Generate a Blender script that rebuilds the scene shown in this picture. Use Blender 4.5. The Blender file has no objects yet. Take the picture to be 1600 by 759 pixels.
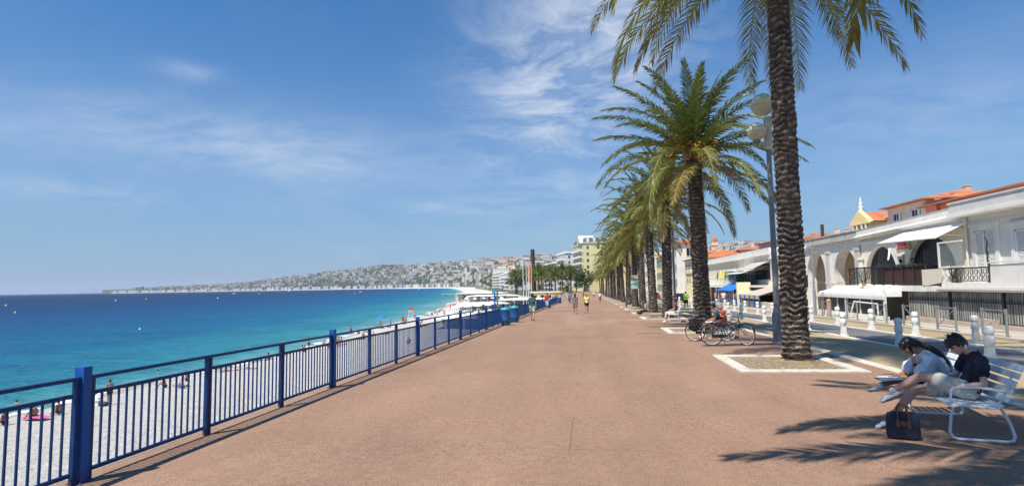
import bpy, bmesh, math, random
from mathutils import Vector, Matrix, Quaternion, noise
import numpy as np
R = math.radians
sc = bpy.context.scene
COL = sc.collection
rnd = random.Random(11)

def gz(y):
    """height of the promenade: it runs gently downhill away from the camera"""
    return -0.012 * max(-14.0, min(y, 200.0))

def lane_x(x, y):
    return x + 0.02 * (max(-14.0, min(y, 100.0)) - 20.0)

# ------------------------------------------------------------------ mesh builder
class MB:
    def __init__(self):
        self.v = []; self.f = []; self.m = []
    def add(self, vs, fs, mi=0):
        n = len(self.v)
        self.v += [tuple(p) for p in vs]
        self.f += [tuple(i + n for i in f) for f in fs]
        self.m += [mi] * len(fs)
    def box(self, c, s, rz=0.0, mi=0, M=None):
        hx, hy, hz = s[0] / 2, s[1] / 2, s[2] / 2
        vs = [(x, y, z) for z in (-hz, hz) for x, y in ((-hx, -hy), (hx, -hy), (hx, hy), (-hx, hy))]
        cc, ss = math.cos(rz), math.sin(rz)
        out = []
        for x, y, z in vs:
            if M is not None:
                p = M @ Vector((x, y, z)); out.append((p.x + c[0], p.y + c[1], p.z + c[2]))
            else:
                out.append((c[0] + x * cc - y * ss, c[1] + x * ss + y * cc, c[2] + z))
        self.add(out, [(3, 2, 1, 0), (4, 5, 6, 7), (0, 1, 5, 4), (1, 2, 6, 5), (2, 3, 7, 6), (3, 0, 4, 7)], mi)
    def bb(self, x0, x1, y0, y1, z0, z1, mi=0):
        self.box(((x0 + x1) / 2, (y0 + y1) / 2, (z0 + z1) / 2), (abs(x1 - x0), abs(y1 - y0), abs(z1 - z0)), 0, mi)
    def beam(self, p, q, w, h, mi=0, up=(0, 0, 1)):
        p = Vector(p); q = Vector(q); d = q - p; L = d.length
        if L < 1e-6: return
        d.normalize(); u = Vector(up)
        if abs(d.dot(u)) > .99: u = Vector((0, 1, 0))
        s = d.cross(u).normalized(); u2 = s.cross(d)
        M = Matrix((s, d, u2)).transposed()
        self.box((p + q) / 2, (w, L, h), 0, mi, M)
    def frame(self, p, q):
        d = (q - p).normalized()
        a = Vector((0, 0, 1)) if abs(d.z) < .9 else Vector((1, 0, 0))
        s = d.cross(a).normalized(); return s, s.cross(d).normalized(), d
    def tube(self, p, q, r1, r2=None, n=12, mi=0, caps=True):
        if r2 is None: r2 = r1
        p = Vector(p); q = Vector(q); s, u, d = self.frame(p, q)
        vs = []
        for c, r in ((p, r1), (q, r2)):
            for i in range(n):
                a = 2 * math.pi * i / n
                vs.append(c + (s * math.cos(a) + u * math.sin(a)) * r)
        fs = [(i, i + n, (i + 1) % n + n, (i + 1) % n) for i in range(n)]
        if caps: fs += [tuple(range(n)), tuple(range(2 * n - 1, n - 1, -1))]
        self.add(vs, fs, mi)
    def poly(self, pts, r, n=8, mi=0, closed=False, rs=None):
        """tube swept along a polyline"""
        P = [Vector(p) for p in pts]; m = len(P); vs = []
        prev = None
        for i, p in enumerate(P):
            a = P[(i - 1) % m] if (i > 0 or closed) else p
            b = P[(i + 1) % m] if (i < m - 1 or closed) else p
            d = (b - a).normalized()
            if prev is None:
                t = Vector((0, 0, 1)) if abs(d.z) < .9 else Vector((1, 0, 0))
                s = d.cross(t).normalized()
            else:
                s = (prev - d * prev.dot(d)).normalized()
            prev = s; u = d.cross(s)
            rr = rs[i] if rs else r
            for k in range(n):
                an = 2 * math.pi * k / n
                vs.append(p + (s * math.cos(an) + u * math.sin(an)) * rr)
        fs = []
        for i in range(m if closed else m - 1):
            j = (i + 1) % m
            for k in range(n):
                k2 = (k + 1) % n
                fs.append((i * n + k, i * n + k2, j * n + k2, j * n + k))
        if not closed:
            fs += [tuple(range(n - 1, -1, -1)), tuple(range((m - 1) * n, m * n))]
        self.add(vs, fs, mi)
    def lathe(self, c, prof, n=20, mi=0, sq=None):
        """prof: (r,z) list from bottom to top"""
        vs = []
        for r, z in prof:
            for k in range(n):
                a = 2 * math.pi * (k + .5) / n
                vs.append((c[0] + r * math.cos(a), c[1] + r * math.sin(a), c[2] + z))
        m = len(prof); fs = []
        for i in range(m - 1):
            for k in range(n):
                k2 = (k + 1) % n
                fs.append((i * n + k, i * n + k2, (i + 1) * n + k2, (i + 1) * n + k))
        fs += [tuple(range(n - 1, -1, -1)), tuple(range((m - 1) * n, m * n))]
        self.add(vs, fs, mi)
    def ell(self, c, r, M=None, nu=14, nv=9, mi=0):
        vs = []; 
        for j in range(nv + 1):
            th = math.pi * j / nv
            for i in range(nu):
                a = 2 * math.pi * i / nu
                p = Vector((r[0] * math.sin(th) * math.cos(a), r[1] * math.sin(th) * math.sin(a), r[2] * math.cos(th)))
                if M is not None: p = M @ p
                vs.append((c[0] + p.x, c[1] + p.y, c[2] + p.z))
        fs = []
        for j in range(nv):
            for i in range(nu):
                i2 = (i + 1) % nu
                fs.append((j * nu + i, (j + 1) * nu + i, (j + 1) * nu + i2, j * nu + i2))
        self.add(vs, fs, mi)
    def cap(self, p, q, r1, r2, n=12):
        """capsule with tapered body, for remeshing"""
        self.ell(p, (r1,) * 3, nu=n, nv=7); self.ell(q, (r2,) * 3, nu=n, nv=7)
        self.tube(p, q, r1, r2, n)
    def prism(self, pts, axis, a0, a1, mi=0):
        """2-D polygon extruded: axis 'x': pts=(y,z); 'y': pts=(x,z); 'z': pts=(x,y)"""
        def mk(p, a):
            return {'x': (a, p[0], p[1]), 'y': (p[0], a, p[1]), 'z': (p[0], p[1], a)}[axis]
        n = len(pts)
        vs = [mk(p, a0) for p in pts] + [mk(p, a1) for p in pts]
        fs = [(i, (i + 1) % n, (i + 1) % n + n, i + n) for i in range(n)]
        fs += [tuple(range(n - 1, -1, -1)), tuple(range(n, 2 * n))]
        self.add(vs, fs, mi)
    def quad(self, a, b, c, d, mi=0): self.add([a, b, c, d], [(0, 1, 2, 3)], mi)
    def mesh(self, name, mats, smooth=False, off=(0, 0, 0), fix=True):
        me = bpy.data.meshes.new(name)
        vs = self.v if off == (0, 0, 0) else [(x - off[0], y - off[1], z - off[2]) for x, y, z in self.v]
        me.from_pydata(vs, [], self.f)
        if not isinstance(mats, (list, tuple)): mats = [mats]
        for m in mats: me.materials.append(m)
        if len(mats) > 1: me.polygons.foreach_set('material_index', self.m)
        if fix:
            bm = bmesh.new(); bm.from_mesh(me); bmesh.ops.recalc_face_normals(bm, faces=bm.faces); bm.to_mesh(me); bm.free()
        if smooth: me.polygons.foreach_set('use_smooth', [True] * len(me.polygons))
        me.update()
        return me
    def build(self, name, mats, parent=None, smooth=False, world=False, fix=True, auto=None):
        off = (0, 0, 0)
        if world and parent is not None:
            off = tuple(wloc(parent))
        me = self.mesh(name, mats, smooth, off, fix)
        if auto: smooth_angle(me, auto)
        return link(name, me, parent)

def smooth_angle(me, deg):
    me.polygons.foreach_set('use_smooth', [True] * len(me.polygons))
    bm = bmesh.new(); bm.from_mesh(me)
    for e in bm.edges:
        if len(e.link_faces) == 2 and e.calc_face_angle(0) > R(deg): e.smooth = False
    bm.to_mesh(me); bm.free()

def wloc(o):
    p = Vector((0, 0, 0))
    while o is not None: p += o.location; o = o.parent
    return p

def link(name, data, parent=None, loc=None, rot=None, scale=None):
    o = bpy.data.objects.new(name, data); COL.objects.link(o)
    if parent is not None: o.parent = parent
    if loc: o.location = loc
    if rot: o.rotation_euler = rot
    if scale: o.scale = scale
    return o

def tag(o, label=None, cat=None, group=None, kind=None):
    if label: o['label'] = label
    if cat: o['category'] = cat
    if group: o['group'] = group
    if kind: o['kind'] = kind
    return o

def thing(name, label, cat, loc=(0, 0, 0), rz=0.0, group=None):
    o = bpy.data.objects.new(name, None); COL.objects.link(o)
    o.empty_display_size = .2
    o.location = loc; o.rotation_euler = (0, 0, rz)
    return tag(o, label, cat, group)

def struct(name, mb, mat, smooth=False, fix=True):
    return tag(mb.build(name, mat, smooth=smooth, fix=fix), kind='structure')

def dup(root, loc, rz=0.0, label=None, group=None, scale=None):
    def cp(o, par):
        c = o.copy(); COL.objects.link(c)
        if par is not None: c.parent = par
        for ch in list(o.children): cp(ch, c)
        return c
    c = cp(root, None); c.location = loc; c.rotation_euler = (0, 0, rz)
    if scale: c.scale = (scale,) * 3 if not isinstance(scale, tuple) else scale
    if label: c['label'] = label
    if group: c['group'] = group
    return c

ORD = ['first', 'second', 'third', 'fourth', 'fifth', 'sixth', 'seventh', 'eighth', 'ninth', 'tenth', 'eleventh', 'twelfth', 'thirteenth', 'fourteenth', 'fifteenth', 'sixteenth', 'seventeenth', 'eighteenth', 'nineteenth', 'twentieth']

# ------------------------------------------------------------------ materials
def newmat(name):
    m = bpy.data.materials.new(name); m.use_nodes = True
    nt = m.node_tree; b = nt.nodes['Principled BSDF']
    return m, nt, b

def N(nt, t, **kw):
    n = nt.nodes.new(t)
    for k, v in kw.items():
        if k.startswith('i_'):
            n.inputs[k[2:].replace('_', ' ')].default_value = v
        else: setattr(n, k, v)
    return n

def L(nt, a, b): nt.links.new(a, b)

def math_n(nt, op, a, b=None, c=None):
    n = nt.nodes.new('ShaderNodeMath'); n.operation = op
    for i, x in enumerate((a, b, c)):
        if x is None: continue
        if isinstance(x, (int, float)): n.inputs[i].default_value = x
        else: L(nt, x, n.inputs[i])
    return n.outputs[0]

def mix_c(nt, fac, a, b, mode='MIX'):
    n = nt.nodes.new('ShaderNodeMix'); n.data_type = 'RGBA'; n.blend_type = mode
    for idx, x in ((0, fac), (6, a), (7, b)):
        if isinstance(x, (int, float)): n.inputs[idx].default_value = x
        elif isinstance(x, (tuple, list)): n.inputs[idx].default_value = (*x[:3], 1)
        else: L(nt, x, n.inputs[idx])
    return n.outputs[2]

def ramp(nt, fac, stops, interp='LINEAR'):
    n = nt.nodes.new('ShaderNodeValToRGB'); n.color_ramp.interpolation = interp
    cr = n.color_ramp
    while len(cr.elements) < len(stops): cr.elements.new(.5)
    for e, (p, c) in zip(cr.elements, stops):
        e.position = p; e.color = (c, c, c, 1) if isinstance(c, (int, float)) else (*c[:3], 1)
    L(nt, fac, n.inputs[0]); return n.outputs[0]

def noise_n(nt, vec, scale, detail=4, rough=.55):
    n = nt.nodes.new('ShaderNodeTexNoise'); n.inputs['Scale'].default_value = scale
    n.inputs['Detail'].default_value = detail; n.inputs['Roughness'].default_value = rough
    L(nt, vec, n.inputs['Vector']); return n.outputs['Fac']

def mapping(nt, src, scale=(1, 1, 1), rot=(0, 0, 0), loc=(0, 0, 0)):
    n = nt.nodes.new('ShaderNodeMapping'); n.inputs['Scale'].default_value = scale
    n.inputs['Rotation'].default_value = rot; n.inputs['Location'].default_value = loc
    L(nt, src, n.inputs['Vector']); return n.outputs[0]

def bump(nt, b, h, strength=.3, dist=.01):
    n = nt.nodes.new('ShaderNodeBump'); n.inputs['Strength'].default_value = strength
    n.inputs['Distance'].default_value = dist
    L(nt, h, n.inputs['Height']); L(nt, n.outputs[0], b.inputs['Normal'])

MATS = {}
def mat(name, c, rough=.6, var=.12, scale=6.0, metal=0.0, bmp=0.0, dist=.01, spec=.5, fine=0.0, fscale=60.0, dirt=None, dirt_amt=.5, dscale=1.2):
    """general weathered surface: broad tone variation, optional fine speckle, dirt and bump"""
    if name in MATS: return MATS[name]
    m, nt, b = newmat(name)
    geo = N(nt, 'ShaderNodeTexCoord').outputs['Object']
    f = noise_n(nt, geo, scale, 5)
    lo = tuple(x * (1 - var) for x in c); hi = tuple(min(1, x * (1 + var)) for x in c)
    col = mix_c(nt, ramp(nt, f, [(.3, 0.0), (.7, 1.0)]), lo, hi)
    if fine:
        g = noise_n(nt, geo, fscale, 2)
        col = mix_c(nt, ramp(nt, g, [(.35, 0.0), (.65, 1.0)]), mix_c(nt, fine, col, tuple(x * .4 for x in c)), col)
    if dirt:
        g = noise_n(nt, mapping(nt, geo, (1, 1, .35)), dscale, 6, .65)
        col = mix_c(nt, math_n(nt, 'MULTIPLY', ramp(nt, g, [(.5, 0.0), (.72, 1.0)]), dirt_amt), col, dirt)
    L(nt, col, b.inputs['Base Color'])
    b.inputs['Roughness'].default_value = rough; b.inputs['Metallic'].default_value = metal
    b.inputs['Specular IOR Level'].default_value = spec
    if bmp: bump(nt, b, noise_n(nt, geo, fscale, 4), bmp, dist)
    MATS[name] = m
    return m

M = {}
M['white_paint'] = mat('white_paint', (.78, .78, .76), .45, .05, 3, dirt=(.5, .46, .40), dirt_amt=.35)
M['bench_paint'] = mat('bench_paint', (.72, .77, .80), .35, .06, 5, dirt=(.45, .45, .42), dirt_amt=.35, dscale=6)
M['plaster_white'] = mat('plaster_white', (.82, .79, .73), .85, .05, 1.2, dirt=(.46, .42, .36), dirt_amt=.45, bmp=.2, fscale=30)
M['plaster_grey'] = mat('plaster_grey', (.66, .64, .59), .85, .07, 1.5, dirt=(.40, .38, .34), dirt_amt=.5, bmp=.2, fscale=30)
M['plaster_cream'] = mat('plaster_cream', (.72, .66, .54), .85, .06, 1.0, dirt=(.5, .42, .32), dirt_amt=.35)
M['plaster_yellow'] = mat('plaster_yellow', (.78, .64, .30), .85, .08, .8, dirt=(.55, .42, .22), dirt_amt=.4, dscale=.5)
M['plaster_paleyellow'] = mat('plaster_paleyellow', (.80, .71, .46), .85, .05, .5)
M['plaster_pink'] = mat('plaster_pink', (.66, .47, .36), .85, .08, .6, dirt=(.45, .33, .27), dirt_amt=.5, dscale=.4)
M['plaster_sand'] = mat('plaster_sand', (.64, .53, .42), .85, .10, .6, dirt=(.42, .34, .28), dirt_amt=.5, dscale=.4)
M['plaster_orange'] = mat('plaster_orange', (.62, .20, .10), .85, .08, .6)
M['roof_tile'] = None
M['dark_glass'] = mat('dark_glass', (.022, .024, .026), .22, .4, 2, spec=.25)
M['dark_wood'] = mat('dark_wood', (.10, .035, .03), .5, .2, 3)
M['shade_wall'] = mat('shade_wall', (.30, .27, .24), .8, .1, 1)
M['black_metal'] = mat('black_metal', (.025, .025, .028), .45, .2, 10)
M['grey_metal'] = mat('grey_metal', (.30, .32, .33), .45, .08, 5, metal=.3, dirt=(.18, .17, .15), dirt_amt=.4)
M['lamp_paint'] = mat('lamp_paint', (.17, .18, .18), .45, .10, 4, dirt=(.15, .15, .14), dirt_amt=.5)
M['steel'] = mat('steel', (.62, .63, .63), .3, .05, 10, metal=.8)
M['rubber'] = mat('rubber', (.02, .02, .02), .7, .2, 20)
M['awning_white'] = mat('awning_white', (.86, .86, .85), .8, .03, 2)
M['awning_beige'] = mat('awning_beige', (.50, .43, .35), .85, .08, 2)
M['awning_blue'] = mat('awning_blue', (.02, .17, .58), .7, .08, 2)
M['hardwood'] = mat('hardwood', (.35, .2, .1), .6, .2, 5)
M['soil'] = mat('soil', (.34, .26, .155), 1, .30, 5, bmp=1.0, dist=.03, fine=.45, fscale=45, dirt=(.13, .09, .055), dirt_amt=.7, dscale=2.2)
M['kerb_stone'] = mat('kerb_stone', (.66, .61, .52), .8, .12, 3, fine=.3, fscale=80, dirt=(.34, .29, .23), dirt_amt=.75, dscale=2.5, bmp=.3)
M['wall_stone'] = mat('wall_stone', (.42, .36, .30), .9, .15, 1.5, dirt=(.25, .2, .17), dirt_amt=.6, bmp=.5, fscale=12, dist=.03)
M['leafgreen'] = None

# roof tiles: rows of canal tiles
def roof_mat(name='roof_tile', c=(.60, .20, .085)):
    m, nt, b = newmat(name)
    geo = N(nt, 'ShaderNodeTexCoord').outputs['Object']
    f = noise_n(nt, geo, .8, 5); g = noise_n(nt, geo, 7, 3)
    col = mix_c(nt, ramp(nt, f, [(.35, 0.), (.65, 1.)]), tuple(x * .72 for x in c), tuple(x * 1.15 for x in c))
    col = mix_c(nt, math_n(nt, 'MULTIPLY', ramp(nt, g, [(.4, 0.), (.7, 1.)]), .5), col, (.32, .13, .08))
    L(nt, col, b.inputs['Base Color']); b.inputs['Roughness'].default_value = .9
    w = N(nt, 'ShaderNodeTexWave', wave_type='BANDS', bands_direction='DIAGONAL'); w.inputs['Scale'].default_value = 3
    L(nt, geo, w.inputs['Vector']); bump(nt, b, w.outputs['Fac'], .5, .08)
    return m
M['roof_tile'] = roof_mat()
M['roof_rust'] = roof_mat('roof_rust', (.48, .17, .09))

# blue railing paint, sun-bleached and chipped
def blue_paint(name='railing_blue', k=1.0):
    m, nt, b = newmat(name)
    geo = N(nt, 'ShaderNodeTexCoord').outputs['Object']
    f = noise_n(nt, geo, 3, 4); g = noise_n(nt, geo, 26, 5, .7)
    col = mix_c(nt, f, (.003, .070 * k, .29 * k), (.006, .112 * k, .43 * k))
    col = mix_c(nt, ramp(nt, g, [(.68, 0.), (.74, 1.)]), col, (.16, .075, .035))
    sz = N(nt, 'ShaderNodeSeparateXYZ'); L(nt, geo, sz.inputs[0])
    low = ramp(nt, sz.outputs[2], [(0.0, 1.), (.14, 0.)]); g2 = noise_n(nt, mapping(nt, geo, (1, 1, .3)), 18, 5, .7)
    col = mix_c(nt, math_n(nt, 'MULTIPLY', math_n(nt, 'MULTIPLY', low, ramp(nt, g2, [(.42, 0.), (.6, 1.)])), .8), col, (.14, .06, .03))
    col = mix_c(nt, math_n(nt, 'MULTIPLY', ramp(nt, noise_n(nt, mapping(nt, geo, (3, 3, .6)), 5, 4), [(.5, 0.), (.75, 1.)]), .22), col, (.10, .22, .42))
    L(nt, col, b.inputs['Base Color']); b.inputs['Roughness'].default_value = .5; b.inputs['Specular IOR Level'].default_value = .3
    bump(nt, b, g, .15, .003)
    return m
M['railing_blue'] = blue_paint(); M['railing_blue_shaded'] = blue_paint('railing_blue_shaded', .42)  # darkened copy of the blue for panels and handrails; shade mixed into its colour

# promenade: pinkish-red bound aggregate with seams, wear lanes and stains
def prom_mat():
    m, nt, b = newmat('promenade_surface')
    geo = N(nt, 'ShaderNodeTexCoord').outputs['Object']
    sp = noise_n(nt, geo, 55, 3, .7); sp2 = noise_n(nt, geo, 130, 2, .6); mid = noise_n(nt, geo, 9, 5, .6)
    big = noise_n(nt, mapping(nt, geo, (.9, .14, 1)), 1.0, 5, .6); blot = noise_n(nt, geo, .55, 6, .65)
    base = mix_c(nt, ramp(nt, big, [(.32, 0.), (.68, 1.)]), (.288, .166, .104), (.372, .224, .145))
    base = mix_c(nt, math_n(nt, 'MULTIPLY', ramp(nt, blot, [(.42, 0.), (.7, 1.)]), .35), base, (.225, .148, .105))
    base = mix_c(nt, math_n(nt, 'MULTIPLY', ramp(nt, mid, [(.40, 0.), (.65, 1.)]), .35), base, (.46, .32, .225))
    base = mix_c(nt, math_n(nt, 'MULTIPLY', ramp(nt, sp, [(.36, 1.), (.5, 0.)]), .62), base, (.125, .072, .062))
    base = mix_c(nt, math_n(nt, 'MULTIPLY', ramp(nt, sp, [(.54, 0.), (.68, 1.)]), .55), base, (.56, .42, .32))
    base = mix_c(nt, math_n(nt, 'MULTIPLY', ramp(nt, sp2, [(.3, 1.), (.5, 0.)]), .4), base, (.14, .08, .07))
    sx = N(nt, 'ShaderNodeSeparateXYZ'); L(nt, geo, sx.inputs[0]); X, Y = sx.outputs[0], sx.outputs[1]
    # repaired patches with slightly different mixes
    pv = N(nt, 'ShaderNodeTexVoronoi', distance='CHEBYCHEV'); pv.inputs['Scale'].default_value = .22; L(nt, mapping(nt, geo, (1, .45, 0)), pv.inputs['Vector'])
    pc = N(nt, 'ShaderNodeSeparateColor'); L(nt, pv.outputs['Color'], pc.inputs[0])
    base = mix_c(nt, math_n(nt, 'MULTIPLY', math_n(nt, 'GREATER_THAN', pc.outputs[0], .62), .16), base, (.22, .135, .088))
    base = mix_c(nt, math_n(nt, 'MULTIPLY', math_n(nt, 'GREATER_THAN', pc.outputs[1], .70), .14), base, (.52, .37, .26))
    # gum and drip spots
    gv = N(nt, 'ShaderNodeTexVoronoi'); gv.inputs['Scale'].default_value = 1.9; L(nt, geo, gv.inputs['Vector'])
    gc = N(nt, 'ShaderNodeSeparateColor'); L(nt, gv.outputs['Color'], gc.inputs[0])
    gum = math_n(nt, 'MULTIPLY', math_n(nt, 'LESS_THAN', gv.outputs['Distance'], math_n(nt, 'MULTIPLY', gc.outputs[2], .055)), math_n(nt, 'GREATER_THAN', gc.outputs[0], .45))
    base = mix_c(nt, math_n(nt, 'MULTIPLY', gum, .5), base, (.09, .06, .05))
    # large soft stains
    stn = noise_n(nt, mapping(nt, geo, (1, .6, 1), (0, 0, .4)), .28, 7, .7)
    base = mix_c(nt, math_n(nt, 'MULTIPLY', ramp(nt, stn, [(.50, 0.), (.64, 1.)]), .36), base, (.18, .112, .080))
    # a few old joints, broken up
    wob = math_n(nt, 'MULTIPLY', math_n(nt, 'SUBTRACT', noise_n(nt, geo, 1.6, 4), .5), .12)
    XW = math_n(nt, 'ADD', X, wob)
    def seam(v, at, w):
        return math_n(nt, 'LESS_THAN', math_n(nt, 'ABSOLUTE', math_n(nt, 'SUBTRACT', v, at)), w)
    s = None
    for at, w in ((-.30, .010), (3.02, .011)):
        q = seam(XW, at, w); s = q if s is None else math_n(nt, 'MAXIMUM', s, q)
    q = seam(math_n(nt, 'FRACT', math_n(nt, 'DIVIDE', math_n(nt, 'ADD', Y, wob), 14.0)), .5, .0006); q = math_n(nt, 'MULTIPLY', q, math_n(nt, 'GREATER_THAN', X, -.3)); s = math_n(nt, 'MAXIMUM', s, q)
    brk = ramp(nt, noise_n(nt, geo, .9, 2), [(.46, 0.), (.56, 1.)])
    s = math_n(nt, 'MULTIPLY', math_n(nt, 'MULTIPLY', s, brk), .5)
    base = mix_c(nt, s, base, (.11, .065, .055))
    # darker trodden lane down the middle
    ln = math_n(nt, 'ABSOLUTE', math_n(nt, 'SUBTRACT', X, .55))
    lane = ramp(nt, ln, [(.0, 1.), (.55, 0.)])
    lane = math_n(nt, 'MULTIPLY', math_n(nt, 'MULTIPLY', lane, ramp(nt, noise_n(nt, mapping(nt, geo, (2, .3, 1)), 2, 4), [(.35, 0.), (.65, 1.)])), .33)
    base = mix_c(nt, lane, base, (.20, .125, .085))
    L(nt, base, b.inputs['Base Color']); b.inputs['Roughness'].default_value = .88
    b.inputs['Specular IOR Level'].default_value = .3
    bump(nt, b, math_n(nt, 'ADD', sp, math_n(nt, 'MULTIPLY', sp2, .5)), .7, .012)
    return m
M['prom'] = prom_mat()

def asphalt(name, c, spk=.3, streak=True):
    m, nt, b = newmat(name)
    geo = N(nt, 'ShaderNodeTexCoord').outputs['Object']
    sp = noise_n(nt, geo, 60, 3, .7); big = noise_n(nt, mapping(nt, geo, (1.1, .12, 1)), 1.2, 5)
    col = mix_c(nt, ramp(nt, big, [(.3, 0.), (.7, 1.)]), tuple(x * .84 for x in c), tuple(x * 1.13 for x in c))
    col = mix_c(nt, math_n(nt, 'MULTIPLY', ramp(nt, sp, [(.35, 1.), (.6, 0.)]), spk), col, tuple(x * .5 for x in c))
    g = noise_n(nt, geo, .6, 6, .6)
    col = mix_c(nt, math_n(nt, 'MULTIPLY', ramp(nt, g, [(.5, 0.), (.7, 1.)]), .25), col, tuple(x * .6 for x in c))
    L(nt, col, b.inputs['Base Color']); b.inputs['Roughness'].default_value = .9
    bump(nt, b, sp, .4, .006); return m
M['road'] = asphalt('road_asphalt', (.16, .16, .165))
M['tan'] = asphalt('ochre_lane', (.40, .315, .185))
M['pave'] = asphalt('pale_paving', (.48, .43, .36))
M['line'] = mat('road_paint', (.76, .75, .70), .6, .05, 4, dirt=(.45, .42, .36), dirt_amt=.5, dscale=3)

def pebble_mat():
    m, nt, b = newmat('beach_pebbles')
    geo = N(nt, 'ShaderNodeTexCoord').outputs['Object']
    v = N(nt, 'ShaderNodeTexVoronoi'); v.inputs['Scale'].default_value = 7; L(nt, geo, v.inputs['Vector'])
    a = noise_n(nt, geo, 2.2, 6, .75); big = noise_n(nt, geo, .3, 4)
    col = mix_c(nt, ramp(nt, a, [(.35, 0.), (.62, 1.)]), (.50, .475, .43), (.76, .735, .68))
    col = mix_c(nt, math_n(nt, 'MULTIPLY', ramp(nt, v.outputs['Distance'], [(.3, 0.), (.75, 1.)]), .5), col, (.36, .34, .31))
    col = mix_c(nt, math_n(nt, 'MULTIPLY', ramp(nt, big, [(.4, 0.), (.6, 1.)]), .25), col, (.60, .58, .53))
    sz = N(nt, 'ShaderNodeSeparateXYZ'); L(nt, geo, sz.inputs[0]); wet = N(nt, 'ShaderNodeMapRange'); L(nt, math_n(nt, 'ADD', sz.outputs[2], math_n(nt, 'MULTIPLY', a, .3)), wet.inputs[0]); wet.inputs[1].default_value = -6.75; wet.inputs[2].default_value = -6.45; wet.inputs[3].default_value = 1; wet.inputs[4].default_value = 0
    col = mix_c(nt, math_n(nt, 'MULTIPLY', wet.outputs[0], .55), col, (.24, .22, .19))
    L(nt, col, b.inputs['Base Color']); b.inputs['Roughness'].default_value = .9
    h = math_n(nt, 'ADD', math_n(nt, 'MULTIPLY', a, 1.5), math_n(nt, 'MULTIPLY', v.outputs['Distance'], -.3))
    bump(nt, b, h, 1.0, .22); return m
M['pebble'] = pebble_mat()

def sea_mat():
    m, nt, b = newmat('sea_water')
    geo = N(nt, 'ShaderNodeTexCoord').outputs['Object']
    at = N(nt, 'ShaderNodeAttribute', attribute_name='shore').outputs['Fac']
    w = math_n(nt, 'MULTIPLY', math_n(nt, 'SUBTRACT', noise_n(nt, mapping(nt, geo, (1, .45, 1)), .012, 5, .6), .5), .22)
    d = math_n(nt, 'ADD', at, w)
    col = ramp(nt, d, [(0.0, (.20, .42, .40)), (.05, (.030, .25, .30)), (.16, (.002, .135, .25)), (.34, (.001, .078, .205)), (.60, (.001, .036, .130)), (1.0, (.001, .012, .055))])
    st = noise_n(nt, mapping(nt, geo, (.55, 1.0, 1), (0, 0, .35)), .055, 7, .72)
    col = mix_c(nt, math_n(nt, 'MULTIPLY', ramp(nt, st, [(.42, 0.), (.62, 1.)]), .5), col, mix_c(nt, .75, col, (.001, .035, .12)))
    s2 = noise_n(nt, mapping(nt, geo, (.5, 1.6, 1), (0, 0, .30)), .42, 6, .72)
    col = mix_c(nt, math_n(nt, 'MULTIPLY', ramp(nt, s2, [(.40, 1.), (.52, 0.)]), .42), col, mix_c(nt, .7, col, (.001, .03, .085)))
    col = mix_c(nt, math_n(nt, 'MULTIPLY', ramp(nt, s2, [(.55, 0.), (.72, 1.)]), .35), col, mix_c(nt, .5, col, (.10, .26, .38)))
    # few broken crests and the wash on the beach
    wc = noise_n(nt, mapping(nt, geo, (.5, 1.2, 1), (0, 0, .4)), .45, 4, .7)
    col = mix_c(nt, math_n(nt, 'MULTIPLY', ramp(nt, wc, [(.715, 0.), (.75, 1.)]), .5), col, (.55, .68, .74))
    foam = math_n(nt, 'LESS_THAN', math_n(nt, 'ADD', at, math_n(nt, 'MULTIPLY', math_n(nt, 'SUBTRACT', noise_n(nt, geo, .25, 4), .5), .02)), .004)
    col = mix_c(nt, foam, col, (.85, .88, .88))
    L(nt, col, b.inputs['Base Color']); b.inputs['Roughness'].default_value = .32
    b.inputs['Specular IOR Level'].default_value = .045; b.inputs['IOR'].default_value = 1.33
    h1 = noise_n(nt, mapping(nt, geo, (.7, 1.3, 1), (0, 0, .6)), .8, 5, .65)
    h2 = noise_n(nt, mapping(nt, geo, (.6, 1.5, 1), (0, 0, .35)), .12, 4, .6)
    bump(nt, b, math_n(nt, 'ADD', h1, math_n(nt, 'MULTIPLY', h2, 3.0)), 1.0, .9)
    return m
M['sea'] = sea_mat()

def frond_mat():
    m, nt, b = newmat('palm_leaflets')
    at = N(nt, 'ShaderNodeAttribute', attribute_name='tone').outputs['Fac']
    geo = N(nt, 'ShaderNodeTexCoord').outputs['Object']
    col = ramp(nt, at, [(0.0, (.30, .19, .06)), (.18, (.30, .245, .05)), (.45, (.115, .145, .028)), (.75, (.062, .108, .026)), (1.0, (.105, .18, .045))])
    col = mix_c(nt, noise_n(nt, geo, 2.0, 3), col, mix_c(nt, .5, col, (.16, .17, .04)))
    L(nt, col, b.inputs['Base Color']); b.inputs['Roughness'].default_value = .45
    t = N(nt, 'ShaderNodeBsdfTranslucent'); L(nt, mix_c(nt, .45, col, (.30, .36, .04)), t.inputs[0])
    mx = N(nt, 'ShaderNodeMixShader'); mx.inputs[0].default_value = .28
    L(nt, b.outputs[0], mx.inputs[1]); L(nt, t.outputs[0], mx.inputs[2])
    L(nt, mx.outputs[0], nt.nodes['Material Output'].inputs[0]); return m
M['frond'] = frond_mat()
M['rachis'] = mat('palm_rib', (.28, .25, .08), .5, .2, 3)
M['fruit'] = mat('palm_fruit_stalk', (.60, .32, .05), .6, .2, 5)

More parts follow.
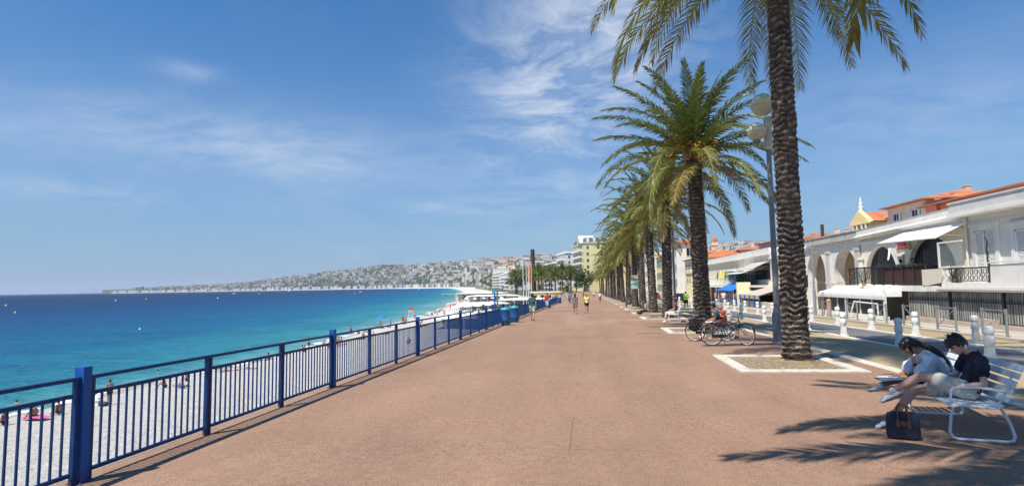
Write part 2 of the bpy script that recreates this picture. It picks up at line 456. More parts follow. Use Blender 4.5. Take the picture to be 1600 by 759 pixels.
def trunk_mat():
    m, nt, b = newmat('palm_bark')
    at = N(nt, 'ShaderNodeAttribute', attribute_name='tone').outputs['Fac']
    geo = N(nt, 'ShaderNodeTexCoord').outputs['Object']
    f = noise_n(nt, geo, 14, 5, .7); g = noise_n(nt, mapping(nt, geo, (1, 1, 4)), 9, 4)
    col = ramp(nt, at, [(0.0, (.012, .009, .008)), (.25, (.085, .067, .055)), (.48, (.25, .205, .165)), (.72, (.50, .43, .36)), (1.0, (.66, .60, .53))])
    col = mix_c(nt, math_n(nt, 'MULTIPLY', f, .35), col, (.09, .066, .050))
    col = mix_c(nt, math_n(nt, 'MULTIPLY', ramp(nt, noise_n(nt, geo, 1.1, 3), [(.45, 0.), (.7, 1.)]), .35), col, (.20, .12, .08))
    L(nt, col, b.inputs['Base Color']); b.inputs['Roughness'].default_value = .95
    bump(nt, b, math_n(nt, 'ADD', f, g), .7, .02); return m
M['bark'] = trunk_mat()

def leafy(name, c1, c2):
    m, nt, b = newmat(name)
    geo = N(nt, 'ShaderNodeTexCoord').outputs['Object']
    col = mix_c(nt, ramp(nt, noise_n(nt, geo, .9, 4), [(.3, 0.), (.7, 1.)]), c1, c2)
    L(nt, col, b.inputs['Base Color']); b.inputs['Roughness'].default_value = .7; return m
M['leaf_dark'] = leafy('tree_leaves', (.030, .055, .018), (.075, .11, .035))
M['leaf_hill'] = leafy('hill_tree_leaves', (.028, .050, .022), (.060, .085, .038))
M['ivy'] = leafy('ivy_leaves', (.02, .07, .015), (.05, .13, .03))

def far_wall(name, c):
    """plaster with a regular grid of shuttered openings, for blocks kilometres away"""
    m, nt, b = newmat(name)
    geo = N(nt, 'ShaderNodeTexCoord').outputs['Object']
    s = N(nt, 'ShaderNodeSeparateXYZ'); L(nt, geo, s.inputs[0])
    u = math_n(nt, 'ADD', s.outputs[0], s.outputs[1])
    fu = math_n(nt, 'FRACT', math_n(nt, 'DIVIDE', u, 4.2)); fz = math_n(nt, 'FRACT', math_n(nt, 'DIVIDE', s.outputs[2], 3.4))
    win = math_n(nt, 'MULTIPLY', math_n(nt, 'GREATER_THAN', fu, .5), math_n(nt, 'GREATER_THAN', fz, .45))
    col = mix_c(nt, math_n(nt, 'MULTIPLY', win, .75), c, (.09, .095, .10))
    L(nt, col, b.inputs['Base Color']); b.inputs['Roughness'].default_value = .85; return m
M['far_white'] = far_wall('far_white_wall', (.74, .70, .62))
M['far_cream'] = far_wall('far_cream_wall', (.68, .59, .45))
M['far_grey'] = far_wall('far_grey_wall', (.52, .51, .49))
M['far_pink'] = far_wall('far_pink_wall', (.60, .46, .38))
# ------------------------------------------------------------------ camera
FPX = 900.0; PIT = R(4.2); YAW = R(7.6); ROLL = R(1.03); CAMZ = 1.86
_f = Vector((-math.sin(YAW) * math.cos(PIT), math.cos(YAW) * math.cos(PIT), math.sin(PIT)))
_r = Vector((math.cos(YAW), math.sin(YAW), 0)); _u = _r.cross(_f)
_r2 = _r * math.cos(ROLL) - _u * math.sin(ROLL); _u2 = _u * math.cos(ROLL) + _r * math.sin(ROLL)
cam = bpy.data.cameras.new('camera'); cam.lens = 36 * FPX / 1600; cam.sensor_width = 36
cam.clip_start = .1; cam.clip_end = 120000
co = bpy.data.objects.new('camera', cam); COL.objects.link(co)
co.matrix_world = Matrix(((_r2.x, _u2.x, -_f.x, 0), (_r2.y, _u2.y, -_f.y, 0), (_r2.z, _u2.z, -_f.z, CAMZ), (0, 0, 0, 1)))
sc.camera = co

# ------------------------------------------------------------------ light
TOSUN = Vector((-.35, -.43, 1)).normalized()
sl = bpy.data.lights.new('sun', 'SUN'); sl.energy = 5.0; sl.angle = R(.55); sl.color = (1, .93, .82)
so = bpy.data.objects.new('sun', sl); COL.objects.link(so); so.rotation_euler = TOSUN.to_track_quat('Z', 'Y').to_euler()
so.location = (0, 0, 40)

w = bpy.data.worlds.new('World'); sc.world = w; w.use_nodes = True
nt = w.node_tree; bg = nt.nodes['Background']
sky = nt.nodes.new('ShaderNodeTexSky'); sky.sky_type = 'NISHITA'; sky.sun_disc = False
sky.sun_elevation = math.asin(TOSUN.z); sky.sun_rotation = math.atan2(TOSUN.x, TOSUN.y) % (2 * math.pi)
sky.altitude = 0; sky.air_density = 1.15; sky.dust_density = .6; sky.ozone_density = 3.0
tc = nt.nodes.new('ShaderNodeTexCoord').outputs['Generated']
sx = nt.nodes.new('ShaderNodeSeparateXYZ'); L(nt, tc, sx.inputs[0])
zz = math_n(nt, 'MAXIMUM', sx.outputs[2], .0)
den = math_n(nt, 'ADD', zz, .16)
cx = nt.nodes.new('ShaderNodeCombineXYZ')
L(nt, math_n(nt, 'DIVIDE', sx.outputs[0], den), cx.inputs[0]); L(nt, math_n(nt, 'DIVIDE', sx.outputs[1], den), cx.inputs[1])
cp = cx.outputs[0]
def dirmask(px, py, sx_, sy_):
    """soft mask round one direction of the sky; px,py name a direction by azimuth/elevation in degrees"""
    az, el = R(px), R(py)
    a = math_n(nt, 'ARCTAN2', sx.outputs[0], sx.outputs[1])
    e = math_n(nt, 'ARCSINE', sx.outputs[2])
    da = math_n(nt, 'DIVIDE', math_n(nt, 'SUBTRACT', a, az), R(sx_)); de = math_n(nt, 'DIVIDE', math_n(nt, 'SUBTRACT', e, el), R(sy_))
    q = math_n(nt, 'ADD', math_n(nt, 'MULTIPLY', da, da), math_n(nt, 'MULTIPLY', de, de))
    return math_n(nt, 'EXPONENT', math_n(nt, 'MULTIPLY', q, -1.0))
def warp(v, amt, s):
    n = nt.nodes.new('ShaderNodeTexNoise'); n.inputs['Scale'].default_value = s; n.inputs['Detail'].default_value = 4; L(nt, v, n.inputs['Vector'])
    a = nt.nodes.new('ShaderNodeVectorMath'); a.operation = 'MULTIPLY_ADD'
    L(nt, n.outputs['Color'], a.inputs[0]); a.inputs[1].default_value = (amt,) * 3; L(nt, v, a.inputs[2]); return a.outputs[0]
wv = warp(cp, .7, 1.3)
n1 = noise_n(nt, mapping(nt, wv, (1.5, 1.0, 1), (0, 0, R(28))), 1.6, 10, .60)
n2 = noise_n(nt, mapping(nt, wv, (1.3, 1.8, 1), (0, 0, R(20))), 2.6, 10, .64)
n3 = noise_n(nt, mapping(nt, cp, (1, 1, 1)), .9, 3, .5)
# wispy bank right of the middle, faint veils low on the left, a thin overall milkiness
mA = math_n(nt, 'ADD', dirmask(-3.0, 18.5, 8.5, 9.5), math_n(nt, 'MULTIPLY', dirmask(3.5, 24, 9, 6), .75))
mB = math_n(nt, 'ADD', dirmask(-38, 13.2, 15, 3.0), math_n(nt, 'MULTIPLY', dirmask(-24, 12.0, 10, 2.2), .7))
mC = math_n(nt, 'ADD', math_n(nt, 'MULTIPLY', dirmask(-37.5, 18.6, 2.6, .8), .55), math_n(nt, 'MULTIPLY', dirmask(29, 13, 14, 5), .45))
mD = math_n(nt, 'ADD', math_n(nt, 'MULTIPLY', dirmask(-14, 7.8, 5, .8), .6), math_n(nt, 'MULTIPLY', dirmask(-45, 8, 8, 1), .5))
cA = math_n(nt, 'MULTIPLY', mA, math_n(nt, 'ADD', math_n(nt, 'MULTIPLY', ramp(nt, n2, [(.42, 0.), (.66, 1.)]), .62), math_n(nt, 'MULTIPLY', ramp(nt, n1, [(.3, 0.), (.75, 1.)]), .22)))
cB = math_n(nt, 'MULTIPLY', mB, math_n(nt, 'ADD', math_n(nt, 'MULTIPLY', ramp(nt, n2, [(.36, 0.), (.75, 1.)]), .38), .12))
cC = math_n(nt, 'MULTIPLY', mC, math_n(nt, 'MULTIPLY', ramp(nt, n2, [(.3, 0.), (.65, 1.)]), .5))
cD = math_n(nt, 'MULTIPLY', mD, math_n(nt, 'MULTIPLY', ramp(nt, n2, [(.35, 0.), (.65, 1.)]), .5))
cG = math_n(nt, 'MULTIPLY', math_n(nt, 'MULTIPLY', ramp(nt, n1, [(.40, 0.), (.8, 1.)]), ramp(nt, n3, [(.45, 0.), (.7, 1.)])), .20)
cl = math_n(nt, 'MINIMUM', math_n(nt, 'ADD', math_n(nt, 'ADD', cA, cB), math_n(nt, 'ADD', math_n(nt, 'ADD', cC, cD), cG)), .85)
hs = nt.nodes.new('ShaderNodeHueSaturation'); hs.inputs['Saturation'].default_value = 1.22; hs.inputs['Value'].default_value = 1.0
L(nt, sky.outputs[0], hs.inputs['Color'])
skyc = mix_c(nt, 1.0, hs.outputs[0], (.26, .82, 1.12), 'MULTIPLY')
# low air over the sea: pale blue-grey band
hz = ramp(nt, sx.outputs[2], [(0.0, 1.0), (.06, .80), (.18, .50), (.36, .20), (.55, 0.)])
skyc = mix_c(nt, math_n(nt, 'MULTIPLY', hz, .86), skyc, (3.2, 4.05, 5.9))
skyc = mix_c(nt, cl, skyc, (6.4, 7.0, 8.0))
L(nt, skyc, bg.inputs['Color']); bg.inputs['Strength'].default_value = .092

sc.view_settings.view_transform = 'Standard'; sc.view_settings.look = 'None'; sc.view_settings.gamma = 1; sc.view_settings.exposure = .30
sc.view_settings.use_curve_mapping = False
sc.cycles.use_denoising = True; sc.cycles.max_bounces = 6; sc.cycles.transparent_max_bounces = 8
sc.cycles.volume_bounces = 1
sc.cycles.caustics_reflective = False; sc.cycles.caustics_refractive = False

# ------------------------------------------------------------------ plan of the place
SHORE = [(-43, -80), (-43, 38), (-43.6, 50), (-42.8, 58), (-42, 68), (-43.2, 83), (-47.5, 114), (-50.4, 147), (-53, 181), (-62, 239), (-82, 340), (-106, 451), (-161, 728), (-344, 1490), (-768, 3080), (-1500, 4050), (-2900, 4700), (-4300, 4650), (-4500, 6500)]
SEA_Z = -7.2
def interp(tab, y):
    if y <= tab[0][0]: return tab[0][1]
    for (a, b), (c, d) in zip(tab, tab[1:]):
        if y <= c: return b + (d - b) * (y - a) / (c - a)
    return tab[-1][1]
def shore_x(y): return interp([(b, a) for a, b in SHORE[:16]], y)
def prom_left(y): return -5.42 if y < 110 else -5.42 - (y - 110) * .08
def inner_x(y):
    if y < 250: return prom_left(y)
    return interp([(250, prom_left(250)), (330, -24), (451, -62), (728, -120), (1490, -290), (3080, -700), (4050, -1350)], y)

def shore_dist(P):
    d = np.full(len(P), 1e9)
    for (ax, ay), (bx, by) in zip(SHORE, SHORE[1:]):
        a = np.array((ax, ay)); ab = np.array((bx - ax, by - ay)); t = np.clip(((P - a) @ ab) / (ab @ ab), 0, 1)
        d = np.minimum(d, np.linalg.norm(P - (a + t[:, None] * ab), axis=1))
    return d

# sea
mb = MB(); na, nr = 190, 110
az = [R(-150 + 185 * i / (na - 1)) for i in range(na)]
rr = [25 * (18000 / 25) ** (j / (nr - 1)) for j in range(nr)]
for a in az:
    for r in rr: mb.v.append((r * math.sin(a), r * math.cos(a), SEA_Z))
for i in range(na - 1):
    for j in range(nr - 1):
        k = i * nr + j; mb.f.append((k, k + 1, k + nr + 1, k + nr)); mb.m.append(0)
sea = struct('sea', mb, M['sea'], fix=False)
sd = shore_dist(np.array([(v[0], v[1]) for v in mb.v])); val = 1 - np.exp(-sd / 250.0)
sea.data.attributes.new('shore', 'FLOAT', 'POINT').data.foreach_set('value', val.astype(np.float32))

# beach
mb = MB(); ys = [-80 + 3.0 * i for i in range(0, 61)]
y = 100.0
while y < 4000: ys.append(y + 3); y = ys[-1] * 1.035
nc = 44
for y in ys:
    x0, x1 = shore_x(y) - 4, inner_x(y) + .2
    for k in range(nc):
        t = k / (nc - 1); x = x0 + (x1 - x0) * t
        d = x - x0 - 4
        z = -7.2 + .17 * d if d < 6 else -6.18 + min(.5, (d - 6) * .04)
        z += .20 * (noise.noise(Vector((x * .22, y * .10, 0)))) + .06 * noise.noise(Vector((x * 1.3, y * 1.3, 3)))
        mb.v.append((x, y, z))
for i in range(len(ys) - 1):
    for k in range(nc - 1):
        q = i * nc + k; mb.f.append((q, q + 1, q + nc + 1, q + nc)); mb.m.append(0)
struct('beach', mb, M['pebble'], smooth=True, fix=False)

# ------------------------------------------------------------------ promenade, lanes, road
YS = [-14 + 3.0 * i for i in range(0, 39)] + [106 + 8 * i for i in range(0, 29)]
def strip(name, fa, fb, dz, mtl, y0=-14, y1=330, thick=0.0):
    mb = MB(); yy = [y for y in YS if y0 <= y <= y1]
    for y in yy:
        a, b2 = fa(y), fb(y); z = gz(y) + dz
        mb.v += [(a, y, z), (b2, y, z)]
        if thick: mb.v += [(b2, y, z - thick), (a, y, z - thick)]
    s = 4 if thick else 2
    for i in range(len(yy) - 1):
        a = i * s
        mb.f.append((a, a + 1, a + s + 1, a + s))
        if thick:
            mb.f += [(a + 1, a + 2, a + s + 2, a + s + 1), (a + 3, a, a + s, a + s + 3)]
    mb.m = [0] * len(mb.f)
    if thick: mb.f.append((0, 3, 2, 1)); mb.m.append(0)
    return struct(name, mb, mtl, fix=False)
LO = -.12
K0 = lambda y: lane_x(6.62, y)
strip('promenade', prom_left, K0, 0, M['prom'])
strip('kerb', K0, lambda y: lane_x(6.94, y), .012, M['kerb_stone'], thick=.4)
strip('bike_lane', lambda y: lane_x(6.94, y), lambda y: lane_x(9.88, y), LO, M['tan'])
strip('road_marking', lambda y: lane_x(7.03, y), lambda y: lane_x(7.11, y), LO + .004, M['line'])
strip('road_edge_line', lambda y: lane_x(9.88, y), lambda y: lane_x(10.06, y), LO + .01, M['line'], thick=.08)
strip('road', lambda y: lane_x(10.06, y), lambda y: 12.62, LO - .03, M['road'])
strip('far_edge_line', lambda y: 12.62, lambda y: 12.8, LO + .01, M['line'], thick=.08)
strip('far_lane', lambda y: 12.8, lambda y: 14.5, LO, M['tan'])
strip('pavement', lambda y: 14.5, lambda y: 19.6, LO + .09, M['pave'], thick=.3)
strip('ground', lambda y: 19.6, lambda y: 140, LO - .1, M['pave'])
strip('ground_beneath', lambda y: prom_left(y) + .3, lambda y: 140, -.62, M['wall_stone'])

# retaining wall above the beach
mb = MB(); yy = [y for y in YS]
prof = [(-.02, -.004), (-.02, -.16), (.06, -.16), (.06, -7.0), (.5, -7.0), (.5, -.03)]
for y in yy:
    x = prom_left(y); z = gz(y)
    for a, b2 in prof: mb.v.append((x + a, y, z + b2))
n = len(prof)
for i in range(len(yy) - 1):
    for k in range(n - 1):
        a = i * n + k; mb.f.append((a, a + 1, a + n + 1, a + n)); mb.m.append(0)
tag(mb.build('sea_wall', M['wall_stone']), 'stone retaining wall holding the promenade above the pebble beach', 'wall')

# tar patches / drains in the promenade
mb = MB(); mb.bb(1.95, 3.0, 25.6, 25.72, gz(25.7) - .01, gz(25.7) + .006)
tag(mb.build('drain_cover', M['black_metal']), 'long dark drain slot set flush in the reddish promenade', 'drain')

# ------------------------------------------------------------------ hills and far land
SKY_PX = [(100, 455), (150, 453), (230, 450.5), (280, 448.5), (367, 443.5), (430, 436), (490, 428), (520, 423), (560, 420), (590, 416), (652, 413), (700, 410), (734, 408), (790, 406), (850, 402), (900, 400), (1050, 392), (1110, 385), (1160, 382), (1250, 384), (1700, 390)]
def az_of(px): return math.atan((px - 800) / 900.0) - YAW       # heading of a bearing mark, radians east of the promenade axis
def horizon_py(px): return 460.0 - .0181 * px
SKY_T = [(az_of(p), (horizon_py(p) - q) / 900.0 * math.cos(math.atan((p - 800) / 900.0)) * 5000 + 2) for p, q in SKY_PX]
def land_r0(a):
    r = 318.0
    while r < 8000:
        x, y = r * math.sin(a), r * math.cos(a)
        if y > 4050: inl = (x > -4450 + (y - 4650) * 0.02) and y > 4650 - (x + 4300) / 1400 * -50 and (y > interp([(-4500, 4720), (-2900, 4760), (-1500, 4110), (-700, 3900)], x))
        else: inl = x > inner_x(y)
        if inl: return r
        r *= 1.01
    return None
def hill_z(a, r, r0=None):
    if r0 is None: r0 = land_r0(a) or 5000
    H = interp(SKY_T, a) * 1.0
    r1 = max(r0 + 120, 700); r2 = max(r1 + 1200, 5000)
    t = max(0, min(1, (r - r1) / (r2 - r1))); t2 = t ** .92
    z = -2.7 + (H * (r / 5000 if r > 5000 else 1) + 2.7) * t2
    if r > r2: z = -2.7 + (H + 2.7) * (1 - .15 * (r - r2) / 3000)
    x, y = r * math.sin(a), r * math.cos(a)
    z += t * (1 - .5 * t) * .16 * max(4, H) * noise.noise(Vector((x / 700, y / 700, 1.7)))
    return z
mb = MB(); NA, NR = 150, 46; cols = []
for i in range(NA):
    a = R(-43.0 + 100 * i / (NA - 1)); r0 = land_r0(a)
    if r0 is None: r0 = 6200
    for j in range(NR):
        r = r0 * (8500 / r0) ** ((j - 1) / (NR - 2)) if j else r0 - 3
        mb.v.append((r * math.sin(a), r * math.cos(a), hill_z(a, r, r0) if j else -8.0))
for i in range(NA - 1):
    for j in range(NR - 1):
        k = i * NR + j; mb.f.append((k, k + NR, k + NR + 1, k + 1)); mb.m.append(0)
struct('hills', mb, mat('hill_ground', (.085, .095, .055), .95, .35, .004, fine=.3, fscale=.05, dirt=(.36, .33, .27), dirt_amt=.6, dscale=.02), smooth=True, fix=False)

# ------------------------------------------------------------------ sea air
mb = MB(); mb.bb(-19000, 12000, -19000, 19000, -9.5, 330)
hz_ = tag(mb.build('haze', None or bpy.data.materials.new('haze_air')), kind='stuff')
hm_ = hz_.data.materials[0]; hm_.use_nodes = True; hn = hm_.node_tree; hn.nodes.clear()
ho = hn.nodes.new('ShaderNodeOutputMaterial'); hv = hn.nodes.new('ShaderNodeVolumePrincipled'); hv.inputs['Color'].default_value = (.80, .88, 1, 1); hv.inputs['Density'].default_value = .00004; hv.inputs['Anisotropy'].default_value = .2
hn.links.new(hv.outputs[0], ho.inputs['Volume'])
# ------------------------------------------------------------------ date palms
def frond(V, F, T, RV, RF, base, az, e0, Lf, droop, nl, wid, tone, rg, twist=0.0):
    n = 22; pts = [Vector(base)]; e = e0; tans = []
    swing = rg.uniform(-.25, .25)
    for i in range(n):
        t = i / n
        e = e0 - droop * (t ** 1.25)
        a = az + swing * t
        d = Vector((math.cos(a) * math.cos(e), math.sin(a) * math.cos(e), math.sin(e)))
        tans.append(d); pts.append(pts[-1] + d * (Lf / n))
    tans.append(tans[-1])
    # rib
    k0 = len(RV)
    for i, p in enumerate(pts):
        d = tans[min(i, n)]
        s = d.cross(Vector((0, 0, 1))).normalized(); u = s.cross(d)
        r = .035 * (1 - i / (n + 1)) + .006
        for q in range(3):
            an = 2 * math.pi * q / 3 + .5
            RV.append(p + s * math.cos(an) * r + u * math.sin(an) * r * .8)
    for i in range(n):
        for q in range(3):
            a_, b_ = k0 + i * 3 + q, k0 + i * 3 + (q + 1) % 3
            RF.append((a_, b_, b_ + 3, a_ + 3))
    for side in (-1, 1):
        for j in range(nl):
            t = .10 + .90 * (j + rg.uniform(-.3, .3)) / nl
            t = max(.08, min(.999, t))
            fi = t * n; i = int(fi); fr = fi - i
            p = pts[i].lerp(pts[i + 1], fr); d = tans[i]
            s = d.cross(Vector((0, 0, 1)))
            if s.length < .05: s = Vector((-math.sin(az), math.cos(az), 0))
            s.normalize(); u = s.cross(d)
            env = (math.sin(math.pi * min(1, t * .80 + .16)) ** .7)
            ll = Lf * .125 * env * rg.uniform(.85, 1.12) + .05
            if t < .2: ll *= .35 + 3 * (t - .08)
            ang = R(62 - 36 * t + rg.uniform(-7, 7)); lift = rg.uniform(.05, .50) - .1
            dr = (d * math.cos(ang) + (s * side * math.cos(lift) + u * math.sin(lift)) * math.sin(ang)).normalized()
            tip = p + dr * ll + Vector((0, 0, -ll * rg.uniform(.12, .34)))
            mid = p + dr * ll * .5
            w2 = wid * rg.uniform(.8, 1.2)
            wv_ = (d * .8 + u * rg.uniform(-.6, .6)).normalized() * w2 * .5
            k = len(V)
            V += [p - wv_ * .6, p + wv_ * .6, mid + wv_, mid - wv_, tip]
            F += [(k, k + 1, k + 2, k + 3), (k + 3, k + 2, k + 4)]
            tt = max(0, min(1, tone + rg.uniform(-.10, .10) - .12 * (t > .9)))
            T += [tt] * 5

def crown_mesh(name, seed, nf, nl, wid, Lf):
    rg = random.Random(seed); V, F, T, RV, RF = [], [], [], [], []
    ga = 2.39996
    for i in range(nf):
        q = i / (nf - 1)                       # 0 = oldest, lowest; 1 = the spear leaves
        e0 = R(-24 + 108 * q ** .80 + rg.uniform(-7, 7))
        droop = R(34 + 58 * (1 - q) * .7 + rg.uniform(-14, 16)) if q > .12 else R(38 + rg.uniform(-8, 16))
        if .15 < q < .9: droop += R(rg.uniform(0, 34))
        L_ = Lf * (.80 + .28 * math.sin(math.pi * min(1, q * .75 + .18))) * rg.uniform(.9, 1.06)
        tone = (.24 + .62 * q ** .9 + rg.uniform(-.12, .12)) if q > .1 else rg.uniform(.06, .34)
        az = ga * i + rg.uniform(-.25, .25)
        r0 = .20 * (1 - q * .7)
        base = (r0 * math.cos(az), r0 * math.sin(az), -.35 + .75 * q)
        frond(V, F, T, RV, RF, base, az, e0, L_, droop, nl, wid, tone, rg)
    nV = len(V); me = bpy.data.meshes.new(name)
    me.from_pydata([tuple(v) for v in V + RV], [], F + [tuple(x + nV for x in f) for f in RF])
    me.materials.append(M['frond']); me.materials.append(M['rachis'])
    me.polygons.foreach_set('material_index', [0] * len(F) + [1] * len(RF))
    me.attributes.new('tone', 'FLOAT', 'POINT').data.foreach_set('value', T + [.3] * len(RV))
    me.update(); return me

def trunk_mesh(name, h, r, seed, dz, seg, pitch=.115, cells=9):
    rg = random.Random(seed); nring = int(h / dz); V, T = [], []
    lx, ly = rg.uniform(-1, 1), rg.uniform(-1, 1)
    for i in range(nring + 1):
        z = i * h / nring; q = z / h
        rb = r * (1 + .26 * math.exp(-z / .30) - .17 * q + .16 * max(0, (q - .9) / .1) ** 1.5) + .02 * noise.noise(Vector((seed, 0, z * .7)))
        ox = .10 * math.sin(q * 2.2 + lx) * lx - .10 * math.sin(lx) * lx; oy = .10 * math.sin(q * 1.9 + ly) * ly - .10 * math.sin(ly) * ly
        for k in range(seg):
            a = 2 * math.pi * k / seg
            cx_, cy_ = math.cos(a) * r, math.sin(a) * r
            nz = noise.noise(Vector((cx_ * 5, cy_ * 5, z * 5 + seed)))
            u = a / (2 * math.pi) * cells + .8 * noise.noise(Vector((cx_ * 2, cy_ * 2, z * 3)))
            zz_ = z / pitch + .95 * noise.noise(Vector((cx_ * 3.2, cy_ * 3.2, z * 1.7 + seed))) + .5 * math.sin(z * .9 + seed)
            row = math.floor(zz_)
            cu = u + (.5 if row % 2 else 0); tri = abs((cu % 1) - .5) * 2          # 0 mid-cell .. 1 at its side
            f = (zz_ - .26 * tri + .22 * noise.noise(Vector((cx_ * 9, cy_ * 9, z * 8)))) % 1.0
            saw = f ** 1.6 * (1 - .35 * tri)
            d = (.075 * saw - .038) * (.75 + .6 * noise.noise(Vector((cx_ * 2, cy_ * 2, z * 1.1 + 7)))) + .020 * nz
            if z < .35: d *= 1.5
            fine = noise.noise(Vector((cx_ * 28, cy_ * 28, z * 34)))
            rr_ = rb + d + .009 * fine
            V.append((math.cos(a) * rr_ + ox, math.sin(a) * rr_ + oy, z))
            T.append(max(0, min(1, .06 + .80 * saw ** 2.0 + .22 * nz + .22 * fine)))
    F = []
    for i in range(nring):
        for k in range(seg):
            k2 = (k + 1) % seg
            F.append((i * seg + k, i * seg + k2, (i + 1) * seg + k2, (i + 1) * seg + k))
    F.append(tuple(range(nring * seg, (nring + 1) * seg)))
    me = bpy.data.meshes.new(name); me.from_pydata(V, [], F); me.materials.append(M['bark'])
    me.attributes.new('tone', 'FLOAT', 'POINT').data.foreach_set('value', T)
    me.polygons.foreach_set('use_smooth', [True] * len(me.polygons)); me.update(); return me

def dead_frond_mesh(seed):
    rg = random.Random(seed); V, F, T, RV, RF = [], [], [], [], []
    frond(V, F, T, RV, RF, (.28, 0, -.3), 0, R(-35), 2.6, R(48), 30, .05, .02, rg)
    nV = len(V); me = bpy.data.meshes.new('dead_frond'); me.from_pydata([tuple(v) for v in V + RV], [], F + [tuple(x + nV for x in f) for f in RF])
    me.materials.append(mat('dead_leaf', (.30, .21, .11), .8, .2, 5)); me.update(); return me
def fruit_mesh(seed):
    rg = random.Random(seed); mb = MB()
    for k in range(26):
        a = rg.uniform(-.45, .45); e = R(38) + rg.uniform(-.4, .3); Lf = rg.uniform(.8, 1.35)
        pts = [Vector((0, 0, 0))]
        for i in range(6):
            ee = e - 1.6 * (i / 6) ** 1.3 * rg.uniform(.8, 1.2)
            sp = a * (i / 5)
            pts.append(pts[-1] + Vector((math.cos(ee) * math.cos(sp), math.cos(ee) * math.sin(sp), math.sin(ee))) * Lf / 6)
        mb.poly(pts, .020, n=3)
    return mb.mesh('fruit_stalk', M['fruit'], fix=False)
FRUIT = fruit_mesh(5); DEAD = [dead_frond_mesh(2), dead_frond_mesh(6)]

CR_HI = [crown_mesh('crown', 3, 74, 80, .050, 4.85), crown_mesh('crown', 8, 56, 96, .060, 4.9)]
CR_SH = crown_mesh('crown', 14, 46, 92, .085, 5.3)
CR_MID = [crown_mesh('crown', 21, 54, 52, .085, 4.7), crown_mesh('crown', 22, 56, 52, .085, 4.8)]
CR_LOW = [crown_mesh('crown', 31, 56, 20, .20, 4.6)]
TR_HI = trunk_mesh('trunk', 9.4, .31, 4, .019, 60, .12, 6.0)
TR_2 = trunk_mesh('trunk', 7.6, .385, 9, .022, 56, .165, 6.0)
TR_MID = trunk_mesh('trunk', 7.6, .37, 12, .035, 28, .19, 6.0)
TR_LOW = trunk_mesh('trunk', 7.6, .36, 15, .25, 10, .5, 4)

def palm(x, y, h, kind, rz, label, z=None, group='palms in the row along the promenade', sc_=1.0, csc=1.0):
    t = thing('palm_tree', label, 'palm tree', (x, y, gz(y) if z is None else z), rz, group)
    tr, tm, hh = {'a': (TR_HI, None, 9.4), 'c': (TR_HI, None, 9.4), 'b': (TR_2, None, 7.6), 'm': (TR_MID, None, 7.6), 'l': (TR_LOW, None, 7.6)}[kind]
    if kind in 'ml' and sc_ == 1.0: sc_ = .84 + .12 * abs(math.sin(y * 1.7))
    o = link('trunk', tr, t); o.scale = (max(sc_, .93), max(sc_, .93), (h - .1) / hh)
    cr = {'a': CR_HI[0], 'c': CR_SH, 'b': CR_HI[1], 'm': CR_MID[int(y) % 2], 'l': CR_LOW[0]}[kind]
    c = link('crown', cr, t, (0, 0, h)); c.scale = (sc_ * (1.06 if kind == 'c' else 1.13 if kind == 'a' else 1),) * 3
    if kind in 'abcm':
        rg = random.Random(int(y * 10))
        for k in range(11 if kind != 'm' else 8):
            f = link('fruit_stalk', FRUIT, t, (0, 0, h + .10 + rg.uniform(-.25, .35)), (0, rg.uniform(-.25, .25), k * 6.283 / (11 if kind != 'm' else 8) + rg.uniform(-.3, .3)))
            f.scale = (sc_ * 1.3,) * 3
        for k in range(rg.choice((1, 2, 3)) if kind != 'a' else 2): link('dead_frond', DEAD[k % 2], t, (0, 0, h - .1), (0, 0, rg.uniform(0, 6.28)))
    return t

PALMS = [
 (4.45, 3.7, 9.0, 'c', 2.1, 'tall palm whose crown hangs over the white bench, its trunk outside the picture'),
 (5.05, 15.3, 11.5, 'a', .3, 'tall palm with thick ringed trunk nearest the camera, rising out of the picture'),
 (5.0, 27.0, 7.9, 'b', 1.0, 'bushy palm with orange fruit stalks behind the parked bicycles'),
 (5.0, 39.0, 7.9, 'm', 2.3, 'palm behind the bushy one, beside the bench with a person in dark red'),
 (5.0, 47.5, 7.6, 'm', 3.1, 'palm in the row beside the seated person in a pale vest'),
 (5.05, 57.0, 7.8, 'm', .7, 'sixth palm of the row, between the pale vest and the green sign'),
 (5.0, 66.0, 7.9, 'm', 4.0, 'palm directly behind the green direction sign'),
]
for i, y in enumerate((78, 90, 103, 119, 138, 160, 185, 215, 250, 290)):
    PALMS.append((5.0, float(y), 7.7 + .55 * math.sin(i * 2.3), 'l' if y > 100 else 'm', i * 1.3, '%s palm past the green sign, in the far end of the row' % ORD[i]))
for i, p in enumerate(PALMS):
    o = palm(*p)
    if i > 1: o.rotation_euler = (R(1.8 * math.sin(i * 2.1)), R(1.6 * math.sin(i * 3.7)), o.rotation_euler.z)

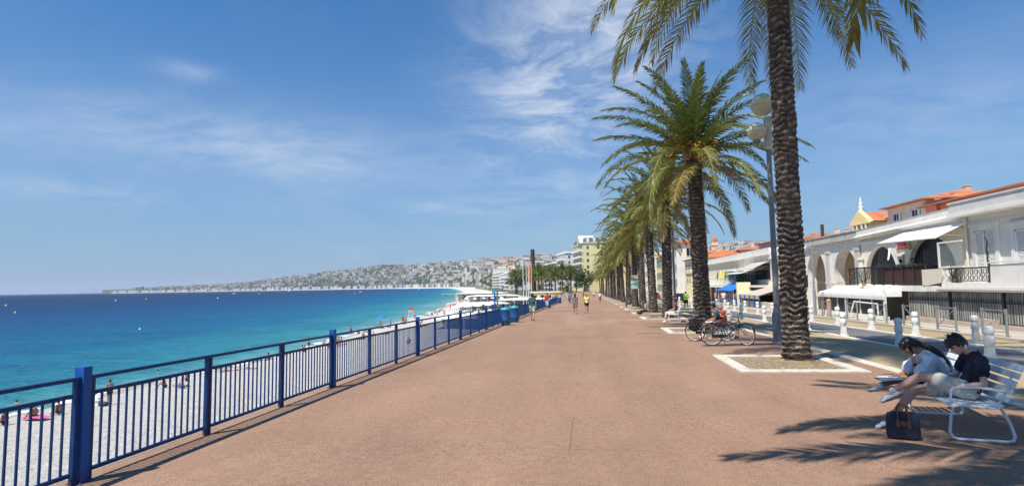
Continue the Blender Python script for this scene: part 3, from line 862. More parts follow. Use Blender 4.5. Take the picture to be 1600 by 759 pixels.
# square stone-edged planting beds
def planter(y, label, hi=False):
    t = thing('tree_bed', label, 'tree bed', (4.62, y, gz(y)), 0, 'stone edged beds under the palm row')
    W, D, e, h = 2.72, 3.0, .30, .07
    rg = random.Random(int(y * 7))
    def side(p, q, nseg):
        P, Q = Vector(p), Vector(q)
        for i in range(nseg):
            a = P.lerp(Q, i / nseg); b2 = P.lerp(Q, (i + 1) / nseg); d = (b2 - a).normalized() * .006
            m2 = MB(); m2.beam(a + d + Vector((0, 0, rg.uniform(0, .006))), b2 - d, e, h)
            me = m2.mesh('kerb_stone', M['kerb_stone']); o = link('kerb_stone', me, t)
            if hi:
                md = o.modifiers.new('b', 'BEVEL'); md.width = .012; md.segments = 2
    z = h / 2 - .012
    side((-W / 2, -D / 2 + e / 2, z), (W / 2, -D / 2 + e / 2, z), 3)
    side((-W / 2, D / 2 - e / 2, z), (W / 2, D / 2 - e / 2, z), 3)
    side((-W / 2 + e / 2, -D / 2 + e, z), (-W / 2 + e / 2, D / 2 - e, z), 2)
    side((W / 2 - e / 2, -D / 2 + e, z), (W / 2 - e / 2, D / 2 - e, z), 2)
    mb = MB(); n = 22 if hi else 8
    for i in range(n + 1):
        for k in range(n + 1):
            x = -W / 2 + e - .01 + (W - 2 * e + .02) * i / n; yy = -D / 2 + e - .01 + (D - 2 * e + .02) * k / n
            dd = math.hypot(x - .4, yy - .3)
            mb.v.append((x, yy, .018 + .10 * math.exp(-(dd / .55) ** 2) + .022 * noise.noise(Vector((x * 6, yy * 6, y)))))
    for i in range(n):
        for k in range(n):
            a = i * (n + 1) + k; mb.f.append((a, a + n + 1, a + n + 2, a + 1)); mb.m.append(0)
    mb.build('soil', M['soil'], t, smooth=True, fix=False)
    if hi:
        g = MB()
        for i in range(260):
            x, yy = rg.uniform(-W / 2 + e, W / 2 - e), rg.uniform(-D / 2 + e, D / 2 - e)
            s = rg.uniform(.006, .02); g.ell((x, yy, .03), (s, s * .8, s * .6), nu=5, nv=3)
        g.build('pebble_litter', M['kerb_stone'], t, smooth=True, fix=False)['kind'] = 'stuff'
    return t
beds = [(15.0, 'stone edged soil bed round the nearest palm trunk'), (26.8, 'pale stone bed under the palm behind the bicycles'), (3.6, 'stone edged bed beyond the lower right corner under the nearest crown')]
for i, y in enumerate((38.8, 47.3, 56.8, 65.8, 77.8, 89.8, 102.8, 118.8, 137.8, 159.8)):
    beds.append((y, 'pale stone bed under the %s palm of the row' % ORD[i + 3]))
for y, lb in beds: planter(y, lb, y in (15.0, 26.8))

# ------------------------------------------------------------------ blue railing along the drop to the beach
FX = -5.22
def panel_mesh(Lp):
    mb = MB()
    for yy in (.02, Lp - .02): mb.bb(-.024, .024, yy - .02, yy + .02, -.01, 1.03)
    mb.bb(-.018, .018, .06, Lp - .06, .865, .905); mb.bb(-.018, .018, .06, Lp - .06, .085, .125)
    n = 15; y0, y1 = .04, Lp - .04
    for i in range(n):
        yy = y0 + (y1 - y0) * (i + 1) / (n + 1); mb.bb(-.009, .009, yy - .009, yy + .009, .12, .87)
    me = mb.mesh('panel', M['railing_blue_shaded']); return me
PL = 1.885
PANEL = panel_mesh(PL)
def thick_post():
    mb = MB(); s = .052
    mb.prism([(-s, -s), (s, -s), (s, s), (-s, s)], 'z', -.02, 1.165)
    mb.bb(-.085, .085, -.085, .085, -.02, .008)
    for a in (-.065, .065):
        for b_ in (-.065, .065): mb.tube((a, b_, .008), (a, b_, .022), .009, n=6)
    return mb.mesh('post', M['railing_blue'])
POST = thick_post()
def railing(label, y0, nb, first_post=True, last_post=True):
    t = thing('railing', label, 'railing', (FX, y0, gz(y0)), 0, 'blue railings above the beach')
    for b in range(nb + 1):
        y = y0 + b * 5.85
        if (b == 0 and not first_post) or (b == nb and not last_post): continue
        link('post', POST, t, (0, y - y0, gz(y) - gz(y0)))
    for b in range(nb):
        for k in range(3):
            y = y0 + b * 5.85 + .075 + k * (PL + .022)
            link('panel', PANEL, t, (0, y - y0, gz(y) - gz(y0)), (-.012, 0, 0))
            m2 = MB()
        ya, yb = y0 + b * 5.85 + .053, y0 + (b + 1) * 5.85 - .053
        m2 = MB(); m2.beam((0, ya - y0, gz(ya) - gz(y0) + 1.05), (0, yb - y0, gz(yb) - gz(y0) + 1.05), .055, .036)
        o = m2.build('handrail', M['railing_blue_shaded'], t)
    return t
railing('near blue railing of upright bars from the picture edge to the gap by the bins', 5.4 - 5.85 * 2, 7)
def gz_keep(): pass
railing('far blue railing beyond the gap by the bins, past the walking people', 34.65, 10)

# ------------------------------------------------------------------ bins
def bin_(x, y, label):
    t = thing('litter_bin', label, 'bin', (x, y, gz(y)), 0, 'blue litter bins beside the railing')
    mb = MB(); mb.lathe((0, 0, 0), [(.25, 0), (.262, .03), (.262, .28), (.27, .30), (.27, .33), (.262, .35), (.262, .84), (.272, .87)], 20)
    mb.build('body', BINBLUE, t, auto=35)
    mb = MB(); mb.lathe((0, 0, 0), [(.285, .87), (.29, .90), (.25, .97), (.12, 1.01), (.02, 1.02)], 20)
    mb.build('lid', BINLID, t, auto=50)
BINBLUE = mat('bin_blue', (.006, .085, .26), .5, .15, 4, dirt=(.05, .12, .2), dirt_amt=.4)
BINLID = mat('bin_lid', (.03, .36, .52), .4, .1, 4)
bin_(-4.80, 32.6, 'blue litter bin nearest the camera, right after the railing gap')
bin_(-4.72, 35.9, 'blue litter bin with pale lid just behind the nearest one')
bin_(-4.75, 65.9, 'blue litter bin beside the person in a red top')
bin_(-4.85, 93.0, 'small far blue litter bin near the end of the railing')

# twin tall blue boards marking the stairway to the beach
t = thing('beach_sign_post', 'pair of tall narrow blue posts standing behind the two nearest bins', 'post', (-5.62, 34.2, gz(34)))
mb = MB()
mb.bb(-.09, .0, -.05, .05, -.6, 1.78); mb.build('post', M['railing_blue'], t)
mb = MB(); mb.bb(.06, .17, -.05, .05, -.6, 1.95); mb.build('post', mat('sign_grey', (.12, .17, .26), .5, .1, 4), t)
mb = MB(); mb.bb(-.20, .0, -.06, .06, 1.784, 1.95); mb.build('cap_board', BINLID, t)
# black handrail of the stairs
t = thing('stair_handrail', 'thin black handrail of the beach stairs just past the bins', 'handrail', (-4.95, 38.6, gz(38)))
mb = MB(); mb.tube((0, 0, 0), (0, 0, 1.0), .03); mb.tube((0, 1.2, 0), (0, 1.2, 1.0), .03); mb.build('post', M['black_metal'], t)
mb = MB(); mb.tube((0, -.1, 1.0), (0, 1.3, 1.0), .025); mb.build('rail', M['black_metal'], t)

# ------------------------------------------------------------------ street lamps with three globes
GL_LO = mat('globe_lower', (.42, .40, .27), .3, .06, 5); GL_UP = mat('globe_upper', (.60, .58, .42), .25, .05, 5)
def make_lamp(x, y, label):
    t = thing('street_lamp', label, 'street lamp', (x, y, gz(y)), 0, 'three globe lamps along the kerb')
    mb = MB(); mb.lathe((0, 0, 0), [(.21, 0), (.21, .05), (.165, .10), (.165, .98), (.14, 1.06), (.10, 1.16)], 8); mb.build('base', M['lamp_paint'], t, auto=30)
    mb = MB(); mb.lathe((0, 0, 0), [(.095, 1.14), (.078, 6.75)], 14); mb.build('pole', M['lamp_paint'], t, auto=50)
    mb = MB()
    for k in range(12):
        a = 2 * math.pi * k / 12; mb.tube((.115 * math.cos(a), .115 * math.sin(a), 6.55), (.105 * math.cos(a), .105 * math.sin(a), 7.62), .024, n=6)
    mb.tube((0, 0, 6.5), (0, 0, 7.64), .105, .10, 14); mb.tube((0, 0, 6.5), (0, 0, 6.62), .15, .15, 14)
    mb.build('fluted_head', mat('lamp_cream', (.55, .54, .47), .5, .08, 4), t, auto=50)
    G = [((-.12, 0, 8.08), .40, None), ((.42, -.18, 7.62), .33, 1), ((-.42, -.16, 7.12), .32, 1)]
    for (gx, gy, gz_), r, arm in G:
        g = MB(); n = 10
        g.lathe((gx, gy, gz_), [(r * .35, -r * .93), (r * .72, -r * .70), (r * .94, -r * .34), (r, 0)], n)
        o = g.build('globe', GL_LO, t)
        g = MB(); g.lathe((gx, gy, gz_), [(r * 1.03, -.01), (r * 1.03, .02), (r * .93, r * .36), (r * .66, r * .70), (r * .28, r * .90), (.02, r * .94)], n)
        g.build('globe_cap', GL_UP, o)
        if arm:
            a = MB(); a.poly([(0, 0, gz_ - .72), (gx * .35, gy * .35, gz_ - .62), (gx * .8, gy * .8, gz_ - .58), (gx, gy, gz_ - .45)], .028, 8)
            a.lathe((gx, gy, gz_), [(.05, -r * .93 - .16), (.12, -r * .93 - .12), (.12, -r * .90)], 12)
            a.build('arm', M['lamp_paint'], t, auto=40)
    return t
lm = make_lamp(6.12, 20.2, 'three globe street lamp right behind the nearest palm trunk')
dup(lm, (6.75, 47.8, gz(47.8)), .8, 'three globe lamp seen left of the green shirted person')
dup(lm, (6.9, 75, gz(75)), .2, 'three globe lamp pole beside the green direction sign')
dup(lm, (7.2, 103, gz(103)), .2, 'farthest three globe lamp behind the palm row')

# ------------------------------------------------------------------ white bollards
BOL = mat('bollard_paint', (.78, .77, .73), .5, .05, 6, dirt=(.42, .37, .30), dirt_amt=.6, dscale=3)
def bollard_mesh():
    mb = MB()
    mb.prism([(-.135, -.135), (.135, -.135), (.135, .135), (-.135, .135)], 'z', -.02, .05)
    mb.lathe((0, 0, 0), [(.135, .05), (.105, .43)], 4)
    mb.lathe((0, 0, 0), [(.098, .43), (.098, .46), (.118, .49), (.126, .57), (.112, .68), (.098, .70), (.098, .725), (.118, .745), (.124, .78), (.124, .84), (.108, .90), (.05, .94)], 14)
    me = mb.mesh('bollard', BOL); smooth_angle(me, 40); return me
BM = bollard_mesh()
ys_near = [7.4, 11.8, 16.15, 20.65, 25.07, 29.3, 33.0, 36.6, 42.4, 46.6, 51, 55.6, 60.2, 65, 70, 75, 80, 86]
near_l = {16.15: 'white bollard behind the head of the man on the bench', 20.65: 'white bollard just left of the woman with the ponytail', 25.07: 'white bollard on the near lane edge, fourth counting from the right', 29.3: 'white bollard just right of the nearest palm trunk'}
for i, y in enumerate(ys_near):
    o = link('bollard', BM, None, (lane_x(10.02, y), y, gz(y) + LO), (0, 0, R(0)))
    tag(o, near_l.get(y, '%s white bollard of the near row, on the ochre lane edge' % ORD[i]), 'bollard', 'white bollards along the near lane edge')
y = 18.0; i = 0
while y < 100:
    o = link('bollard', BM, None, (12.95, y, gz(y) + LO))
    tag(o, '%s white bollard of the row beyond the grey road' % (ORD[i] if i < 20 else 'distant'), 'bollard', 'white bollards along the far side of the road')
    y += 3.68 if y < 60 else 5; i += 1
    if i > 19: break

# crossed grey pedestrian barriers
def make_barrier(y, label, g='crossed grey barriers on the far pavement'):
    t = thing('barrier', label, 'barrier', (14.78, y, gz(y) + LO + .09), 0, g)
    W, Hh = 1.3, .98
    for yy in (0, W):
        mb = MB(); mb.bb(-.032, .032, yy - .032, yy + .032, -.02, Hh + .02); mb.build('post', M['grey_metal'], t)
    mb = MB()
    mb.bb(-.018, .018, .034, W - .034, Hh - .06, Hh - .02); mb.bb(-.018, .018, .034, W - .034, .14, .17)
    mb.build('rail', M['grey_metal'], t)
    mb = MB(); c = Vector((0, W / 2, (Hh + .09) / 2))
    for q in ((.034, .17), (W - .034, .17), (.034, Hh - .06), (W - .034, Hh - .06)):
        e = Vector((0, q[0], q[1])); mb.tube(c + (e - c).normalized() * .08, e, .014, n=6)
    mb.poly([c + Vector((0, .08 * math.cos(k * math.pi / 6), .08 * math.sin(k * math.pi / 6))) for k in range(12)], .014, 6, closed=True)
    mb.build('cross', M['grey_metal'], t); return t
bl = ['grey crossed barrier on the right edge, above the white bench back', 'grey crossed barrier beyond the dark haired man', 'grey crossed barrier in front of the left end of the reed screen', 'grey crossed barrier beside the white canopy corner post', 'grey crossed barrier in front of the glazed canopy', 'grey crossed barrier before the left part of the glazed canopy', 'grey crossed barrier by the pale menu board', 'grey crossed barrier before the left tall arch']
b0 = None
for y, lb in zip([20.1, 23.0, 25.9, 28.6, 31.5, 34.7, 38.3, 42.4], ['grey crossed barrier past the right picture edge'] + bl[:7]):
    b0 = make_barrier(y, lb) if b0 is None else dup(b0, (14.78, y, gz(y) + LO + .09), 0, lb)
# ------------------------------------------------------------------ low white arcade along the road
def arch_wall(mb, X0, th, y0, y1, z0, ztop, arches, mi=0):
    """wall in the plane x=X0 (street side) .. X0+th with round-headed openings. arches: (yc, hw, spring, rise, sill)"""
    ys = {y0, y1}
    for yc, hw, sp, ri, si in arches:
        for k in range(25): ys.add(yc - hw * math.cos(math.pi * k / 24))
    ys = sorted(ys)
    def inside(y):
        for a in arches:
            if abs(y - a[0]) < a[1] - 1e-6: return a
        return None
    def zt(y): return ztop(y) if callable(ztop) else ztop
    def head(a, y): return a[2] + a[3] * math.sqrt(max(0, 1 - ((y - a[0]) / a[1]) ** 2))
    for p, q in zip(ys, ys[1:]):
        a = inside((p + q) / 2)
        segs = [((z0, z0), (zt(p), zt(q)))] if a is None else [((head(a, p), head(a, q)), (zt(p), zt(q)))] + ([((z0, z0), (a[4], a[4]))] if a[4] > z0 else [])
        for (b0_, b1_), (t0, t1) in segs:
            for x in (X0, X0 + th): mb.quad((x, p, b0_), (x, q, b1_), (x, q, t1), (x, p, t0), mi)
            mb.quad((X0, p, b0_), (X0, q, b1_), (X0 + th, q, b1_), (X0 + th, p, b0_), mi)
            mb.quad((X0, p, t0), (X0, q, t1), (X0 + th, q, t1), (X0 + th, p, t0), mi)
    for a in arches:
        for y in (a[0] - a[1], a[0] + a[1]):
            mb.quad((X0, y, a[4]), (X0 + th, y, a[4]), (X0 + th, y, a[2]), (X0, y, a[2]), mi)
    for y in (y0, y1): mb.quad((X0, y, z0), (X0 + th, y, z0), (X0 + th, y, zt(y)), (X0, y, zt(y)), mi)

def arch_panel(mb, x, a, mi=0, shrink=.0):
    yc, hw, sp, ri, si = a; hw -= shrink; ri -= shrink
    pts = [(yc - hw, si), (yc + hw, si), (yc + hw, sp)] + [(yc + hw * math.cos(math.pi * k / 20), sp + ri * math.sin(math.pi * k / 20)) for k in range(1, 20)] + [(yc - hw, sp)]
    mb.add([(x, y, z) for y, z in pts], [tuple(range(len(pts)))], mi)

def arch_ring(mb, x0, x1, a, w=.09):
    yc, hw, sp, ri, si = a
    pts = [Vector(((x0 + x1) / 2, yc + hw, si))] + [Vector(((x0 + x1) / 2, yc + hw * math.cos(math.pi * k / 20), sp + ri * math.sin(math.pi * k / 20))) for k in range(21)] + [Vector(((x0 + x1) / 2, yc - hw, si))]
    for p, q in zip(pts, pts[1:]): mb.beam(p, q, w, x1 - x0, up=(0, 1, 0) if abs((q - p).normalized().y) < .7 else (0, 0, 1))

GW = M['plaster_white']; GGy = M['plaster_grey']
# -- wing 1: two tall open arches
T = thing('arcade_building', 'grey white low building with two tall open arches, its near end against the restaurant terrace', 'building', (19, 49.2, -.6))
A1 = (51.8, 1.95, 2.2, 2.05, -1.0); A2 = (46.15, 2.0, 2.1, 2.05, -1.0)
mb = MB(); arch_wall(mb, 19, .75, 43.6, 54.9, -1.0, 4.72, [A1, A2]); mb.bb(19.0, 34, 54.9, 55.2, -1, 4.72); mb.bb(19.75, 34, 43.4, 43.62, -1, 4.72)
mb.build('wall', GW, T, world=True)
for y in (49.0, 43.9, 54.55):
    mb = MB(); mb.bb(18.86, 18.998, y - .33, y + .33, -1, 4.10); mb.bb(18.82, 18.998, y - .38, y + .38, 3.9, 4.08); mb.build('pilaster', mat('stone_quoin', (.58, .56, .52), .9, .12, 2, dirt=(.38, .36, .33), dirt_amt=.5), T, world=True)
mb = MB(); mb.bb(18.72, 19.9, 43.62, 55.3, 4.723, 4.86); mb.bb(18.84, 19.8, 43.62, 55.2, 4.86, 5.28); mb.bb(18.78, 19.9, 43.62, 55.25, 5.28, 5.36)
mb.build('parapet', mat('old_concrete', (.47, .46, .43), .9, .16, 1.2, dirt=(.27, .25, .22), dirt_amt=.7, dscale=.9), T, world=True)
mb = MB(); mb.bb(19.8, 34, 43.62, 55.2, 4.73, 4.95); mb.build('roof', M['plaster_grey'], T, world=True)
mb = MB(); mb.bb(21.0, 21.2, 43.7, 54.9, -1, 4.7); mb.bb(19.76, 21.0, 48.7, 49.4, -1, 4.7); mb.build('back_wall', mat('vault_plaster', (.84, .72, .52), .85, .08, 1), T, world=True)
for a in (A1, A2):
    mb = MB(); arch_panel(mb, 20.95, (a[0], a[1] - .5, 1.9, 1.4, -1)); mb.build('inner_arch', mat('vault_plaster2', (.86, .75, .55), .85, .08, 1), T, world=True)
    mb = MB(); mb.bb(20.75, 20.9, a[0] - 1.5, a[0] + 1.5, -1, 1.3); o = mb.build('door', M['dark_wood'], T, world=True)
    mb = MB(); mb.tube((19.2, a[0] - a[1], 1.62), (19.2, a[0] + a[1], 1.62), .02, n=6); mb.build('tie_bar', M['grey_metal'], T, world=True)
    # impost bands
    for s in (-1, 1):
        mb = MB(); mb.bb(18.94, 18.998, a[0] + s * (a[1] + .02), a[0] + s * (a[1] + .48), 1.52, 1.66); mb.build('impost', GW, T, world=True)
mb = MB(); mb.bb(18.95, 18.99, 47.9, 48.6, .5, 1.35); mb.build('notice', mat('notice', (.78, .77, .73), .6, .05, 3), T, world=True)
# chimney pipe on the roof
mb = MB(); mb.tube((20.6, 54.2, 4.9), (20.6, 54.2, 6.75), .14, n=12); mb.tube((20.6, 54.2, 4.9), (20.6, 54.2, 5.5), .2, n=12)
mb.build('chimney', mat('rusty_pipe', (.06, .035, .03), .7, .2, 4), T, world=True)

# -- wing 2: restaurant with glazed arches and terrace
T = thing('restaurant_building', 'white restaurant building with two glazed arches behind a raised terrace', 'building', (19, 38, -.5))
A3 = (40.85, 2.05, 2.05, 1.95, 1.46); A4 = (35.25, 2.35, 2.05, 2.15, 1.46)
zt2 = lambda y: 4.62 + (43.6 - y) * .018
mb = MB(); arch_wall(mb, 19, .5, 32.0, 43.4, -1.0, zt2, [A3, A4]); mb.build('wall', mat('restaurant_wall', (.78, .73, .63), .85, .05, 1.2, dirt=(.5, .46, .40), dirt_amt=.3), T, world=True)
mb = MB()
pr = [(18.98, 4.60), (18.70, 4.66), (18.62, 4.76), (18.66, 4.84), (18.80, 4.90), (18.84, 5.18), (18.80, 5.30), (19.9, 5.30), (19.9, 4.6)]
n = len(pr)
mb.v = [(x, 43.6, z) for x, z in pr] + [(x, 31.95, z + .22) for x, z in pr]
mb.f = [(i, (i + 1) % n, (i + 1) % n + n, i + n) for i in range(n)] + [tuple(range(n)), tuple(range(2 * n - 1, n - 1, -1))]; mb.m = [0] * len(mb.f)
mb.build('cornice', GGy, T, world=True)
mb = MB(); mb.bb(19.9, 34, 32.0, 43.4, 4.6, 4.95); mb.build('roof', M['plaster_grey'], T, world=True)
mb = MB(); mb.bb(17.05, 19, 31.0, 43.55, 1.22, 1.44); mb.bb(16.98, 17.3, 31.0, 43.6, 1.16, 1.46); mb.build('terrace_slab', GW, T, world=True)
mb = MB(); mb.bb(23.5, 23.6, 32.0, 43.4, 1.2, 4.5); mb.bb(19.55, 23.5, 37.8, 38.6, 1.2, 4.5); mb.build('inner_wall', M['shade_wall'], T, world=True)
for a in (A3, A4):
    w_ = MB(); arch_ring(w_, 19.28, 19.38, (a[0], a[1] - .06, a[2], a[3] - .06, a[4]), .12)
    for yy in (-.55, .6): w_.bb(19.29, 19.37, a[0] + a[1] * yy - .03, a[0] + a[1] * yy + .03, a[4], a[2] + a[3] * .8)
    w_.bb(19.29, 19.37, a[0] - a[1] + .1, a[0] + a[1] - .1, a[2] + .55, a[2] + .62)
    fr = w_.build('window_frame', mat('dark_frame', (.04, .045, .05), .4, .1, 4), T, world=True)
    g_ = MB(); arch_panel(g_, 19.33, a, 0, .1); g_.build('glass', M['dark_glass'], T, world=True)
# arched mouldings and ledges beneath the cornice
mb = MB(); mb.bb(18.9, 18.998, 32.1, 43.4, 4.36, 4.45); mb.build('moulding', GGy, T, world=True)
for y in (43.25, 38.05):
    mb = MB(); mb.tube((18.86, y, 1.45), (18.86, y, 3.2), .20, .16, 12); mb.tube((18.86, y, 3.2), (18.86, y, 3.35), .26, .26, 12)
    mb.build('half_column', GGy, T, world=True)
# slanting white bracket by the sign
mb = MB(); mb.tube((18.75, 39.0, 3.75), (18.55, 38.75, 3.25), .06, n=8); mb.tube((18.55, 38.75, 3.25), (18.3, 38.35, 3.0), .05, n=8); mb.build('bracket', M['white_paint'], T, world=True)

def text_obj(name, s, size, m, parent, loc, rot, ext=.015):
    cu = bpy.data.curves.new(name, 'FONT'); cu.body = s; cu.size = size; cu.extrude = ext; cu.align_x = 'CENTER'; cu.align_y = 'CENTER'
    tmp = bpy.data.objects.new('tmp', cu); COL.objects.link(tmp)
    me = bpy.data.meshes.new_from_object(tmp.evaluated_get(bpy.context.evaluated_depsgraph_get()))
    bpy.data.objects.remove(tmp); me.materials.clear(); me.materials.append(m)
    return link(name, me, parent, loc, rot)
T2 = thing('wall_sign', 'small red lettered sign with an underline on the wall between the two glazed arches', 'sign', (18.92, 37.95, 3.9))
RED = mat('sign_red', (.42, .03, .04), .5, .1, 4)
text_obj('lettering', 'scala', .52, RED, T2, (0, 0, .06), (math.pi / 2, 0, -math.pi / 2))
mb = MB(); mb.bb(-.01, .02, -.62, .62, -.24, -.20); mb.build('underline', RED, T2)
mb = MB(); mb.bb(.03, .06, -.7, .7, -.3, .36); mb.build('backing', mat('sign_board', (.62, .48, .44), .7, .05, 4), T2)
T2 = thing('wall_lantern', 'small brass wall lantern right of the red sign', 'lantern', (18.85, 36.95, 3.75))
mb = MB(); mb.lathe((0, 0, 0), [(.03, -.22), (.09, -.15), (.11, .1), (.03, .2)], 6); mb.build('lantern_body', mat('brass', (.50, .36, .12), .4, .1, 3, metal=.4), T2)
mb = MB(); mb.tube((0, 0, .2), (.14, 0, .28), .02, n=6); mb.build('bracket', M['black_metal'], T2)

# terrace railing
T2 = thing('terrace_railing', 'black iron balustrade with dark red cloth along the restaurant terrace', 'railing', (17.2, 36, 1.46))
mb = MB(); mb.bb(17.17, 17.23, 32.3, 41.2, 2.53, 2.60); mb.bb(17.19, 17.21, 32.3, 41.2, 1.58, 1.62); mb.bb(17.17, 17.6, 41.14, 41.2, 2.53, 2.6); mb.build('rail', M['black_metal'], T2, world=True)
for k in range(9):
    y = 32.35 + k * 1.105
    mb = MB(); mb.bb(17.17, 17.23, y - .03, y + .03, 1.45, 2.62); mb.build('post', M['black_metal'], T2, world=True)
mb = MB()
for k in range(60):
    y = 36.6 + k * .077
    if y > 41.15: break
    mb.tube((17.2, y, 1.6), (17.2, y, 2.54), .010, n=4)
for k in range(8):
    y = 36.9 + k * .55
    mb.poly([(17.2, y + .17 * math.cos(q * math.pi / 6), 2.1 + .28 * math.sin(q * math.pi / 6)) for q in range(12)], .014, 4, closed=True)
mb.build('ironwork', M['black_metal'], T2, world=True)
mb = MB()
for k in range(40): 
    y = 32.35 + k * .125; mb.quad((17.24 + .02 * (k % 2), y, 1.5), (17.24 + .02 * ((k + 1) % 2), y + .125, 1.5), (17.24 + .02 * ((k + 1) % 2), y + .125, 2.5), (17.24 + .02 * (k % 2), y, 2.5))
mb.build('cloth', mat('dark_red_cloth', (.05, .017, .015), .85, .2, 3), T2, world=True)

# awning over the terrace
T2 = thing('awning', 'white sloping awning stretched over the terrace from the wall above the arches', 'awning', (18.9, 34, 4.6))
mb = MB(); mb.v = [(18.95, 31.6, 4.62), (18.95, 37.4, 4.62), (17.15, 37.0, 3.95), (17.15, 31.2, 3.83), (18.95, 31.6, 4.65), (18.95, 37.4, 4.65), (17.15, 37.0, 3.98), (17.15, 31.2, 3.86)]
mb.f = [(0, 1, 2, 3), (7, 6, 5, 4), (0, 4, 5, 1), (2, 6, 7, 3), (1, 5, 6, 2), (3, 7, 4, 0)]; mb.m = [0] * 6
mb.build('canvas', M['awning_white'], T2, world=True)
mb = MB(); mb.tube((17.15, 31.2, 3.84), (17.15, 37.0, 3.96), .04, n=8); mb.build('front_bar', M['white_paint'], T2, world=True)
for y in (31.9, 36.4):
    mb = MB(); mb.tube((18.9, y, 4.0), (17.9, y + .5, 4.05), .025, n=6); mb.tube((17.9, y + .5, 4.05), (17.18, y, 3.9), .025, n=6); mb.build('arm', M['white_paint'], T2, world=True)

T2 = thing('glass_screen', 'white framed glass wind screen standing on the terrace under the awning', 'screen', (17.2, 30.2, 1.5))
mb = MB(); mb.bb(17.17, 17.25, 31.10, 31.18, 2.32, 3.6); mb.bb(17.17, 17.25, 29.3, 31.1, 3.53, 3.6); mb.bb(17.17, 17.25, 29.3, 31.1, 2.32, 2.4); mb.build('frame', M['white_paint'], T2, world=True)
m_, nt_, b_ = newmat('clear_glass'); b_.inputs['Base Color'].default_value = (.75, .85, .85, 1); b_.inputs['Roughness'].default_value = .05; b_.inputs['Alpha'].default_value = .10; M['clear_glass'] = m_
mb = MB(); mb.bb(17.20, 17.215, 29.3, 31.1, 2.4, 3.53); mb.build('pane', m_, T2, world=True)

T2 = thing('terrace_block', 'cream solid block closing the right end of the black terrace railing', 'wall', (17.2, 31.3, 1.3))
mb = MB(); mb.prism([(30.5, 1.95), (30.7, 1.62), (31.9, 1.46), (32.25, 1.5), (32.25, 2.28), (30.5, 2.3)], 'x', 16.95, 17.5); mb.build('block', M['plaster_cream'], T2, world=True)

# -- glazed canopy room under the terrace
T2 = thing('glazed_veranda', 'white framed glazed veranda with a pitched white roof beneath the terrace', 'veranda', (16.9, 39, -.5))
mb = MB()
mb.prism([(16.0, .86), (16.0, 1.02), (16.95, 1.25), (16.95, .86)], 'y', 34.3, 43.4)
mb.build('roof', M['awning_white'], T2, world=True)
mb = MB(); mb.bb(15.96, 16.05, 34.25, 43.45, .70, .90); mb.build('fascia', M['white_paint'], T2, world=True)
for y in (34.35, 39.2):
    mb = MB(); mb.bb(16.02, 16.14, y - .07, y + .07, -.5, .86 if y > 35 else 1.25); mb.build('post', M['white_paint'], T2, world=True)
mb = MB(); mb.bb(16.15, 16.2, 34.45, 42.9, -.25, .70); mb.build('glass', M['dark_glass'], T2, world=True)
for y in (35.9, 37.4, 40.6, 41.9):
    mb = MB(); mb.bb(16.10, 16.16, y - .04, y + .04, -.45, .72); mb.build('mullion', M['white_paint'], T2, world=True)
mb = MB(); mb.bb(16.06, 16.3, 34.4, 43.0, -.5, -.22); mb.build('plinth', GW, T2, world=True)
mb = MB()
mb.tube((16.0, 35.0, -.4), (16.0, 35.0, .45), .045, n=6); mb.tube((16.0, 35.0, .45), (16.0, 37.9, .5), .045, n=6); mb.tube((16.0, 37.9, .5), (15.8, 38.1, -.4), .045, n=6)
mb.build('white_hoop', M['white_paint'], T2, world=True)

# reed screen fence
T2 = thing('screen_fence', 'tall grey fence of pale slats behind a dark iron lattice on a low pink wall', 'fence', (17.2, 28, -.4))
rg = random.Random(3); SL = mat('screen_slat', (.42, .42, .38), .8, .25, 1.5, dirt=(.2, .2, .19), dirt_amt=.6, dscale=2)
mb = MB(); y = 12.0
while y < 34.1:
    w_ = rg.uniform(.035, .065); g0 = gz(y) + .1
    mb.bb(17.20, 17.215 + rg.uniform(0, .01), y, y + w_, g0 - .02, 1.18 + rg.uniform(-.02, .02)); y += w_ + rg.uniform(.012, .05)
mb.build('slat', SL, T2, world=True)['kind'] = 'stuff'
mb = MB(); mb.bb(17.26, 17.28, 12, 34.1, -.35, 1.15); mb.build('backing', mat('screen_backing', (.16, .165, .15), .9, .2, 3), T2, world=True)
for sg in range(6):
    y0 = 34.0 - sg * 3.66; mb = MB(); y1 = y0 - 3.55
    mb.bb(17.14, 17.17, y1, y0, 1.16, 1.20); mb.bb(17.14, 17.17, y1, y0, .72, .76); mb.bb(17.14, 17.17, y1, y0, gz(y0) + .18, gz(y0) + .21)
    k = 0; yy = y1 + .1
    while yy < y0: mb.tube((17.155, yy, gz(y0) + .2), (17.155, yy, 1.18), .012, n=4, caps=False); yy += .24 if sg < 1 else .16
    yy = y1 + .18
    while yy < y0 - .1:
        mb.poly([(17.15, yy + .09 * math.cos(q * math.pi / 5), .80 + .09 * math.sin(q * math.pi / 5)) for q in range(10)], .012, 4, closed=True); yy += .24
    mb.build('iron_lattice', M['black_metal'], T2, world=True)
    mb = MB(); mb.bb(17.10, 17.2, y1 - .09, y1 - .01, gz(y0), 1.24); mb.build('post', M['black_metal'], T2, world=True)
mb = MB(); mb.bb(16.98, 17.5, 12, 34.1, -.6, gz(28) + .16); mb.bb(16.95, 17.5, 27.2, 28.3, -.6, gz(28) + .36)
mb.build('plinth', mat('pink_plinth', (.50, .40, .33), .9, .1, 2, dirt=(.3, .24, .2), dirt_amt=.5), T2, world=True)

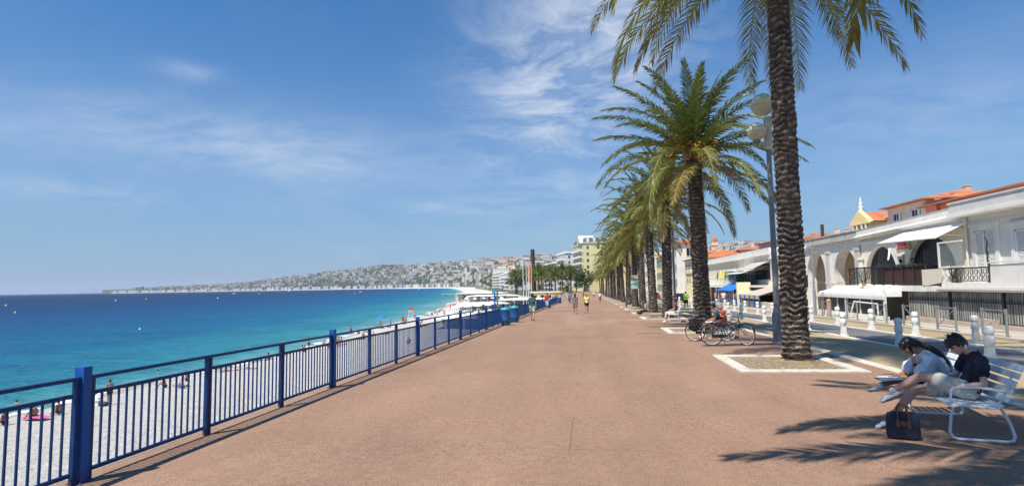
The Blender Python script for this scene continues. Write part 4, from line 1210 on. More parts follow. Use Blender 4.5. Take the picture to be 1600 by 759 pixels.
# -- wing 3: flat-roofed house with shuttered doors
T = thing('shuttered_house', 'pale house with deep flat eaves and white shuttered balcony doors on the right edge', 'building', (19, 22, -.4))
W3 = mat('pale_house_wall', (.74, .73, .70), .85, .05, 1.0, dirt=(.36, .36, .37), dirt_amt=.45, dscale=.7)
mb = MB(); mb.bb(19, 34, 8, 31.95, -1, 4.9); mb.build('wall', W3, T, world=True)
mb = MB(); mb.bb(18.25, 34, 8, 32.15, 4.9, 5.06); mb.build('eave', GW, T, world=True)
mb = MB(); mb.bb(18.32, 34, 8, 32.05, 5.06, 5.56); mb.bb(18.27, 34, 8, 32.1, 5.56, 5.64); mb.build('parapet', mat('parapet_pale', (.64, .64, .61), .85, .08, 1.5, dirt=(.45, .43, .4), dirt_amt=.4), T, world=True)
mb = MB(); mb.bb(18.93, 18.998, 8, 32, 4.45, 4.56); mb.build('moulding', W3, T, world=True)
mb = MB(); mb.tube((18.9, 31.8, 1.4), (18.9, 31.8, 4.9), .06, n=8); mb.build('downpipe', GGy, T, world=True)
def shutter_door(yc, hw, z0, z1, open_=True):
    f = MB(); f.bb(18.90, 18.998, yc - hw - .22, yc - hw, z0, z1 + .2); f.bb(18.90, 18.998, yc + hw, yc + hw + .22, z0, z1 + .2); f.bb(18.86, 18.998, yc - hw - .3, yc + hw + .3, z1 + .2, z1 + .34); f.bb(18.9, 18.998, yc - hw, yc + hw, z1 + .0, z1 + .2)
    fo = f.build('door_frame', W3, T, world=True)
    p = MB(); p.bb(18.975, 18.992, yc - hw, yc + hw, z0, z1); p.build('opening', mat('door_dark', (.10, .10, .12), .5, .1, 3), fo, world=True) if False else p.build('opening', mat('door_dark', (.10, .10, .12), .5, .1, 3), T, world=True)
    for s in (-1, 1):
        sh = MB(); c = yc + s * hw * (.55 if open_ else .5); w2 = hw * .42
        sh.bb(18.93, 18.975, c - w2, c + w2, z0 + .02, z0 + .1); sh.bb(18.93, 18.975, c - w2, c + w2, z1 - .1, z1 - .02)
        for e in (-1, 1): sh.bb(18.93, 18.975, c + e * w2 - .05, c + e * w2 + .05, z0 + .02, z1 - .02)
        z = z0 + .12
        while z < z1 - .1: sh.box((18.955, c, z), (.02, 2 * w2 - .1, .05), 0, 0, Matrix.Rotation(.5, 3, 'Y')); z += .065
        sh.build('shutter', M['white_paint'], T, world=True)
shutter_door(30.5, .72, 1.5, 4.1)
shutter_door(27.6, .95, 2.35, 3.95, False)
for yc in (24.2, 20.6, 17.0, 13.4): shutter_door(yc, .9, 2.35, 3.95, False)
# dark streaks of an old creeper on the wall
mb = MB(); rg = random.Random(9); p = Vector((18.97, 30.35, 1.5)); pts = [p.copy()]
for k in range(14): p = p + Vector((0, rg.uniform(-.06, .09), .17)); pts.append(p.copy())
mb.poly(pts, .05, 6, rs=[.10 - .004 * k for k in range(15)]); mb.build('vine_stem', mat('vine_bark', (.03, .03, .035), .9, .2, 6), T, world=True)

T2 = thing('balcony', 'white solid balcony parapet with a black scrolled iron infill below the shuttered door', 'balcony', (17.3, 26, 1.3))
mb = MB(); mb.bb(16.95, 19, 8, 32.0, 1.2, 1.42); mb.bb(16.85, 17.0, 8, 31.0, 1.30, 1.42); mb.build('slab', GW, T2, world=True)
mb = MB()
mb.prism([(30.55, 1.42), (30.75, 1.42), (30.75, 2.32), (30.3, 2.32), (30.25, 1.6), (27.25, 1.6), (27.2, 2.36), (23, 2.44), (8, 2.44), (8, 1.42)], 'x', 17.02, 17.2)
mb.bb(16.97, 17.25, 8, 27.25, 2.44, 2.50); mb.bb(16.97, 17.25, 30.25, 30.8, 2.32, 2.38)
mb.build('parapet', GW, T2, world=True)
mb = MB(); mb.bb(17.09, 17.13, 27.25, 30.28, 2.24, 2.30); mb.bb(17.09, 17.13, 27.25, 30.28, 1.66, 1.69)
for k in range(10):
    y = 27.42 + k * .30
    mb.tube((17.11, y - .12, 1.67), (17.11, y - .12, 2.26), .012, n=4)
    for zc in (1.83, 2.09): mb.poly([(17.11, y + .10 * math.cos(q * math.pi / 5), zc + .11 * math.sin(q * math.pi / 5)) for q in range(10)], .016, 4, closed=True)
mb.build('ironwork', M['black_metal'], T2, world=True)

# plants on the terrace
def leafy_plant(name, label, cat, loc, nleaf, hgt, leafm, flower=None, seed=1, w=.04):
    t = thing(name, label, cat, loc); rg = random.Random(seed); mb = MB(); fm = MB()
    for k in range(nleaf):
        a = rg.uniform(0, 6.28); e = rg.uniform(.5, 1.45); Lf = hgt * rg.uniform(.6, 1)
        p0 = Vector((0, 0, .1)); pts = [p0 + Vector((math.cos(a) * math.cos(e) * Lf * s, math.sin(a) * math.cos(e) * Lf * s, math.sin(e) * Lf * s - .25 * Lf * s * s * math.cos(e))) for s in (0, .35, .7, 1)]
        sd = Vector((-math.sin(a), math.cos(a), 0)) * w
        for i in range(3): mb.quad(pts[i] - sd * (1 - i * .3), pts[i] + sd * (1 - i * .3), pts[i + 1] + sd * (.7 - i * .33), pts[i + 1] - sd * (.7 - i * .33))
        if flower and rg.random() < .5: fm.ell(pts[3], (.03, .03, .03), nu=6, nv=4)
    mb.build('leaf', leafm, t, fix=False)['kind'] = 'stuff'
    if flower: fm.build('flower', flower, t)
    mb = MB(); mb.lathe((0, 0, 0), [(.10, 0), (.14, .2), (.12, .2), (.11, .15)], 10); mb.build('pot', mat('terracotta', (.42, .17, .09), .8, .1, 3), t)
    return t
ORG = mat('flower_orange', (.80, .22, .03), .6, .2, 5); RDF = mat('flower_red', (.70, .02, .02), .6, .2, 5)
leafy_plant('potted_plant', 'tall spiky green plant with orange and white flowers on the terrace edge', 'plant', (17.0, 38.75, 1.46), 16, 1.3, M['ivy'], ORG, 4)
leafy_plant('potted_plant', 'red flowering plant at the left end of the balcony ironwork', 'plant', (17.35, 30.4, 1.6), 14, 1.1, M['ivy'], RDF, 6)

# ------------------------------------------------------------------ generic town building with individual windows
def window_mesh(w_, h_, kind):
    mb = MB(); 
    mb.bb(-.03, .015, -w_ / 2, w_ / 2, 0, h_, 1)
    mb.bb(-.06, .02, -w_ / 2 - .12, w_ / 2 + .12, -.12, 0, 0)
    if kind == 'shutter':
        for s in (-1, 1): mb.bb(-.09, -.04, s * w_ / 2, s * (w_ / 2 + w_ * .48), 0, h_, 2)
    mb.bb(-.05, .0, -.03, .03, 0, h_, 0)
    return mb
SH_G = mat('shutter_greygreen', (.22, .27, .24), .7, .1, 3); SH_B = mat('shutter_pale', (.50, .55, .56), .7, .1, 3)
WM = {}
for nm, shm in (('green', SH_G), ('pale', SH_B)):
    WM[nm] = window_mesh(1.0, 1.7, 'shutter').mesh('window', [M['white_paint'], M['dark_glass'], shm])
WM['plain'] = window_mesh(1.2, 1.5, 'plain').mesh('window', [M['white_paint'], M['dark_glass'], SH_G])
WM['dormer'] = None

def town_house(label, x, y, wx, wy, zb, zt, wall, roof='tile', wk='green', rz=0.0, fl=None, sides=('w', 's'), nwin=60, name='town_house', cat='house', group=None, over=.45, ridge='y', rh=1.3):
    """box house: x,y = corner nearest the camera and the sea; wx,wy sizes; west side faces the sea, south side faces the camera"""
    t = thing(name, label, cat, (x, y, zb), rz, group); H = zt - zb
    mb = MB(); mb.bb(0, wx, 0, wy, 0, H); mb.bb(-.06, wx + .06, -.06, wy + .06, H - .35, H - .18); mb.build('wall', wall, t)
    mb = MB(); o = over
    if roof == 'tile':
        if ridge == 'y':
            i = min(wx / 2 + o, wy / 2 + o); mb.v = [(-o, -o, H), (wx + o, -o, H), (wx + o, wy + o, H), (-o, wy + o, H), (wx / 2, -o + i * .9, H + rh), (wx / 2, wy + o - i * .9, H + rh)]
            mb.f = [(0, 1, 4), (1, 2, 5, 4), (2, 3, 5), (3, 0, 4, 5), (3, 2, 1, 0)]
        else:
            i = min(wx / 2 + o, wy / 2 + o); mb.v = [(-o, -o, H), (wx + o, -o, H), (wx + o, wy + o, H), (-o, wy + o, H), (-o + i * .9, wy / 2, H + rh), (wx + o - i * .9, wy / 2, H + rh)]
            mb.f = [(0, 1, 5, 4), (1, 2, 5), (2, 3, 4, 5), (3, 0, 4), (3, 2, 1, 0)]
        mb.m = [0] * 5
        mb.bb(-o, wx + o, -o, wy + o, H - .12, H - .002)
        ro = mb.build('roof', M['roof_tile'] if rnd.random() < .6 else M['roof_rust'], t)
    elif roof == 'flat':
        mb.bb(-.15, wx + .15, -.15, wy + .15, H, H + .35); ro = mb.build('roof', wall, t)
    if roof == 'tile' and wx > 5:
        c_ = MB(); cx_, cy_ = wx * rnd.uniform(.3, .7), wy * rnd.uniform(.3, .7); c_.bb(cx_, cx_ + .5, cy_, cy_ + .8, H, H + rh + .7); c_.bb(cx_ - .06, cx_ + .56, cy_ - .06, cy_ + .86, H + rh + .7, H + rh + .8); c_.build('chimney', wall, ro)
    fh = 3.0; cnt = 0; z = H - 2.65
    while z > .4 and cnt < nwin:
        if 'w' in sides:
            k = max(1, int(wy / 2.9))
            for i in range(k):
                if cnt >= nwin: break
                link('window', WM[wk], t, (-.005, wy * (i + .5) / k, z)); cnt += 1
        if 's' in sides:
            k = max(1, int(wx / 2.9))
            for i in range(k):
                if cnt >= nwin: break
                link('window', WM[wk], t, (wx * (i + .5) / k, -.005, z), (0, 0, math.pi / 2)); cnt += 1
        z -= fh
    return t
# ------------------------------------------------------------------ rest of the sea-front row beyond the arches
def dish(parent, p):
    mb = MB(); mb.lathe(p, [(.02, 0), (.22, .05), (.34, .14), (.36, .16)], 12); mb.build('satellite_dish', M['white_paint'], parent)

# low houses in the row
def row_block(label, y0, y1, zt, wall, x=19.0, awn=None, feats=()):
    t = thing('seafront_building', label, 'building', (x, y0, gz(y0)), 0)
    mb = MB(); mb.bb(x, x + 12, y0, y1, gz(y1) - 1, zt); mb.build('wall', wall, t, world=True)
    mb = MB(); mb.bb(x - .35, x + 12.1, y0 + .01, y1 - .01, zt, zt + .18); mb.bb(x - .25, x + 12, y0 + .02, y1 - .02, zt + .18, zt + .75); mb.build('parapet', GW, t, world=True)
    return t
t = row_block('beige low building just left of the arches, half hidden by the nearest trunk', 55.3, 63.5, 4.1, M['plaster_cream'])
for yy in (57.2, 60.0, 62.2):
    mb = MB(); mb.bb(18.9, 18.99, yy - .7, yy + .7, -.7, 1.3); mb.build('door', M['dark_wood'], t, world=True)
    mb = MB(); mb.bb(18.9, 18.99, yy - .6, yy + .6, 2.0, 3.5); mb.build('window', M['dark_glass'], t, world=True)
t = row_block('white flat roofed restaurant building with a wide beige awning', 63.5, 74.5, 4.6, GW)
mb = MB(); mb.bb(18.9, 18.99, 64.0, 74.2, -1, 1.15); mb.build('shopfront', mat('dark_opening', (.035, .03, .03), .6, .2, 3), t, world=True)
mb = MB(); mb.bb(18.93, 18.99, 64.2, 69.5, 2.0, 3.7); mb.build('window', M['dark_glass'], t, world=True)
mb = MB(); mb.bb(17.0, 19, 63.5, 74.4, 1.18, 1.4); mb.build('terrace_slab', M['plaster_grey'], t, world=True)
def awning(label, x0, x1, y0, y1, z0, z1, m, val=.35, trim=None):
    t2 = thing('awning', label, 'awning', (x1, (y0 + y1) / 2, z1))
    mb = MB(); mb.v = [(x1, y0, z1), (x1, y1, z1), (x0, y1, z0), (x0, y0, z0), (x1, y0, z1 + .03), (x1, y1, z1 + .03), (x0, y1, z0 + .03), (x0, y0, z0 + .03)]
    mb.f = [(0, 1, 2, 3), (7, 6, 5, 4), (0, 4, 5, 1), (2, 6, 7, 3), (1, 5, 6, 2), (3, 7, 4, 0)]; mb.m = [0] * 6
    mb.build('canvas', m, t2, world=True)
    mb = MB(); mb.bb(x0 - .02, x0, y0, y1, z0 - val, z0 + .02); mb.build('valance', m, t2, world=True)
    for y in (y0 + .2, y1 - .2):
        mb = MB(); mb.tube((x0 + .05, y, z0), (x1 - .05, y, z1 - .5), .025, n=5); mb.build('arm', M['grey_metal'], t2, world=True)
    return t2
awning('wide beige awning left of the lamp post, low over the dark restaurant front', 15.9, 18.95, 57.6, 73.4, .45, 1.35, M['awning_beige'])
awning('cream upper awning on the white restaurant building', 17.2, 18.95, 64.2, 70.4, 3.15, 3.95, M['awning_beige'], .05)
awning('narrow white awning above the green ivy', 16.6, 18.95, 66.5, 73.8, 2.75, 3.15, M['awning_white'], .05)
# ivy-clad screen
t = thing('ivy_screen', 'bright green ivy covered screen on the upper terrace', 'hedge', (17.6, 70.5, 1.4)); rg = random.Random(17); mb = MB()
for k in range(900):
    p = Vector((rg.uniform(17.4, 17.8), rg.uniform(68.8, 72.2), rg.uniform(1.4, 3.0))); s = rg.uniform(.05, .1)
    a = Vector((rg.uniform(-1, 1), rg.uniform(-1, 1), rg.uniform(-1, 1))).normalized(); b2 = a.cross(Vector((.3, .5, .8))).normalized()
    mb.quad(p - a * s, p - b2 * s, p + a * s, p + b2 * s)
mb.build('leaf', M['ivy'], t, world=True, fix=False)['kind'] = 'stuff'
mb = MB(); mb.bb(17.55, 17.65, 68.8, 72.2, 1.4, 3.0); mb.build('panel', M['black_metal'], t, world=True)
# blue posts by the low wall
mb = MB(); mb.bb(16.2, 16.5, 56.0, 73.0, gz(64) - .3, gz(64) + .62); tag(mb.build('low_wall', mat('sand_wall', (.55, .48, .36), .9, .1, 2)), 'low sand coloured wall in front of the beige awning', 'wall')
for k in range(9):
    y = 57.0 + k * 1.75
    o = MB(); o.tube((0, 0, 0), (0, 0, 1.15), .06, n=10); o.ell((0, 0, 1.17), (.075,) * 3, nu=10, nv=6); q = o.build('blue_post', M['railing_blue']); q.location = (15.75, y, gz(y) - .05)
    tag(q, '%s slim blue post before the beige awning' % ORD[k], 'post', 'slim blue posts before the beige awning')

t = row_block('long white low building with a pale painted parapet behind the surfboards', 74.5, 100, 4.55, M['plaster_cream'])
for yy in (76, 80, 84, 88, 92, 96):
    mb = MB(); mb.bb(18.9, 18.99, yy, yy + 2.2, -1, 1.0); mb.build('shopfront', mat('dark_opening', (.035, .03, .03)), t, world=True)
mb = MB(); mb.bb(17.0, 19, 74.6, 98, 1.1, 1.3); mb.build('terrace_slab', GW, t, world=True)
T2 = thing('terrace_railing', 'white open railing of the terrace with the surfboards', 'railing', (17.05, 86, 1.3))
mb = MB(); mb.bb(17.0, 17.06, 74.8, 98, 2.2, 2.28); mb.bb(17.0, 17.06, 74.8, 98, 1.4, 1.45)
y = 74.8
while y < 98: mb.bb(17.0, 17.06, y, y + .05, 1.3, 2.22); y += .45
mb.build('rail', M['white_paint'], T2, world=True)
# surfboards and wetsuits
def board(label, y, m, x=18.5, z=1.55, h=1.9):
    mb = MB(); n = 14; pts = [(.26 * math.sin(math.pi * (i / n) ** .9) ** .7 if 0 < i < n else .0, h * i / n) for i in range(n + 1)]
    out = [(a, b) for a, b in pts] + [(-a, b) for a, b in reversed(pts[1:-1])]
    mb.add([(-.03, a, b) for a, b in out] + [(.03, a, b) for a, b in out], [tuple(range(len(out))), tuple(range(2 * len(out) - 1, len(out) - 1, -1))] + [(i, (i + 1) % len(out), (i + 1) % len(out) + len(out), i + len(out)) for i in range(len(out))])
    o = mb.build('surfboard', m); o.location = (x, y, z); o.rotation_euler = (0, R(8), 0); o.scale = (1, 1.9, 1); tag(o, label, 'surfboard')
board('brown surfboard leaning on the wall, leftmost of the boards', 88.2, mat('board_brown', (.20, .12, .05)))
board('brown and yellow board between the two yellow ones', 84.6, mat('board_brown', (.20, .12, .05)), x=18.7)
board('bright yellow surfboard, left one of the pair', 85.8, mat('board_yellow', (.80, .80, .04)), x=18.3)
board('bright yellow surfboard, right one of the pair', 83.6, mat('board_yellow', (.80, .80, .04)), x=18.3)
for k, y in enumerate((81.4, 79.9, 78.4)):
    board(['white surfboard next to the yellow pair', 'middle one of the three white surfboards', 'rightmost white surfboard beside the pale blue wall'][k], y, mat('board_white', (.7, .72, .72)))
t = thing('kiosk', 'pale blue upper room with dark windows beside the green ivy', 'kiosk', (17.4, 74, 1.3))
mb = MB(); mb.bb(17.4, 18.9, 72.6, 77.0, 1.3, 3.1); mb.build('wall', mat('pale_blue_wall', (.50, .62, .64), .8, .08, 2), t, world=True)
mb = MB(); mb.bb(17.34, 17.395, 72.9, 75.6, 1.9, 2.8); mb.build('window', M['dark_glass'], t, world=True)
mb = MB(); mb.bb(17.0, 19, 72.4, 77.2, 3.1, 3.2); mb.build('roof', GW, t, world=True)

# stall with blue awning, racks of clothes
awning('bright blue awning of the beachwear stall', 15.55, 17.3, 66.4, 74.4, .85, 1.62, M['awning_blue'], .12)
t = thing('market_stall', 'beachwear stall with hanging clothes under the blue awning', 'stall', (16.5, 70, gz(70)))
mb = MB()
for x in (15.7, 17.2):
    for y in (66.6, 74.0): mb.tube((x, y, gz(70)), (x, y, .9 if x < 16 else 1.5), .04, n=6)
mb.build('frame', M['white_paint'], t, world=True)
mb = MB(); mb.bb(17.2, 17.3, 66.4, 74.4, gz(70), 1.1); mb.build('back_panel', mat('stall_dark', (.06, .06, .07)), t, world=True)
cols = [(.6, .08, .1), (.08, .1, .2), (.7, .65, .6), (.5, .2, .25), (.1, .1, .1), (.75, .5, .45), (.2, .3, .5)]
for k in range(15):
    y = 66.9 + k * .49; c = cols[k % 7]; rg = random.Random(k)
    mb = MB(); h = rg.uniform(.6, 1.1); mb.prism([(y, .62 - h), (y + .3, .62 - h), (y + .36, .55), (y + .22, .68), (y + .12, .68), (y - .06, .55)], 'x', 15.9, 16.05)
    mb.build('garment', mat('cloth_%d' % (k % 7), c, .9, .15, 5), t, world=True)
mb = MB(); mb.tube((15.97, 66.7, .7), (15.97, 74.2, .7), .02, n=6); mb.build('rail', M['steel'], t, world=True)
# white posts and low walls before the stall
t = thing('stair_wall', 'pale slanting pier wall right of the blue awning', 'wall', (16.0, 65.4, gz(65)))
mb = MB(); mb.prism([(65.0, -1), (65.5, -1), (65.75, 1.75), (65.35, 1.75)], 'x', 15.8, 17.2); mb.build('pier', M['plaster_paleyellow'], t, world=True)

# further houses of the row
town_house('cream house with orange roof behind the green shirted walker', 18.2, 101, 10, 13, -2, 6.0, M['plaster_cream'], wk='green', fl=2)
town_house('white narrow tower house left of the third palm trunk', 17.0, 116, 5, 6, -2, 9.6, GW, wk='plain', rh=.9)
town_house('sand coloured house with rust roof left of the third palm', 17.5, 124, 9, 14, -2, 6.6, M['plaster_sand'], wk='pale')
town_house('yellow seafront house between the far palms', 18.0, 141, 9, 18, -3, 8.4, M['plaster_yellow'], wk='green')
town_house('white seafront building glimpsed between the far palm trunks', 17.5, 162, 12, 30, -3, 9.5, GW, roof='flat', wk='plain')
town_house('pale seafront block at the far end of the palm row', 17.0, 196, 12, 60, -3, 11.5, M['plaster_paleyellow'], roof='flat', wk='green')
# striped arched porch
t = thing('arched_porch', 'pale porch with two tall slanting arches behind the green shirted walker', 'porch', (16.2, 100, -1.2))
mb = MB(); arch_wall(mb, 16.2, .4, 95.6, 101.0, -1.4, 3.3, [(97.0, .8, 1.4, 1.2, -1.4), (99.4, .8, 1.4, 1.2, -1.4)]); mb.bb(16.0, 17.4, 95.4, 101.2, 3.3, 3.9); mb.build('wall', M['plaster_paleyellow'], t, world=True)

# old-town row behind, facing us over the low roofs
town_house('pink old town house with three rows of windows left of the lamp post', 24.4, 125, 6.4, 9, -2, 7.9, M['plaster_pink'], wk='green', ridge='x', rh=1.0)
town_house('cream old town house with grey shutters, second behind the low white roof', 30.9, 124, 5.5, 9, -2, 8.3, M['plaster_cream'], wk='pale', ridge='x', rh=1.0)
town_house('pale yellow old town house with orange roof nearest the lamp post', 36.6, 123, 11, 9, -2, 8.2, M['plaster_paleyellow'], wk='pale', ridge='x', rh=1.1)
town_house('sand coloured old town house behind the second palm trunk', 15.0 + 4, 130, 5.2, 9, -2, 8.5, M['plaster_sand'], wk='green', ridge='x', rh=1.0)
t = thing('church_tower', 'slender pale tower rising just right of the second palm trunk', 'tower', (27.4, 131, -2))
mb = MB(); mb.bb(26.9, 28.1, 131, 132.2, -2, 10.6); mb.bb(26.75, 28.25, 130.85, 132.35, 9.8, 10.1); mb.build('shaft', M['plaster_cream'], t, world=True)
mb = MB(); mb.lathe((27.5, 131.6, 10.6), [(.75, 0), (.6, .5), (.3, 1.0), (.02, 1.3)], 8); mb.build('cap', M['roof_tile'], t, world=True)
for i, (x, y, wx, wy, zt_, m_, wk) in enumerate([(34, 97, 8, 9, 7.9, 'plaster_sand', 'green'), (34.5, 88, 8, 8.5, 7.9, 'plaster_cream', 'pale'), (27, 70.0, 6, 7.5, 6.3, 'plaster_cream', 'green'), (30, 84, 5, 8, 7.6, 'plaster_yellow', 'pale'), (33, 106, 10, 12, 9.0, 'plaster_pink', 'green')]):
    town_house(['sand house with rust roof low over the arches', 'cream house with orange roof seen over the arches', 'small cream house with orange roof right behind the arches', 'yellow house peeping over the arches by the dark chimney', 'pink house farthest back above the arches'][i], x, y, wx, wy, -1, zt_, M[m_], wk=wk, rh=.9)
# baroque yellow church
t = thing('church', 'yellow baroque church with pediment gable and small white lantern above the arcade roof', 'church', (36.2, 80, -1))
mb = MB(); mb.bb(36.2, 46, 80, 84.6, -1, 9.3); mb.build('wall', M['plaster_yellow'], t, world=True)
mb = MB(); mb.prism([(79.6, 9.3), (85.0, 9.3), (84.8, 9.6), (82.3, 11.0), (79.8, 9.6)], 'x', 35.9, 36.5); mb.bb(35.85, 36.2, 79.6, 85.0, 9.1, 9.3); mb.build('pediment', M['plaster_yellow'], t, world=True)
mb = MB(); mb.v = [(36.5, 79.6, 9.35), (46, 79.6, 9.35), (46, 85, 9.35), (36.5, 85, 9.35), (36.5, 82.3, 10.75), (46, 82.3, 10.75)]; mb.f = [(0, 1, 5, 4), (2, 3, 4, 5), (0, 4, 3), (1, 2, 5)]; mb.m = [0] * 4; mb.build('roof', M['roof_tile'], t, world=True)
mb = MB()
mb.bb(38.2, 39.2, 79.0, 80, 7.5, 9.9); mb.bb(38.0, 39.4, 78.8, 80, 9.7, 9.9)
mb.build('side_gable', M['plaster_yellow'], t, world=True)
for y in (80.5, 81.6, 83.0, 84.1):
    mb = MB(); mb.tube((36.05, y, 5), (36.05, y, 9.1), .2, n=10); mb.build('column', M['plaster_cream'], t, world=True)
mb = MB(); mb.bb(36.1, 36.19, 81.95, 82.65, 6.2, 8.6); mb.build('window', M['dark_glass'], t, world=True)
for x in (37.3, 40.2, 42.4):
    mb = MB(); mb.bb(x, x + .5, 79.93, 79.99, 7.5, 8.6); mb.build('window', M['dark_glass'], t, world=True)
mb = MB(); mb.tube((36.3, 82.3, 10.9), (36.3, 82.3, 11.35), .25, n=8); mb.lathe((36.3, 82.3, 11.35), [(.3, 0), (.18, .3), (.22, .5), (.12, .8), (.14, 1.0), (.03, 1.5)], 8); mb.build('lantern', M['white_paint'], t, world=True)
# cream four-storey house and long orange palazzo
t = town_house('tall sand and cream house with grey shutters above the terrace roof', 34, 63.2, 10, 7.4, -1, 9.9, M['plaster_sand'], wk='pale', rh=1.2, over=.7)
t = town_house('long orange red house with deep tiled eaves above the roof on the right', 34.2, 34, 12, 28.8, -1, 9.1, M['plaster_orange'], wk='green', rh=1.5, over=.9, nwin=70)
dish(t, (-.2, 27, 10.4)); dish(t, (-.2, 25, 10.6)); 
# red end panel
mb = MB(); mb.bb(33.9, 34.1, 61.2, 63.0, 5, 9.0); tag(mb.build('house_front', mat('coral_plaster', (.70, .20, .13), .8, .1, 1)), 'narrow coral red house front between the sand house and the orange one', 'house')
mb = MB(); mb.bb(40, 48, 40, 52, 9, 11.4); mb.bb(39.8, 48.2, 39.8, 52.2, 11.4, 11.6); t = tag(mb.build('grey_penthouse', mat('slate_roof', (.22, .23, .24), .7, .1, 2)), 'grey roof structure rising behind the orange tiles at top right', 'building')

# traffic light, camera lamp, tall post
t = thing('traffic_light', 'black traffic light on a thin pole before the left tall arch', 'traffic light', (15, 43.0, gz(43)))
mb = MB(); mb.tube((0, 0, 0), (0, 0, 2.6), .05, n=8); mb.build('pole', M['grey_metal'], t)
mb = MB(); mb.bb(-.16, .16, -.14, .14, 1.85, 2.75); mb.build('housing', M['black_metal'], t)
for k in range(3): mb = MB(); mb.tube((0, -.14, 2.0 + k * .29), (0, -.19, 2.0 + k * .29), .09, n=10); mb.build('lens', mat('lens_dark', (.03, .03, .03), .2), t)
mb = MB(); mb.bb(-.1, .1, -.1, .1, .55, 1.05); mb.build('control_box', M['black_metal'], t)
t = thing('white_mast', 'slim white mast beside the left corner of the tall arches', 'mast', (15.2, 44.2, gz(44)))
mb = MB(); mb.tube((0, 0, 0), (0, 0, 5.2), .06, .05, n=8); mb.build('pole', M['white_paint'], t); mb = MB(); mb.bb(-.1, .1, -.1, .1, 5.2, 5.3); mb.build('cap', M['white_paint'], t)
t = thing('camera_mast', 'grey mast with a white camera dome before the left tall arch', 'mast', (15.0, 41.4, gz(41)))
mb = MB(); mb.tube((0, 0, 0), (0, 0, 4.55), .075, .055, n=8); mb.tube((0, 0, 4.5), (-.35, .15, 4.62), .03, n=6); mb.build('pole', M['grey_metal'], t)
mb = MB(); mb.tube((0, 0, 0), (0, 0, 1.7), .10, n=8); mb.build('base', M['grey_metal'], t)
mb = MB(); mb.ell((-.45, .2, 4.5), (.17, .17, .2), nu=12, nv=8); mb.bb(-.6, -.3, .08, .32, 4.62, 4.72); mb.build('dome', M['white_paint'], t)
# red bollard cone by the arch
mb = MB(); mb.tube((0, 0, 0), (0, 0, 1.0), .14, .12, n=12); mb.ell((0, 0, 1.0), (.15, .15, .12), nu=12, nv=6); o = mb.build('terracotta_post', mat('terracotta_post', (.55, .28, .2), .8)); o.location = (15.3, 39.9, gz(40) - .03); tag(o, 'stubby pinkish post at the foot of the camera mast', 'post')
# green direction sign
t = thing('direction_sign', 'mint green direction sign of two boards under a beige one, before the seventh palm', 'sign', (4.9, 62.5, gz(62)))
mb = MB(); mb.tube((0, 0, 0), (0, 0, 3.45), .05, n=8); mb.build('pole', mat('brown_pole', (.10, .06, .04), .6), t)
MINT = mat('mint', (.36, .66, .52), .5, .06, 4); INK = mat('ink', (.04, .12, .10), .6)
for z, m_ in ((3.25, mat('sign_beige', (.45, .42, .30), .6, .08, 4)), (2.72, MINT), (2.22, MINT)):
    mb = MB(); mb.prism([(-.5, z - .2), (.55, z - .2), (.55, z + .2), (-.5, z + .2), (-.62, z)], 'y', -.06, -.03); o = mb.build('sign_board', m_, t)
# potted palm tub far down the promenade
t = thing('palm_tub', 'short palm in a square white tub far down the promenade', 'potted palm', (-7.6, 190, gz(190)))
mb = MB(); mb.prism([(-.8, -.8), (.8, -.8), (.95, .95), (-.95, .95)], 'z', 0, 1.6); mb.build('tub', M['white_paint'], t)
c = link('crown', CR_LOW[0], t, (0, 0, 2.2), None, (.62, .62, .62))
mb = MB(); mb.tube((0, 0, 1.5), (0, 0, 2.3), .3, .35, 8); mb.build('trunk', M['bark'], t)

# shop and street clutter on the far pavement
def parked_scooter(label, x, y, m):
    t = thing('scooter', label, 'scooter', (x, y, gz(y) + LO + .09), R(80))
    for yy in (-.6, .6):
        mb = MB(); mb.poly([(0, yy + .2 * math.cos(a), .22 + .2 * math.sin(a)) for a in [i * math.pi / 8 for i in range(16)]], .05, 6, closed=True); mb.build('wheel', M['rubber'], t)
    mb = MB(); mb.prism([(-.85, .45), (-.75, .72), (-.1, .74), (.05, .32), (.35, .30), (.5, .95), (.62, .95), (.72, .42), (.62, .38), (.45, .2), (-.4, .2), (-.7, .35)], 'x', -.14, .14); o = mb.build('body', m, t); md = o.modifiers.new('b', 'BEVEL'); md.width = .04; md.segments = 2
    mb = MB(); mb.ell((0, -.42, .78), (.15, .36, .07)); mb.build('seat', M['rubber'], t, smooth=True)
    mb = MB(); mb.tube((-.3, .5, 1.05), (.3, .5, 1.05), .018); mb.tube((0, .56, .9), (0, .5, 1.05), .02); mb.build('handlebar', M['black_metal'], t)
parked_scooter('dark scooter parked before the beige building left of the arches', 16.4, 52.5, mat('scooter_dark', (.04, .05, .07), .3))
parked_scooter('red scooter parked beside the dark one before the arches', 16.4, 50.2, mat('scooter_red', (.35, .03, .03), .3))
